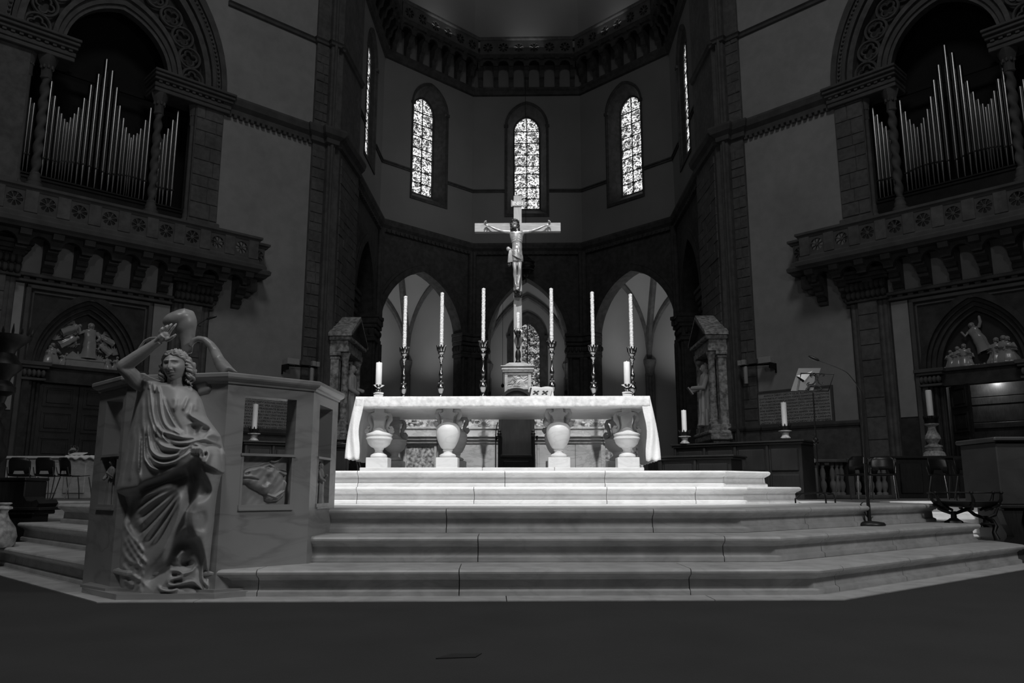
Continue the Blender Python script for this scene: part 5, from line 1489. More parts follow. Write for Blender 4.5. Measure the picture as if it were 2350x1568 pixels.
def face_panel(i, openings, nm):
    """wall slab of one side of the pulpit, with rectangular openings (t0, t1, z0, z1); the slab's ends are mitred into its neighbours"""
    p, q = ring_out[i], ring_out[i + 1]
    ip, iq = Vector(ring_in[i]), Vector(ring_in[i + 1])
    P0, d, n, L = face_frame(p, q)
    ts = sorted({0, L} | {a for o in openings for a in o[:2]}); zs = sorted({0, 1.33} | {a for o in openings for a in o[2:]})
    def P(t, z, inner):
        if not inner: return on_face(p, q, t, 0, z)
        ta, tb = (ip - P0).dot(d), (iq - P0).dot(d)
        tt = ta if t == 0 else tb if t == L else t
        return on_face(p, q, tt, -TH, z)
    m = MB()
    for a, b in zip(ts[:-1], ts[1:]):
        for c, e in zip(zs[:-1], zs[1:]):
            if any(o[0] <= a and b <= o[1] and o[2] <= c and e <= o[3] for o in openings): continue
            v = [P(a, c, 0), P(b, c, 0), P(b, e, 0), P(a, e, 0), P(a, c, 1), P(b, c, 1), P(b, e, 1), P(a, e, 1)]
            f = [(0, 1, 2, 3), (7, 6, 5, 4)]
            hole = lambda t_, z_: any(o[0] < t_ < o[1] and o[2] < z_ < o[3] for o in openings)
            tm, zm = (a + b) / 2, (c + e) / 2
            if a == 0 or hole(a - 1e-3, zm): f.append((0, 3, 7, 4))
            if b == L or hole(b + 1e-3, zm): f.append((1, 5, 6, 2))
            if c == 0 or hole(tm, c - 1e-3): f.append((0, 4, 5, 1))
            if e == 1.33 or hole(tm, e + 1e-3): f.append((3, 2, 6, 7))
            m.add(v, f)
    U_(m, nm)
LAB = math.dist(PA, PB); LCD = math.dist(PC_, PD); LDE = math.dist(PD, PE)
face_panel(0, [(.145, .46, .882, 1.255), (.145, .46, .54, .87)], 'left_side')
face_panel(1, [], 'corner_side')
face_panel(2, [(.120, .492, .882, 1.255), (.120, .492, .54, .87)], 'front_side')
face_panel(3, [(.17, .53, .882, 1.25), (.17, .53, .54, .87)], 'end_side')
face_panel_back = MB()
face_panel_back.prism([PG, PA, (PA[0] + .12, PA[1] + .06), (PG[0] + .12, PG[1])], 0, .86, 'z')
U_(face_panel_back, 'rear_side')
# floor of the pulpit and lower wall behind the reliefs
inn = offset_path(ring_out[:5], -.06)
U_(MB().prism(inn + [PF, PG], .40, .512, 'z'), 'pulpit_floor')
# rim
rimprof = [(-.15, 1.325), (.012, 1.325), (.018, 1.34), (.03, 1.345), (.045, 1.355), (.05, 1.365), (.05, 1.385), (.042, 1.392), (-.15, 1.392)]
U_(MB().sweep(rimprof, [PG] + ring_out[:5]), 'rim', smooth=0)
# plinth, wider under the statue
U_(MB().prism([(-2.87, 5.27), (-2.47, 4.925), (-1.90, 4.985), (-1.73, 5.11), (-1.60, 5.45), (-2.3, 5.8), (-2.9, 5.6)], 0, .034, 'z').prism([(-2.90, 5.30), (-2.62, 5.08), (-1.92, 5.02), (-1.745, 5.14), (-1.60, 5.45), (-2.9, 5.6)], .034, .05, 'z'), 'plinth', smooth=0)

def poly_field(T, Zg, poly):
    """inside mask and distance to the outline, numpy"""
    P = np.array(poly, float); n = len(P)
    inside = np.zeros(T.shape, bool); dist = np.full(T.shape, 1e9)
    for i in range(n):
        a, b = P[i], P[(i + 1) % n]
        c = (a[1] > Zg) != (b[1] > Zg)
        with np.errstate(divide='ignore', invalid='ignore'):
            xi = (b[0] - a[0]) * (Zg - a[1]) / (b[1] - a[1] + 1e-12) + a[0]
        inside ^= c & (T < xi)
        dist = np.minimum(dist, seg_dist(T, Zg, a, b))
    return inside, dist
def seg_dist(T, Zg, a, b):
    d = np.array(b, float) - np.array(a, float); L2 = (d ** 2).sum() + 1e-12
    k = np.clip(((T - a[0]) * d[0] + (Zg - a[1]) * d[1]) / L2, 0, 1)
    return np.hypot(T - a[0] - k * d[0], Zg - a[1] - k * d[1])
def line_dist(T, Zg, pts):
    r = np.full(T.shape, 1e9)
    for a, b in zip(pts[:-1], pts[1:]): r = np.minimum(r, seg_dist(T, Zg, a, b))
    return r
# ---- ox head relief in the front panel; drawing units: x 0..560, y down 0..620
def front_relief():
    n, k = 130, 140
    X, Yg = np.meshgrid(np.linspace(0, 590, n), np.linspace(0, 620, k), indexing='ij')
    ox = [(15, 215), (45, 185), (120, 140), (220, 120), (285, 92), (325, 72), (385, 98), (430, 150), (470, 158), (520, 163), (556, 188), (548, 215), (520, 236), (500, 240), (525, 290), (535, 400), (515, 500), (455, 552), (360, 562), (310, 532), (300, 470), (230, 425), (150, 385), (90, 335), (30, 322), (12, 270)]
    ins, dist = poly_field(X, Yg, ox)
    q = np.clip(dist / 70, 0, 1)
    H = np.where(ins, .034 * np.sqrt(1 - (1 - q) ** 2) + .004, 0)
    def bump(pts, a, w):
        nonlocal H
        H = H + np.where(ins | (a < 0), a * np.exp(-(line_dist(X, Yg, pts) / w) ** 2), 0)
    bump([(315, 140), (318, 142)], -.016, 26); bump([(316, 143), (322, 146)], .010, 10); bump([(270, 120), (320, 105), (370, 125)], .009, 16)
    bump([(70, 222), (95, 212)], -.012, 12); bump([(60, 195), (120, 165), (230, 135)], .010, 30)
    bump([(30, 275), (100, 272), (180, 285), (200, 290)], -.012, 9); bump([(40, 250), (110, 245), (160, 255)], .006, 14)
    bump([(300, 250), (310, 300), (290, 350)], -.010, 22); bump([(340, 190), (370, 260), (350, 340), (270, 380)], .012, 34)
    bump([(430, 158), (500, 185), (545, 190)], -.016, 13); bump([(440, 190), (500, 225), (530, 222)], .012, 10); bump([(430, 145), (480, 160), (540, 178)], .010, 8)
    for j in range(4): bump([(320 + 12 * j, 470 + 18 * j), (390 + 14 * j, 500 + 6 * j), (480 + 8 * j, 430 - 4 * j), (505, 330 - 10 * j)], .007, 11); bump([(330 + 12 * j, 485 + 18 * j), (400 + 14 * j, 515 + 4 * j), (490 + 8 * j, 440)], -.006, 8)
    bump([(355, 55), (390, 70), (430, 60), (470, 15)], 0, 10)
    horn = np.exp(-(line_dist(X, Yg, [(350, 62), (395, 66), (430, 50), (465, 8)]) / 13) ** 2)
    H = np.maximum(H, .026 * horn)
    H = H + .0015 * np.sin(X * .07 + Yg * .05) * np.where(ins, 1, .6)
    G = []
    for i in range(n):
        G.append([on_face(PC_, PD, .120 + X[i, j] * .372 / 590, -.045 + float(H[i, j]), .87 - Yg[i, j] * .33 / 620) for j in range(k)])
    m = MB().grid(G)
    o = U_(m, 'ox_relief', 'ambo', 180)
    o['label'] = 'carved ox head relief in the front panel'
front_relief()
# frames and sills round the windows and panels
for p, q, t0, t1 in ((PA, PB, .145, .46), (PC_, PD, .12, .492), (PD, PE, .17, .53)):
    m = MB()
    def bar(a, b, z0, z1, o0, o1):
        v = [on_face(p, q, t, o, z) for z in (z0, z1) for t, o in ((a, o1), (b, o1), (b, o0), (a, o0))]
        m.add(v, [(0, 3, 2, 1), (4, 5, 6, 7), (0, 1, 5, 4), (1, 2, 6, 5), (2, 3, 7, 6), (3, 0, 4, 7)])
    bar(t0 - .004, t1 + .012, .868, .884, -TH, .010); bar(t0 - .004, t1 + .004, .532, .556, -.05, .006); bar(t0 - .004, t1 + .006, .520, .532, -.05, .014)
    bar(t0, t0 + .016, .55, .87, -.05, .002); bar(t1 - .016, t1, .55, .87, -.05, .002)
    bar(t0, t1, .54, .87, -.06, -.048)
    U_(m, 'panel_sill', 'ambo')
for (p, q, t, h, sd) in ((PA, PB, .30, .30, 61), (PD, PE, .35, .29, 62)):
    f_ = figure(h, ([(-.13, 0, .78), (-.2, -.08, .62), (-.08, -.2, .56)], [(.13, 0, .78), (.19, -.06, .6), (.1, -.2, .7)]), 9, sd, n=20, flat=.7)
    _, d, n_, L = face_frame(p, q)
    Mx = Matrix(((d.x, -n_.x, 0), (d.y, -n_.y, 0), (0, 0, 1)))
    b = Vector(on_face(p, q, t, -.025, .553))
    f_.v = [tuple(Mx @ Vector(c) + b) for c in f_.v]
    U_(f_, 'panel_figure', 'ambo', 60)
# carved lobe and wings rising above the rim (remeshed into single soft forms)
def soft(m, nm, vox, it=4, mat='ambo', par=None, fn=U_):
    o = fn(m, nm, mat, 180)
    r = o.modifiers.new('fuse', 'REMESH'); r.mode = 'VOXEL'; r.voxel_size = vox; r.use_smooth_shade = True
    s = o.modifiers.new('soften', 'SMOOTH'); s.iterations = it; s.factor = .5
    return o
tz_ = lambda x, y, Y: at(260 + x / 4.9, 690 + y / 4.9, Y)
m = MB()
YL = 5.22
lob = [((800, 82), 4), ((790, 130), 55), ((780, 180), 110), ((790, 230), 125), ((815, 300), 112), ((830, 370), 100), ((835, 440), 85), ((830, 520), 70), ((830, 600), 62)]
m.tube([tz_(*c, YL) for c, r in lob], [r / 4.9 * .00268 for c, r in lob], 20)
lob2 = [((812, 98), 14), ((740, 155), 48), ((660, 200), 54), ((600, 228), 44), ((566, 240), 20)]
m.tube([tz_(*c, YL - .05) for c, r in lob2], [r / 4.9 * .0028 for c, r in lob2], 14)
m.ball(tz_(728, 212, YL - .02), (.104, .078, .058), 20, 14, Matrix.Rotation(math.radians(-16), 3, 'Y'))
m.tube([tz_(720, 215, YL - .01), tz_(770, 150, YL), tz_(792, 110, YL), tz_(801, 84, YL)], [.058, .046, .024, .004], 18)
m.ball(tz_(815, 260, YL), (.072, .075, .10), 18, 14)
lob3 = [((800, 95), 14), ((860, 150), 60), ((890, 220), 50), ((890, 320), 40), ((870, 420), 30)]
m.tube([tz_(*c, YL) for c, r in lob3], [r / 4.9 * .0027 for c, r in lob3], 14)
soft(m, 'carved_lobe', .009, 8)
m = MB()
wr = [((862, 520), 26), ((895, 455), 36), ((955, 428), 38), ((1025, 440), 42), ((1095, 500), 50), ((1145, 575), 60), ((1182, 660), 66), ((1222, 740), 76), ((1280, 798), 74)]
m.tube([tz_(*c, 5.16 - .05 * (i > 5)) for i, (c, r) in enumerate(wr)], [r / 4.9 * .0027 for c, r in wr], 12)
m.tube([tz_(1215, 640, 5.14), tz_(1260, 700, 5.12), tz_(1320, 770, 5.11), tz_(1400, 815, 5.11)], [.012, .018, .018, .006], 10)
soft(m, 'right_wing', .008, 6)
m = MB()
wl = [((262, 580), 10), ((300, 520), 12), ((350, 455), 14), ((410, 425), 16), ((480, 420), 18), ((540, 440), 18)]
m.tube([tz_(*c, 5.24) for c, r in wl], [r / 4.9 * .0027 for c, r in wl], 10)
U_(m, 'left_wing', 'ambo', 60)
# folded wing feathers carved on the pulpit face beside the statue
m = MB()
for a, b, c, r in (((1290, 990), (1180, 1050), (1050, 1180), .016), ((1290, 1060), (1200, 1110), (1070, 1240), .016), ((1275, 1130), (1200, 1190), (1110, 1310), .018), ((1270, 1190), (1220, 1260), (1150, 1380), .016), ((1170, 920), (1060, 930), (940, 960), .022), ((1180, 960), (1080, 1000), (960, 1040), .022), ((1230, 930), (1220, 1000), (1140, 1090), .012)):
    m.tube([tz_(*a, 5.105), tz_(*b, 5.09), tz_(*c, 5.10)], [r * .9, r * 1.5, r * 1.1], 8)
soft(m, 'carved_feathers', .007, 6)
# ---- reading microphone on the pulpit
pm = thing('gooseneck_microphone', 'small black gooseneck microphone rising behind the pulpit’s carved lobe', 'microphone', (-2.30, 5.40, 1.39))
pp = [Vector(at(u, v, 5.40)) - Vector((-2.30, 5.40, 1.39)) for u, v in ((425, 870), (440, 775), (455, 745), (466, 738), (474, 733))]
m = MB().tube([(pp[0].x, 0, -.02)] + pp[1:4] + [pp[4]], .004, 6)
m.build('gooseneck', 'black', pm, smooth=60)
q0, q1 = pp[4], Vector(at(497, 726, 5.40)) - Vector((-2.30, 5.40, 1.39))
MB().tube([q0, q0 + (q1 - q0) * .15, q0 + (q1 - q0) * .9, q1], [.005, .010, .010, .006], 10).build('microphone_head', 'black', pm, smooth=60)

# ================================================================ angel statue on the pulpit's front corner
STX = at(385, 1350, 4.95)[0]
ang = thing('angel_statue', 'marble angel in draped robe with raised hand, carved before the pulpit', 'statue', (STX, 4.95, .05))
def N_(m, nm, mat='statue', smooth=180):
    m.v = [(x - STX, y - 4.95, z - .05) for x, y, z in m.v]
    return m.build(nm, mat, ang, smooth=smooth)
def zc(a, sc=2.177, ox=180, oy=680): return [(ox + x / sc, oy + y / sc) for x, y in a]
up = lambda a: zc(a, 4.9, 260, 690)
lo = lambda a: zc(a, 3.825, 240, 980)
Lsil = np.array(zc([(296, 384), (294, 400), (290, 430), (287, 500), (268, 600), (246, 700), (226, 800), (210, 880), (192, 950), (190, 972), (200, 985), (232, 1000), (246, 1050), (236, 1100), (222, 1130), (214, 1200), (206, 1300), (204, 1400), (212, 1498)]))
Rsil = np.array(zc([(332, 384), (352, 400), (420, 424), (560, 446), (600, 474), (622, 515), (650, 600), (692, 660), (720, 700), (742, 790), (738, 880), (722, 910), (704, 1000), (692, 1100), (680, 1200), (670, 1300), (663, 1400), (668, 1498)]))
NU, NV = 190, 330
vs = np.linspace(Lsil[0, 1], Lsil[-1, 1], NV)
lx, rx = np.interp(vs, Lsil[:, 1], Lsil[:, 0]), np.interp(vs, Rsil[:, 1], Rsil[:, 0])
s = np.sin(np.linspace(-1, 1, NU) * PI / 2)
Sg = np.repeat(s[:, None], NV, 1); Vg = np.repeat(vs[None, :], NU, 0)
Ug = (lx + rx)[None, :] / 2 + Sg * (rx - lx)[None, :] / 2
Dp = np.interp(vs, [857, 885, 930, 1000, 1060, 1130, 1230, 1320, 1362], [.17, .25, .29, .31, .34, .31, .28, .27, .27])
BK = 5.20
H = np.zeros_like(Ug)
def smooth_line(pts, k=5):
    if len(pts) < 3: return pts
    Q = [pts[0]] + list(pts) + [pts[-1]]; out = []
    for i in range(1, len(Q) - 2):
        for j in range(k):
            t = j / k
            out.append(tuple(.5 * ((2 * Q[i][x]) + (Q[i + 1][x] - Q[i - 1][x]) * t + (2 * Q[i - 1][x] - 5 * Q[i][x] + 4 * Q[i + 1][x] - Q[i + 2][x]) * t * t + (3 * Q[i][x] - Q[i - 1][x] - 3 * Q[i + 1][x] + Q[i + 2][x]) * t ** 3) for x in (0, 1)))
    return out + [pts[-1]]
def ridge(pts, a, w):
    global H
    pts = smooth_line(pts); w = w * 1.25
    best = np.full(Ug.shape, 1e9); arc = np.zeros(Ug.shape); acc = 0.0
    for p, q in zip(pts[:-1], pts[1:]):
        dx, dy = q[0] - p[0], q[1] - p[1]; L = math.hypot(dx, dy) + 1e-9
        k = np.clip(((Ug - p[0]) * dx + (Vg - p[1]) * dy) / (L * L), 0, 1)
        d = np.hypot(Ug - p[0] - k * dx, Vg - p[1] - k * dy)
        m_ = d < best; best = np.where(m_, d, best); arc = np.where(m_, acc + k * L, arc); acc += L
    taper = np.clip(np.minimum(arc, acc - arc) / (.22 * acc + 1e-6), 0, 1)
    H = H + a * (.15 + .85 * taper * (2 - taper)) * np.exp(-(best / w) ** 2)
def step_(pts, a, w, sgn=1, fade=None):
    """raise one side of a line (the side to the right of travel, screen sense) with a soft edge"""
    global H
    pts = smooth_line(pts, 4)
    d = line_dist(Ug, Vg, pts)
    sd = np.zeros_like(Ug); best = np.full(Ug.shape, 1e9)
    for p, q in zip(pts[:-1], pts[1:]):
        dd = seg_dist(Ug, Vg, p, q); cr = (q[0] - p[0]) * (Vg - p[1]) - (q[1] - p[1]) * (Ug - p[0])
        m_ = dd < best - 1e-9; best = np.where(m_, dd, best); sd = np.where(m_, np.sign(cr), sd)
    win = 1.0 if fade is None else np.clip((Vg - fade[0]) / fade[1], 0, 1)
    H = H + win * a / (1 + np.exp(np.clip(-sgn * sd * d / w, -50, 50)))
A1 = .016
for pts in (up([(385, 1000), (400, 1250), (440, 1400), (490, 1500), (560, 1568)]), up([(400, 920), (412, 1000), (440, 1250), (480, 1400), (560, 1480), (680, 1500), (800, 1530)]), up([(520, 1000), (530, 1200), (560, 1350), (620, 1440), (760, 1500)]), up([(555, 1080), (600, 1200), (640, 1300), (700, 1400), (790, 1500)])): ridge(pts, A1, 2.7)
ridge(up([(575, 1110), (640, 1250), (710, 1390), (770, 1480)]), -.020, 3.2)
ridge(up([(480, 1020), (500, 1240), (560, 1400), (660, 1470)]), -.014, 3)
ridge(up([(700, 1090), (690, 1180), (655, 1230)]), .014, 5); ridge(up([(850, 1080), (780, 1240)]), .012, 3); ridge(up([(900, 1150), (860, 1290)]), .010, 3.5); ridge(up([(940, 1080), (930, 1250)]), .008, 4)
ridge(up([(830, 1270), (940, 1330), (1100, 1420), (1200, 1500), (1240, 1568)]), .028, 4.5)
ridge(up([(900, 1380), (920, 1480), (900, 1540)]), -.04, 9); ridge(up([(990, 1440), (1060, 1490)]), -.03, 7)
for pts in (up([(290, 850), (280, 1010)]), up([(345, 880), (335, 1010)]), up([(400, 900), (395, 1000)]), up([(450, 930), (460, 1030)]), up([(500, 960), (510, 1040)])): ridge(pts, .012, 2.4)
for pts in (up([(260, 1000), (250, 1300), (200, 1568)]), up([(330, 1100), (320, 1568)]), lo([(300, 0), (290, 300), (300, 420)]), lo([(255, 0), (190, 250), (130, 480)])): ridge(pts, .014, 3.4)
for pts, a, w in ((lo([(200, 40), (150, 330), (120, 500)]), .012, 3), (lo([(275, 60), (245, 300), (215, 480)]), .016, 3.4), (lo([(230, 60), (200, 300), (160, 500)]), -.016, 3), (lo([(320, 60), (305, 280), (310, 480)]), .014, 2.6)): ridge(pts, a, w)
ridge(up([(230, 1150), (160, 1500)]), -.022, 4); ridge(lo([(215, 20), (170, 300)]), -.012, 4); ridge(lo([(330, 20), (325, 300), (310, 420)]), -.024, 3)
for pts, a, w in ((lo([(350, -40), (345, 230), (370, 310), (420, 360), (490, 375)]), .024, 3.2), (lo([(375, -40), (390, 150), (420, 220), (480, 260), (560, 265), (640, 240), (700, 190), (780, 155)]), .026, 3.2),
                  (lo([(420, -10), (450, 110), (520, 170), (620, 190), (700, 185)]), .022, 3), (lo([(480, -20), (520, 90), (600, 140), (720, 140), (800, 120), (880, 110), (960, 140)]), .022, 3),
                  (lo([(400, 250), (440, 300), (520, 325), (620, 300), (720, 240), (760, 200)]), .026, 3.2), (lo([(560, 60), (640, 85), (740, 95), (860, 85)]), .018, 2.6), (lo([(600, 20), (680, 70)]), .014, 3),
                  (lo([(780, 155), (820, 160), (860, 200), (870, 260)]), .022, 3), (lo([(860, 100), (950, 60), (1020, 100), (1070, 240)]), .03, 6), (lo([(880, 140), (960, 160), (1040, 200)]), -.016, 3)): ridge(pts, a, w)
for pts in (lo([(365, 60), (380, 190), (410, 250), (470, 290), (560, 295), (650, 270)]), lo([(440, 40), (480, 190), (560, 225), (660, 225)]), lo([(500, 30), (560, 120), (650, 165), (740, 165)]), lo([(390, 270), (430, 335), (520, 360), (620, 335)])): ridge(pts, -.022, 3)
ridge(lo([(880, 190), (915, 230), (900, 285), (870, 330)]), .03, 5); ridge(lo([(885, 225), (890, 260)]), -.022, 2.5)
ridge(lo([(1050, 200), (1072, 300), (1056, 410)]), .018, 3); ridge(lo([(1010, 180), (1030, 300), (1040, 400)]), -.014, 3); ridge(lo([(990, 480), (1000, 560), (980, 680), (972, 820)]), -.022, 6)
# shadowed hollow under the draped apron, legs in the thin under-robe
step_(lo([(100, 560), (300, 545), (440, 500), (560, 430), (700, 340), (790, 285), (840, 300)]), -.045, 2.2)
cascade = lo([(835, 300), (850, 390), (900, 480), (922, 560), (880, 620), (790, 660), (750, 720), (740, 850), (770, 950), (830, 1040), (870, 1150), (885, 1230), (900, 1480)])
step_(cascade, .075, 2.2, -1, (1025, 95))
ridge(cascade[4:10], .010, 2.6)
ridge(lo([(850, 740), (868, 820), (840, 920)]), -.014, 8)
ridge(lo([(300, 560), (450, 510), (600, 470), (740, 420)]), -.05, 9); ridge(lo([(760, 330), (780, 480), (760, 600), (740, 750)]), -.05, 8)
for pts, a, w in ((lo([(600, 500), (450, 560), (290, 650)]), .020, 4.2), (lo([(640, 520), (480, 610), (280, 760)]), .022, 4), (lo([(660, 540), (500, 680), (280, 890)]), .020, 3.6), (lo([(672, 570), (520, 760), (310, 1020)]), .020, 3.6), (lo([(680, 600), (560, 800), (400, 1040)]), .018, 3.6),
                  (lo([(690, 560), (640, 800), (560, 1000), (470, 1190)]), .034, 9), (lo([(715, 870), (640, 960), (560, 1130), (480, 1230)]), .016, 5)): ridge(pts, a, w)
for pts in (lo([(600, 540), (420, 620), (290, 710)]), lo([(640, 560), (450, 700), (285, 830)]), lo([(650, 590), (480, 770), (300, 950)]), lo([(665, 620), (540, 800), (380, 1010)])): ridge(pts, -.013, 3)
ridge(lo([(240, 600), (230, 720), (220, 800), (260, 900), (300, 960)]), -.055, 8)
ridge(lo([(735, 930), (640, 1060), (560, 1180), (440, 1300), (360, 1390)]), -.045, 11); ridge(lo([(740, 980), (760, 1100), (700, 1230)]), -.055, 15); ridge(lo([(620, 1160), (700, 1090)]), .02, 6)
ridge(lo([(580, 1225), (720, 1210), (800, 1190)]), -.03, 6)
for pts in (lo([(580, 1258), (640, 1262), (680, 1285), (665, 1318), (590, 1336), (556, 1368), (590, 1390), (660, 1380), (770, 1355), (820, 1390), (880, 1440), (940, 1445)]), lo([(470, 1400), (500, 1430), (580, 1440), (660, 1410)]), lo([(870, 1150), (858, 1320), (900, 1390), (940, 1400)]), lo([(680, 1290), (760, 1270), (800, 1220)])): ridge(pts, .024, 2.6)
for pts in (lo([(590, 1300), (640, 1300)]), lo([(600, 1365), (680, 1350)]), lo([(560, 1415), (760, 1400), (840, 1440)]), lo([(895, 1250), (900, 1340)])): ridge(pts, -.025, 4)
for pts in (lo([(150, 830), (200, 900), (340, 1100)]), lo([(160, 960), (230, 1100), (310, 1210)]), lo([(130, 1030), (200, 1160), (330, 1230)]), lo([(200, 960), (300, 1120), (370, 1200)]), lo([(140, 1200), (240, 1300), (330, 1350)]), lo([(160, 1340), (260, 1400)])): ridge(pts, .016, 4)
H += .004 * np.sin(Ug * .31 + Vg * .11) * np.sin(Vg * .23) * ((Ug < 330) & (Vg > 1190))
H *= 1.35
front = np.power(np.clip(1 - np.abs(Sg) ** 2.6, 0, 1), .5)
Yg_ = BK - .03 - (Dp[None, :] - .02) * front - H * np.clip(front * 1.6, .0, 1)
G = []
for j in range(NV):
    row = [at(float(Ug[i, j]), float(Vg[i, j]), float(Yg_[i, j])) for i in range(NU)]
    a, b = at(float(rx[j]) - 2, float(vs[j]), BK + .08), at(float(lx[j]) + 2, float(vs[j]), BK + .08)
    G.append(row + [a, b])
GG = [[G[j][i] for j in range(NV)] for i in range(NU + 2)]
m = MB().grid(GG, True)
nv_ = NV
m.f.append(tuple(i * nv_ for i in range(NU + 2))); m.f.append(tuple(i * nv_ + nv_ - 1 for i in range(NU + 1, -1, -1)))
# neck, head, raised right arm and hand, left hand: fused with the robe into one skin
PXM = .00270
def e_(x, y, Y): return Vector(at(260 + x / 4.9, 690 + y / 4.9, Y))
HC = e_(692, 735, 4.975)
m.tube([e_(700, 1090, 5.02), e_(697, 1000, 5.01), e_(692, 900, 4.99), e_(690, 840, 4.98)], [.075, .052, .045, .045], 14)
m.tube([e_(560, 1010, 5.03), e_(640, 1040, 4.98), e_(740, 1040, 4.98), e_(880, 1010, 5.03)], [.03, .04, .04, .03], 10)
n, k = 150, 170
_t = np.linspace(0, 2 * PI, n, endpoint=False)
TH_, PH_ = np.meshgrid(_t - .62 * np.sin(_t), np.linspace(0, PI, k), indexing='ij')
hx, hy, hz = np.sin(PH_) * np.sin(TH_), -np.sin(PH_) * np.cos(TH_), -np.cos(PH_)
jaw = np.clip(-hz, 0, 1)
X, Yh, Zh = hx * (.069 - .020 * jaw ** 1.5), hy * (.088 - .006 * jaw), hz * .104
fr = np.clip(-hy, 0, 1) ** .7
def g2(cx, cz, wx, wz): return np.exp(-((X - cx) / wx) ** 2 - ((Zh - cz) / wz) ** 2)
out = np.zeros_like(X)
out += .021 * np.exp(-(X / .0075) ** 2) * np.exp(-((Zh + .020) / .015) ** 2) + .013 * np.exp(-(X / .0062) ** 2) * np.exp(-((Zh - .006) / .022) ** 2)
out += .009 * g2(.010, -.028, .005, .005) + .009 * g2(-.010, -.028, .005, .005)
for sx in (-1, 1):
    out += -.020 * g2(sx * .028, .010, .017, .011) + .0125 * g2(sx * .028, .0085, .0105, .0055) - .004 * g2(sx * .028, .0085, .011, .0012) + .007 * g2(sx * .027, .029, .022, .006) + .008 * g2(sx * .036, -.022, .018, .016) - .004 * g2(sx * .022, -.038, .006, .012)
out += .008 * g2(0, -.047, .017, .0040) - .009 * g2(0, -.0525, .020, .0020) + .009 * g2(0, -.058, .014, .0042) - .007 * g2(0, -.068, .014, .004) + .010 * g2(0, -.083, .016, .010)
out += .004 * g2(0, .06, .05, .03)
Yh = Yh - out * fr
yaw_, tl = math.radians(3), math.radians(-4)
Mh = Matrix.Rotation(tl, 3, 'Y') @ Matrix.Rotation(yaw_, 3, 'Z') @ Matrix.Rotation(math.radians(4), 3, 'X')
hm = MB().grid([[tuple(Mh @ Vector((X[i, j], Yh[i, j], Zh[i, j])) + HC) for j in range(k)] for i in range(n)], True)
N_(hm, 'head', 'statue', 180)
a, r = chain([e_(330, 930, 5.04), e_(250, 890, 5.0), e_(180, 810, 4.95), e_(120, 745, 4.93), e_(190, 690, 4.92), e_(330, 590, 4.90), e_(450, 500, 4.88), e_(520, 450, 4.87)], [.060, .052, .046, .044, .043, .038, .029, .026])
m.tube(a, r, 16)
hd_ = MB()
hd_.tube([e_(470, 487, 4.875), e_(500, 462, 4.87), e_(540, 428, 4.865), e_(575, 396, 4.86)], [.024, .027, .034, .033], 14, flat=.62)
hd_.ball(e_(557, 410, 4.866), (.036, .020, .032), 16, 10); hd_.ball(e_(578, 388, 4.862), (.034, .018, .026), 16, 10); hd_.ball(e_(600, 425, 4.860), (.018, .014, .018), 10, 7)
for b0, b1, b2, b3, r_ in (((520, 388), (524, 350), (540, 318), (560, 298), .0078), ((553, 374), (568, 330), (592, 296), (616, 276), .0088), ((588, 366), (612, 316), (640, 280), (662, 258), .0090), ((625, 374), (654, 326), (686, 288), (712, 258), .0086)):
    hd_.tube([e_(*b0, 4.862), e_(*b1, 4.850), e_(*b2, 4.845), e_(*b3, 4.852)], [r_ * 1.15, r_, r_ * .92, r_ * .6], 10)
hd_.tube([e_(596, 444, 4.862), e_(640, 430, 4.850), e_(676, 404, 4.842), e_(706, 378, 4.842)], [.015, .0115, .0095, .006], 10)
soft(hd_, 'right_hand', .0022, 9, 'statue', None, lambda q, nm, mt, sm: N_(q, nm, mt, sm))
l_ = lambda x, y, Y: Vector(at(240 + x / 3.825, 980 + y / 3.825, Y))
for kx in range(4):
    x0 = 772 + kx * 20
    m.tube([l_(x0 + 6, 160, 4.90), l_(x0 + 4, 195, 4.855), l_(x0, 228, 4.865), l_(x0 - 2, 245, 4.885)], [.011, .0105, .0095, .0065], 8)
m.tube([l_(760, 200, 4.93), l_(800, 260, 4.92), l_(850, 250, 4.93)], [.03, .035, .03], 10)
o = N_(m, 'angel_figure')
r = o.modifiers.new('fuse', 'REMESH'); r.mode = 'VOXEL'; r.voxel_size = .0042; r.use_smooth_shade = True
sm = o.modifiers.new('soften', 'SMOOTH'); sm.iterations = 3; sm.factor = .5
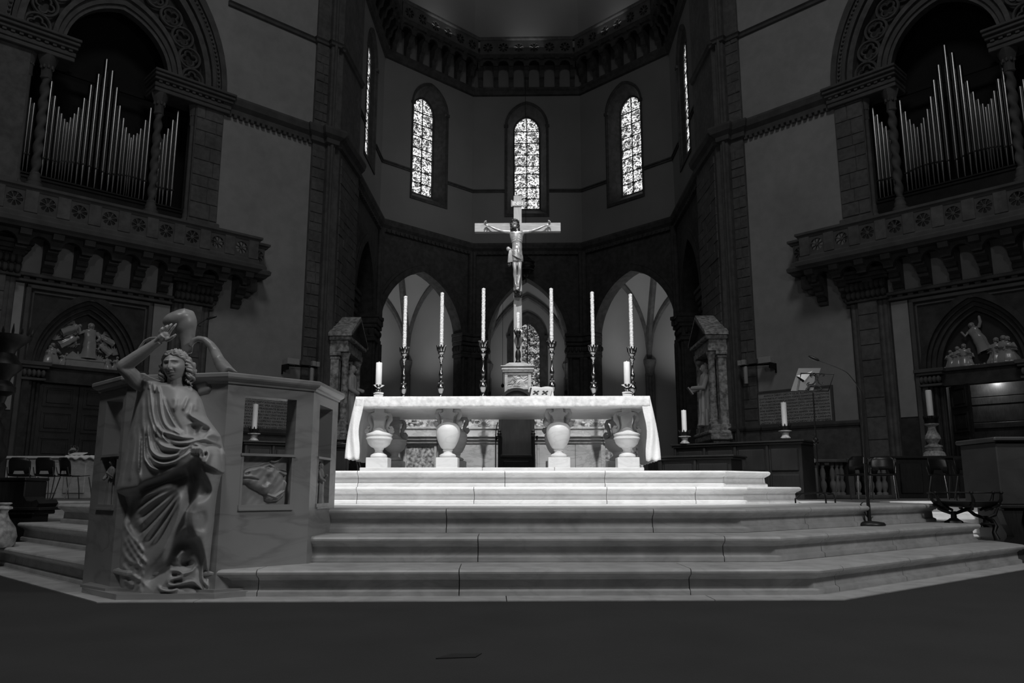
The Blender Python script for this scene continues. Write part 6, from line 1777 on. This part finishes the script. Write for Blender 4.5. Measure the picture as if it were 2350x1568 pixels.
# hair: waved front, ringlets at both sides
m = MB()
rr = random.Random(8)
nh, kh = 90, 60
G = []
for i in range(nh):
    g = 2 * PI * i / nh
    row = []
    for j in range(kh):
        q = PI * j / (kh - 1)
        d = Vector((math.sin(q) * math.sin(g), -math.sin(q) * math.cos(g), math.cos(q)))
        wav = .0045 * math.sin(17 * d.x + 9 * d.z + 3 * math.sin(6 * d.y)) + .003 * math.sin(31 * d.x - 14 * d.z)
        r = .079 + wav
        p = Vector((d.x * r * 1.0, .022 + d.y * r * .98, .022 + d.z * r * 1.10))
        # hairline: draw the front of the cap back behind the face
        if d.y < .05 and p.z < .066: p.y = max(p.y, .004 + .018 * min(1, (.066 - p.z) / .03))
        row.append(tuple(Mh @ p + HC))
    G.append(row)
m.grid(G, True)
for sx in (-1, 1):     # parted waves swept from the brow over the ears
    for k in range(8):
        dy, dz = .011 * k, .006 * k - .0009 * k * k
        pth, rad = [], []
        base = [(-.004, -.066, .070), (.020, -.071, .068), (.044, -.056, .058), (.064, -.026, .040), (.076, .004, .014), (.080, .016, -.018), (.078, .020, -.045)]
        cpts, _ = chain([Vector(q) for q in base], [.01] * 7, 5)
        for q, c in enumerate(cpts):
            w_ = .0045 * math.sin(q * .95 + k * 1.9)
            pth.append(Mh @ Vector((sx * (c.x + .002 * k), c.y + dy + w_ * .4, c.z + dz * (1 - q / 34) * 2.2 + w_)) + HC); rad.append((.0085 + .003 * math.sin(q * .95 + k)) * min(1, .35 + q / 7))
        m.tube(pth, rad, 8)
for sx in (-1, 1):    # long spiral locks falling on both shoulders
    for k in range(9):
        x0 = sx * (.060 + .022 * rr.random()); y0 = -.012 + .07 * rr.random(); z0 = .055 - .06 * rr.random(); L0 = .10 + .075 * rr.random(); ph0 = rr.random() * 6
        pth = []
        for q in range(34):
            t = q / 33
            pth.append(Mh @ Vector((x0 + sx * .016 * math.sin(PI * t * .9) + .010 * math.cos(ph0 + 17 * t), y0 + .010 * math.sin(ph0 + 17 * t), z0 - L0 * t)) + HC)
        m.tube(pth, [.006 + .006 * math.sin(PI * min(1, .12 + q / 33)) for q in range(34)], 7)
N_(m, 'curled_hair', 'statue', 60)
# ================================================================ choir stalls, candles on them
def stall(p0, p1, zt, nm_lb, front0=None, front1=None, zf=None):
    """long dark bench between two plan points with panelled front; returns the thing"""
    p0, p1 = Vector(p0), Vector(p1)
    d = p1 - p0; L = d.length; rot = math.atan2(d.y, d.x)
    t = thing('choir_stall', nm_lb, 'stall', (p0.x, p0.y, Z3), rot)
    H = zt - Z3
    MB().box(0, L, 0, .55, 0, H - .06).build('stall_body', 'wood', t, smooth=0)
    MB().cbox(-.05, L + .05, -.06, .6, H - .06, H - .03, .01).cbox(-.07, L + .07, -.08, .62, H - .03, H, .01).build('stall_top', 'wood', t, smooth=0)
    n = max(2, int(L / .42))
    w = L / n
    for i in range(n):
        for z0, z1 in ((.08, H * .42), (H * .48, H - .12)):
            MB().cbox(i * w + .05, (i + 1) * w - .05, -.025, .01, z0, z1, .012).build('stall_panel', 'wood', t, smooth=0)
        MB().cbox(i * w - .02, i * w + .02, -.035, .01, 0, H - .06, .006).build('stall_stile', 'wood', t, smooth=0)
    return t
def stall_candle(u, v_base, v_top, y, lb, lb2, rad=.042, base_h=.21):
    b = Vector(at(u, v_base, y))
    t = thing('candle_holder', lb, 'candle holder', b, 0)
    MB().lathe([(.075, 0), (.08, .012), (.06, .03), (.05, .06), (.055, .09), (.075, .105), (.10, .112), (.10, .122), (.06, .126)], 16).build('turned_foot', 'dust', t, smooth=40)
    m = MB().lathe([(.06, .124), (.062, .13), (.075, .17), (.08, .19), (.06, .19), (.05, .14)], 16)
    for k in range(10):
        g = 2 * PI * k / 10
        m.tube([(.07 * math.cos(g), .07 * math.sin(g), .15), (.085 * math.cos(g), .085 * math.sin(g), .2), (.10 * math.cos(g), .10 * math.sin(g), .225)], [.012, .012, .003], 5)
    m.build('spiked_cup', 'iron', t, smooth=40)
    zt = at(u, v_top, y)[2]
    c = MB().lathe([(rad * .97, 0), (rad, .01), (rad, zt - b.z - .16), (rad * .85, zt - b.z - .155), (.005, zt - b.z - .156), (.003, zt - b.z - .14)], 18).build('candle', 'wax', smooth=40)
    c.location = b + Vector((0, 0, .155)); tag(c, lb2, 'candle', None)
stall((2.43, 13.25), (4.06, 12.0), 1.385, 'long dark wooden choir stall right of the altar, two candles along its top')
stall((2.03, 12.3), (2.95, 11.75), 1.155, 'low dark wooden bench front at the altar’s right, below the stall')
stall((-4.25, 12.0), (-2.9, 13.0), 1.385, 'dark wooden choir stall seen through the pulpit opening, a candle on top')
stall_candle(1803, 1007, 924, 12.45, 'spiked candle base on the right choir stall’s outer end', 'white candle on the right choir stall’s outer end, before the plaque')
stall_candle(1572, 1019, 942, 13.1, 'spiked candle base on the right choir stall’s inner end', 'white candle on the right choir stall’s inner end, before the niche')
stall_candle(582, 1013, 928, 12.55, 'spiked candle base seen through the pulpit opening', 'white candle seen through the pulpit opening before the plaque')

# ================================================================ music stand with a folder of sheets
YM = 8.45
p_ = lambda u, v, y=YM: Vector(at(u, v, y))
fx_ = p_(1881, 1140)
ms = thing('music_stand', 'black wrought iron music stand with scrollwork desk, at the right of the steps', 'music stand', (fx_.x, YM, Z3))
O = Vector((fx_.x, YM, Z3))
def K(m, nm, mat='iron', sm=50): 
    m.v = [tuple(Vector(q) - O) for q in m.v]
    return m.build(nm, mat, ms, smooth=sm)
K(MB().tube([p_(1866, 902), p_(1872, 1000), p_(1877, 1080), p_(1881, 1140)], .008, 8), 'stand_pole')
K(MB().lathe([(.010, 0), (.024, .012), (.024, .02), (.012, .03), (.024, .04), (.03, .055), (.02, .075), (.008, .085)], 12, p_(1872.5, 1022)), 'pole_knob')
jt = p_(1880, 1131)
for (du, dv, y, mid) in (((1826), 1157, YM - .12, (1838, 1134)), ((1896), 1157, YM - .22, (1893, 1136)), ((1917), 1152, YM + .05, (1911, 1134))):
    f_ = Vector(at(du, dv, y)); f_.z = Z3 + .006
    q = Vector(at(mid[0], mid[1], (y + YM) / 2))
    K(MB().tube([jt, jt + (q - jt) * .6 + Vector((0, 0, .004)), q, Vector((f_.x, f_.y, q.z - .05)), f_], [.009, .009, .009, .009, .008], 8), 'leg')
dk = lambda u, v: Vector(at(u, v, YM + .10 - (v - 857) * .0016))
fr = [dk(1838, 857), dk(1914, 859), dk(1901, 898), dk(1831, 897)]
K(MB().tube(fr, .0068, 6, True), 'desk_frame')
sc = lambda a: [dk(1700 + x / 7.465, 790 + y / 7.465) for x, y in a]
for pts in ([(1235, 545), (1215, 530), (1225, 510), (1260, 500), (1300, 530), (1300, 600), (1270, 660), (1210, 695), (1160, 690), (1150, 665), (1175, 655)], [(1400, 548), (1430, 535), (1425, 512), (1370, 508), (1335, 540), (1315, 600), (1335, 660), (1375, 695), (1410, 685), (1405, 660)],
            [(1165, 775), (1185, 770), (1175, 755), (1140, 755), (1125, 785), (1150, 800)], [(1125, 785), (1150, 735), (1220, 708), (1300, 710), (1365, 735), (1385, 770), (1365, 798), (1320, 800), (1315, 780)]):
    K(MB().tube(sc(pts), .0068, 6), 'scroll')
fo = [sc([(1000, 408)])[0], sc([(1385, 405)])[0], sc([(1250, 795)])[0], sc([(868, 798)])[0]]
fo = [q + Vector((0, .02, 0)) for q in fo]
m = MB()
m.add([tuple(q) for q in fo] + [tuple(q + Vector((0, .006, 0))) for q in fo], [(0, 1, 2, 3), (7, 6, 5, 4), (0, 4, 5, 1), (1, 5, 6, 2), (2, 6, 7, 3), (3, 7, 4, 0)])
fl = sc([(962, 538), (1092, 628), (1235, 455), (1120, 500)]); fl = [q + Vector((0, .004 - .014 * k, 0)) for k, q in zip((0, 1, 0, .3), fl)]
m2 = MB().add([tuple(q) for q in fl] + [tuple(q + Vector((0, .002, 0))) for q in fl], [(0, 1, 2, 3), (7, 6, 5, 4), (0, 4, 5, 1), (1, 5, 6, 2), (2, 6, 7, 3), (3, 7, 4, 0)])
fd = thing('sheet_folder', 'pale sheet folder with a curled page resting on the music stand', 'folder', fo[3])
m.v = [tuple(Vector(q) - fo[3]) for q in m.v]; m.build('folder', 'paperdim', fd, smooth=0)
m2.v = [tuple(Vector(q) - fo[3]) for q in m2.v]; m2.build('curled_page', 'page', fd, smooth=0)

# ================================================================ microphone stand on the second step
YK = 7.36
bx_, by_, _ = at(1996, 1196, YK)
mk_ = thing('microphone_stand', 'tall black microphone stand with round base and bent neck on second step', 'microphone stand', (bx_, YK, Z2))
O2 = Vector((bx_, YK, Z2))
def K2(m, nm, mat='black', sm=50):
    m.v = [tuple(Vector(q) - O2) for q in m.v]
    return m.build(nm, mat, mk_, smooth=sm)
K2(MB().lathe([(.128, 0), (.130, .012), (.118, .028), (.07, .036), (.02, .042)], 32, O2), 'round_base')
g_ = lambda u, v, dy=0: Vector(at(u, v, YK + dy))
K2(MB().tube([O2 + Vector((0, 0, .03)), g_(1990, 1130), g_(1986, 1060)], [.017, .015, .0145], 10), 'lower_tube', 'black')
K2(MB().tube([g_(1986, 1062), g_(1983, 1000), g_(1979, 935)], [.0105, .010, .009], 10), 'upper_tube', 'black')
K2(MB().tube([g_(1986, 1050), g_(1986, 1064)], .019, 10), 'clutch_ring', 'chrome')
a, r = chain([g_(1979, 937), g_(1978, 908), g_(1973, 893), g_(1957, 871), g_(1940, 853), g_(1909, 839), g_(1879, 828)], [.007, .007, .0065, .006, .005, .004, .004])
K2(MB().tube(a, r, 8), 'gooseneck')
K2(MB().tube([g_(1880, 828), g_(1876, 826.5), g_(1860, 820), g_(1856, 818)], [.006, .015, .015, .010], 10), 'microphone_head')
K2(MB().tube([g_(1983, 1150), g_(1975, 1158), g_(1986, 1180), g_(1996, 1194), g_(2003, 1186)], .006, 6), 'cable')

# ================================================================ balustrade, table, chairs and tall candlestick at the right
YB2 = 13.5
x0, x1 = at(1846, 1100, YB2)[0], at(2046, 1100, YB2)[0]
bz0, bz1 = Z3, at(1900, 1055, YB2)[2]
ba = thing('balustrade', 'low stone balustrade with vase balusters behind the microphone stand', 'balustrade', (x0, YB2, Z3))
H = bz1 - bz0
MB().cbox(-.02, x1 - x0 + .02, -.14, .14, H - .05, H, .01).build('top_rail', 'stone_dark', ba, smooth=0)
MB().cbox(0, x1 - x0, -.12, .12, 0, .06, .01).build('bottom_rail', 'stone_dark', ba, smooth=0)
bx = lambda u: at(u, 1100, YB2)[0] - x0
for u0, u1, mt in ((1846, 1864, 'marble_old'), (1941, 1954, 'stone_dark'), (2036, 2048, 'stone_dark')):
    MB().cbox(bx(u0), bx(u1), -.13, .10, 0, H - .05, .01).cbox(bx(u0) - .02, bx(u1) + .02, -.16, .12, H - .06, H + .01, .01).build('pier', mt, ba, smooth=0)
bp_ = [(.05, .06), (.05, .09), (.03, .10), (.035, .13), (.055, .19), (.05, .25), (.028, .30), (.035, .33), (.045, .40), (.035, .47), (.022, .50), (.04, .54), (.04, H - .05)]
b0 = None
for u in (1873, 1889, 1911, 1922, 1932, 1968, 1998, 2016, 2029):
    if b0 is None: b0 = MB().lathe(bp_, 12).build('baluster', 'stone', ba, smooth=45, loc=(bx(u), 0, 0))
    else: again(b0, ba, (bx(u), 0, 0))
MB().box(0, x1 - x0, .3, .34, 0, H - .08).build('dark_backing', 'wood', ba, smooth=0)

def table(loc, L, D, Ht, lb, top, body, nm='side_table'):
    t = thing(nm, lb, 'table', loc)
    MB().cbox(0, L, 0, D, Ht - .04, Ht, .008).build('table_top', top, t, smooth=0)
    MB().box(.06, L - .06, .05, D - .05, 0, Ht - .04).build('table_base', body, t, smooth=0)
    for i in range(int(L / .5)): MB().cbox(.12 + i * .5, .12 + i * .5 + .38, .02, .06, .08, Ht - .12, .012).build('front_panel', body, t, smooth=0)
    return t
xa, xb = at(2048, 1047, 14)[0], at(2262, 1047, 14)[0]
table((xa, 14, Z3), xb - xa, .8, at(2150, 1047, 14)[2] - Z3, 'long dark panelled table at the right, its top edge catching light', 'wood', 'wood')
xa2, xb2 = xb + .02, at(2300, 1046, 14.3)[0]
table((xa2, 14.3, Z3), 1.2, .8, at(2270, 1047, 14.3)[2] - Z3, 'pale stone ledge at the end of the dark table at right', 'marble_old', 'marble_old', 'stone_ledge')

def make_chair(lb, loc, rot):
    t = thing('stacking_chair', lb, 'chair', loc, rot)
    G = []
    for i in range(11):
        a = -1 + i / 5
        row = []
        for (y, z, w) in ((.20, .44, .20), (.0, .425, .22), (-.16, .43, .21), (-.21, .47, .19)):
            row.append((a * w, y, z + .012 * a * a))
        G.append(row)
    o = MB().grid(G).build('seat', 'chair', t, smooth=180); s_ = o.modifiers.new('shell', 'SOLIDIFY'); s_.thickness = .008
    G = []
    for i in range(15):
        a = -1 + i / 7
        row = []
        for (y, z, w) in ((-.225, .53 if abs(a) < .5 else .46, .19), (-.24, .60, .20), (-.26, .70, .20), (-.28, .78 - .05 * max(0, abs(a) - .75) * 4, .185)):
            row.append((a * w, y + .05 * a * a, z))
        G.append(row)
    o = MB().grid(G).build('backrest', 'chair', t, smooth=180); s_ = o.modifiers.new('shell', 'SOLIDIFY'); s_.thickness = .008
    for sx in (-1, 1):
        MB().tube([(sx * .19, .18, .42), (sx * .205, .23, .2), (sx * .22, .26, 0)], .010, 6).build('leg', 'chrome', t, smooth=60)
        MB().tube([(sx * .19, -.16, .42), (sx * .205, -.21, .2), (sx * .215, -.26, 0)], .010, 6).build('leg', 'chrome', t, smooth=60)
        MB().tube([(sx * .195, -.2, .44), (sx * .2, -.235, .54), (sx * .2, -.25, .6)], .010, 6).build('back_post', 'chrome', t, smooth=60)
    return t
ch = None
def place(u, v, rot, lb):
    global ch
    a = (v - 784) / 1828
    y = 12.9
    x = at(u, v, y)[0]
    y = 1828 * (EYE - Z3) / (v - 1125) if v > 1131 else 13
    y = min(max(y, 11), 14)
    x = at(u, v, y)[0]
    if ch is None: ch = make_chair(lb, (x, y, Z3 - .002), rot)
    else: dup(ch, (x, y, Z3 - .002), rot, lb, ch.scale)
    ch.scale = (.82, .82, .82)
place(48, 1145, .15, 'leftmost of the three black shell chairs before the side table')
place(112, 1145, -.1, 'middle of the three black shell chairs before the side table')
place(165, 1145, -.55, 'right one of the three black shell chairs before the side table')
place(1962, 1146, PI - .9, 'black chair facing the balustrade just left of the microphone pole')
place(2030, 1146, PI - .5, 'black chair between the balustrade and the dark table')
place(2178, 1146, PI + .2, 'black chair before the dark table, left of the pair')
place(2240, 1146, PI + .3, 'black chair before the dark table, right of the pair')
c2 = dup(ch, (at(786, 1060, 11.3)[0], 11.3, .85), PI / 2 + .3, 'black chair with chrome legs between the pulpit and the tablecloth', (1, 1, 1))
MB().prism([(-4.2, 10.6), (-2.2, 10.6), (-2.2, 12.2), (-4.2, 12.2)], Z3 - .005, .848, 'z').build('floor_dais', 'stone', kind='structure', smooth=0)
# tall candlestick by the right door
YP = 16.0
pb = Vector(at(2143, 1044, YP))
pt_ = Vector(at(2136, 957, YP)); ptop = Vector(at(2128, 898, YP))
pc = thing('paschal_candlestick', 'tall carved marble candlestick with dark crown beside the right doorway', 'candlestick', (pt_.x, YP, Z3))
z_ = lambda v: at(2136, v, YP)[2] - Z3
m = MB().lathe([(.26, 0), (.26, .12), (.2, .2), (.12, .3), (.12, z_(1055)), (.21, z_(1047)), (.19, z_(1040)), (.15, z_(1036)), (.16, z_(1032)), (.14, z_(1030)), (.165, z_(1027)), (.165, z_(1024)), (.10, z_(1021)), (.08, z_(1018)), (.11, z_(1014)), (.145, z_(1008)), (.13, z_(1000)), (.09, z_(992)), (.065, z_(982)), (.08, z_(979)), (.12, z_(977)), (.135, z_(975)), (.135, z_(973)), (.08, z_(972))], 20, twist=(.05, 8, 0))
m.build('carved_stem', 'dust', pc, smooth=40)
m = MB().lathe([(.11, z_(973)), (.125, z_(966)), (.13, z_(960)), (.10, z_(960)), (.09, z_(970))], 16)
for k in range(10):
    g = 2 * PI * k / 10
    m.tube([(.125 * math.cos(g), .125 * math.sin(g), z_(962)), (.14 * math.cos(g), .14 * math.sin(g), z_(955))], [.015, .004], 5)
m.build('spiked_cup', 'iron', pc, smooth=40)
c = MB().lathe([(.056, 0), (.058, .02), (.058, ptop.z - pt_.z - .02), (.05, ptop.z - pt_.z), (.005, ptop.z - pt_.z - .002)], 18).build('candle', 'wax', smooth=40)
c.location = (pt_.x, YP, pt_.z + .02); tag(c, 'thick white candle on the tall marble candlestick beside the right doorway', 'candle')

# wrought iron brazier
YR = 8.05
rc = Vector(at(2212, 1150, YR))
zf = Z2
br = thing('brazier', 'dark wrought iron brazier bowl on branching legs at the right step ends', 'brazier', (rc.x, YR, Z1))
v_ = lambda u, v, dy=0: Vector(at(u, v, YR + dy)) - Vector((rc.x, YR, Z1))
cu_ = v_(2216, 1152)
m = MB()
m.lathe([(.02, -.055), (.14, -.05), (.24, -.03), (.29, -.004), (.30, .004), (.28, .008), (.2, -.02), (.02, -.04)], 28, cu_)
m.build('bowl', 'iron', br, smooth=40)
MB().lathe([(.005, .004), (.18, .006), (.285, .004), (.285, -.002), (.1, -.03)], 24, cu_).build('ash_bed', 'stone', br, smooth=50)
R_ = (v_(2292, 1130) - v_(2135, 1130)).length / 2
for k in range(6):
    g = 2 * PI * k / 6 + .25
    dx, dy = math.cos(g), math.sin(g)
    top = Vector((v_(2213, 1131).x + R_ * dx, R_ * dy * .9, v_(2213, 1131).z))
    m = MB().tube([cu_ + Vector((.16 * dx, .16 * dy, -.08)), cu_ + Vector((.27 * dx, .27 * dy, -.03)), cu_ + Vector((.31 * dx, .31 * dy, .02)), top], [.012, .018, .016, .010], 7)
    m.ball(top, (.022, .022, .016), 7, 5); m.ball(cu_ + Vector((.28 * dx, .28 * dy, -.02)), .024, 7, 5); m.ball(cu_ + Vector((.22 * dx, .22 * dy, -.06)), .02, 7, 5)
    m.build('branch_arm', 'iron', br, smooth=50)
tp = [Vector((v_(2213, 1131).x + R_ * math.cos(2 * PI * j / 30), R_ * .9 * math.sin(2 * PI * j / 30), v_(2213, 1131).z)) for j in range(30)]
MB().tube(tp, .007, 6, True).build('top_ring', 'iron', br, smooth=60)
for (u, v, dy, zz) in ((2190, 1195, -.05, Z2 - Z1), (2262, 1195, .18, Z2 - Z1 - .05)):
    ft = v_(u, v, dy); ft.z = zz
    m = MB()
    for s in (-1, 1): m.tube([cu_ + Vector((s * .16 + (ft.x - cu_.x) * .9, dy, -.06)), Vector((ft.x + s * .10, dy, zz + .12)), Vector((ft.x + s * .02, dy, zz + .09))], [.014, .018, .014], 7)
    m.tube([Vector((ft.x, dy, zz + .11)), Vector((ft.x, dy, zz + .03))], [.024, .03], 8)
    m.lathe([(.075, 0), (.07, .015), (.045, .03), (.03, .045)], 10, (ft.x, dy, zz), twist=(.2, 5, 0))
    m.build('leg', 'iron', br, smooth=50)
m = MB()
pth = [v_(2262, 1188, .1), v_(2278, 1196, .05), v_(2285, 1210, 0), v_(2281, 1222, -.02), v_(2288, 1234, -.03)]
pth[-1].z = .01
m.tube(pth, [.02, .024, .026, .02, .03], 8); m.tube([v_(2252, 1202, .05), v_(2282, 1204, .0)], .012, 6)
m.build('leg', 'iron', br, smooth=50)
# dark block at the far right with a carved seat below
db = thing('marble_lectern', 'tall dark marble block cut by the right edge of view', 'lectern', (at(2287, 1100, 8.5)[0], 8.5, 0))
zt = at(2300, 1003, 8.5)[2]
MB().cbox(.03, 1.2, 0, .7, .50, zt - .05, .01).build('lectern_block', 'darkblock', db, smooth=0)
MB().cbox(0, 1.25, -.04, .75, zt - .05, zt, .015).build('lectern_top', 'darkblock', db, smooth=0)
MB().cbox(-.02, 1.25, -.06, .74, .46, .50, .01).box(.1, 1.1, .1, .6, 0, .46).build('lectern_foot', 'wood', db, smooth=0)
m = MB()
for k in range(3): m.prism([(.02 + .3 * k, 0), (.02 + .3 * k, .1), (.10 + .3 * k, .18), (.04 + .3 * k, .3), (.0 + .3 * k, .44), (.22 + .3 * k, .44), (.18 + .3 * k, .3), (.22 + .3 * k, .16), (.16 + .3 * k, 0)], -.03, .08, 'y')
m.build('scrolled_bracket', 'wood', db, smooth=0)

# ================================================================ left background: table with jug, kneeler, iron stand, carved base
YT = 14.0
xa, xb = at(5, 1047, YT)[0], at(225, 1050, YT)[0]
tl_ = table((xa, YT, Z3), xb - xa, .7, at(100, 1047, YT)[2] - Z3, 'stone side table with a pale top, far left behind the black chairs', 'marble', 'marble_old')
zt = at(100, 1047, YT)[2] + .002
G = []
xs0, xs1 = at(148, 1050, YT)[0], at(222, 1050, YT)[0]
for i in range(25):
    x = xs0 + (xs1 - xs0) * i / 24
    G.append([(x, YT + .6, zt + .006), (x, YT + .02, zt + .006 + .004 * math.sin(i * 1.7)), (x, YT - .012, zt - .02 - .012 * math.sin(i * .9)), (x, YT - .016, zt - .05 - .02 * math.sin(i * .9))])
o = MB().grid(G).build('runner_cloth', 'cloth', smooth=180); s_ = o.modifiers.new('cloth', 'SOLIDIFY'); s_.thickness = .004; s_.offset = 1
tag(o, 'crumpled white cloth over the right end of the left side table', 'cloth')
x, _, _z = at(166, 1046, YT + .2)
o = thing('glass_jug', 'small glass jug standing on the cloth of the left side table', 'jug', (x, YT + .2, zt + .012))
MB().lathe([(.05, 0), (.06, .01), (.075, .05), (.07, .09), (.04, .13), (.035, .16), (.045, .18), (.04, .18), (.03, .15), (.06, .08), (.06, .03), (.04, .012)], 18).build('jug_body', 'clear', o, smooth=50)
MB().tube([(.04, 0, .16), (.09, 0, .15), (.095, 0, .10), (.068, 0, .06)], .008, 6).build('jug_handle', 'clear', o, smooth=60)
x = at(172, 1048, YT)[0]
pg = MB().cbox(-.12, .12, -.09, .09, 0, .012, .003); pg.v = [tuple(Matrix.Rotation(.25, 4, 'X') @ Vector(q)) for q in pg.v]
o = pg.build('folded_paper', 'paper', smooth=0); o.location = (x, YT + .1, zt + .035)
tag(o, 'folded white paper lying beside the jug on the left side table', 'paper')
kn = thing('kneeler', 'dark wooden kneeler with a scrolled end at the left edge of view', 'kneeler', (at(-40, 1150, 8.6)[0], 8.6, 0))
k0 = Vector((kn.location.x, 8.6, 0))
kx = lambda u: at(u, 1150, 8.6)[0] - k0.x
kz = lambda v: at(50, v, 8.6)[2]
MB().cbox(0, kx(54), 0, .4, kz(1172), kz(1104), .01).cbox(-.02, kx(56), -.02, .42, kz(1104), kz(1096), .008).build('kneeler_body', 'wood', kn, smooth=0)
m = MB().prism([(kx(52), kz(1165)), (kx(52), kz(1138)), (kx(60), kz(1150)), (kx(72), kz(1152)), (kx(84), kz(1147)), (kx(90), kz(1156)), (kx(84), kz(1165))], .0, .36, 'y')
m.cbox(0, kx(96), -.03, .4, kz(1172), kz(1165), .005)
m.build('scrolled_end', 'wood', kn, smooth=0)
MB().box(0, kx(70), .05, .35, 0, kz(1180)).cbox(0, kx(80), .0, .4, kz(1182), kz(1172), .01).build('kneeler_foot', 'wood', kn, smooth=0)
cb = thing('carved_base', 'pale carved baluster-shaped stone base at the lower left edge', 'base', (at(-6, 1250, 7.0)[0], 7.0, Z1))
zz = lambda v: at(0, v, 7.0)[2] - Z1
rr_ = lambda px_: px_ * 7.0 / 1828
m = MB().lathe([(rr_(30), 0), (rr_(34), .02), (rr_(36), zz(1232)), (rr_(31), zz(1212)), (rr_(18), zz(1190)), (rr_(13), zz(1176)), (rr_(15), zz(1171)), (rr_(22), zz(1168)), (rr_(22), zz(1164)), (rr_(14), zz(1161)), (rr_(20), zz(1156)), (rr_(18), zz(1154))], 20, twist=(.06, 9, 30))
m.build('baluster_base', 'dust', cb, smooth=40)
ir = thing('iron_lamp_stand', 'black ornate iron lamp stand cut by the left edge of view', 'lamp stand', (at(-10, 1000, 7.6)[0], 7.6, 0))
zz = lambda v: at(0, v, 7.6)[2]
rr_ = lambda px_: px_ * 7.6 / 1828
m = MB().lathe([(rr_(60), 0), (rr_(55), .05), (rr_(20), .15), (rr_(16), zz(1062)), (rr_(26), zz(1050)), (rr_(28), zz(1030)), (rr_(16), zz(1010)), (rr_(18), zz(985)), (rr_(8), zz(968)), (rr_(8), zz(945)), (rr_(16), zz(935)), (rr_(10), zz(925)), (rr_(14), zz(910)), (rr_(30), zz(900)), (rr_(30), zz(888)), (rr_(16), zz(874)), (rr_(18), zz(866)), (rr_(36), zz(848)), (rr_(38), zz(838)), (rr_(30), zz(826)), (rr_(20), zz(812)), (rr_(22), zz(804)), (rr_(36), zz(790)), (rr_(50), zz(778)), (rr_(52), zz(772)), (rr_(30), zz(770))], 20)
m.build('lamp_stem', 'iron', ir, smooth=40)
m = MB()
for k in range(16):
    g = 2 * PI * k / 16
    m.tube([(rr_(48) * math.cos(g), rr_(48) * math.sin(g), zz(774)), (rr_(50) * math.cos(g), rr_(50) * math.sin(g), zz(766)), (rr_(52) * math.cos(g), rr_(52) * math.sin(g), zz(758 if k % 2 else 750))], [.012, .014, .003], 5)
m.build('spike_ring', 'iron', ir, smooth=50)
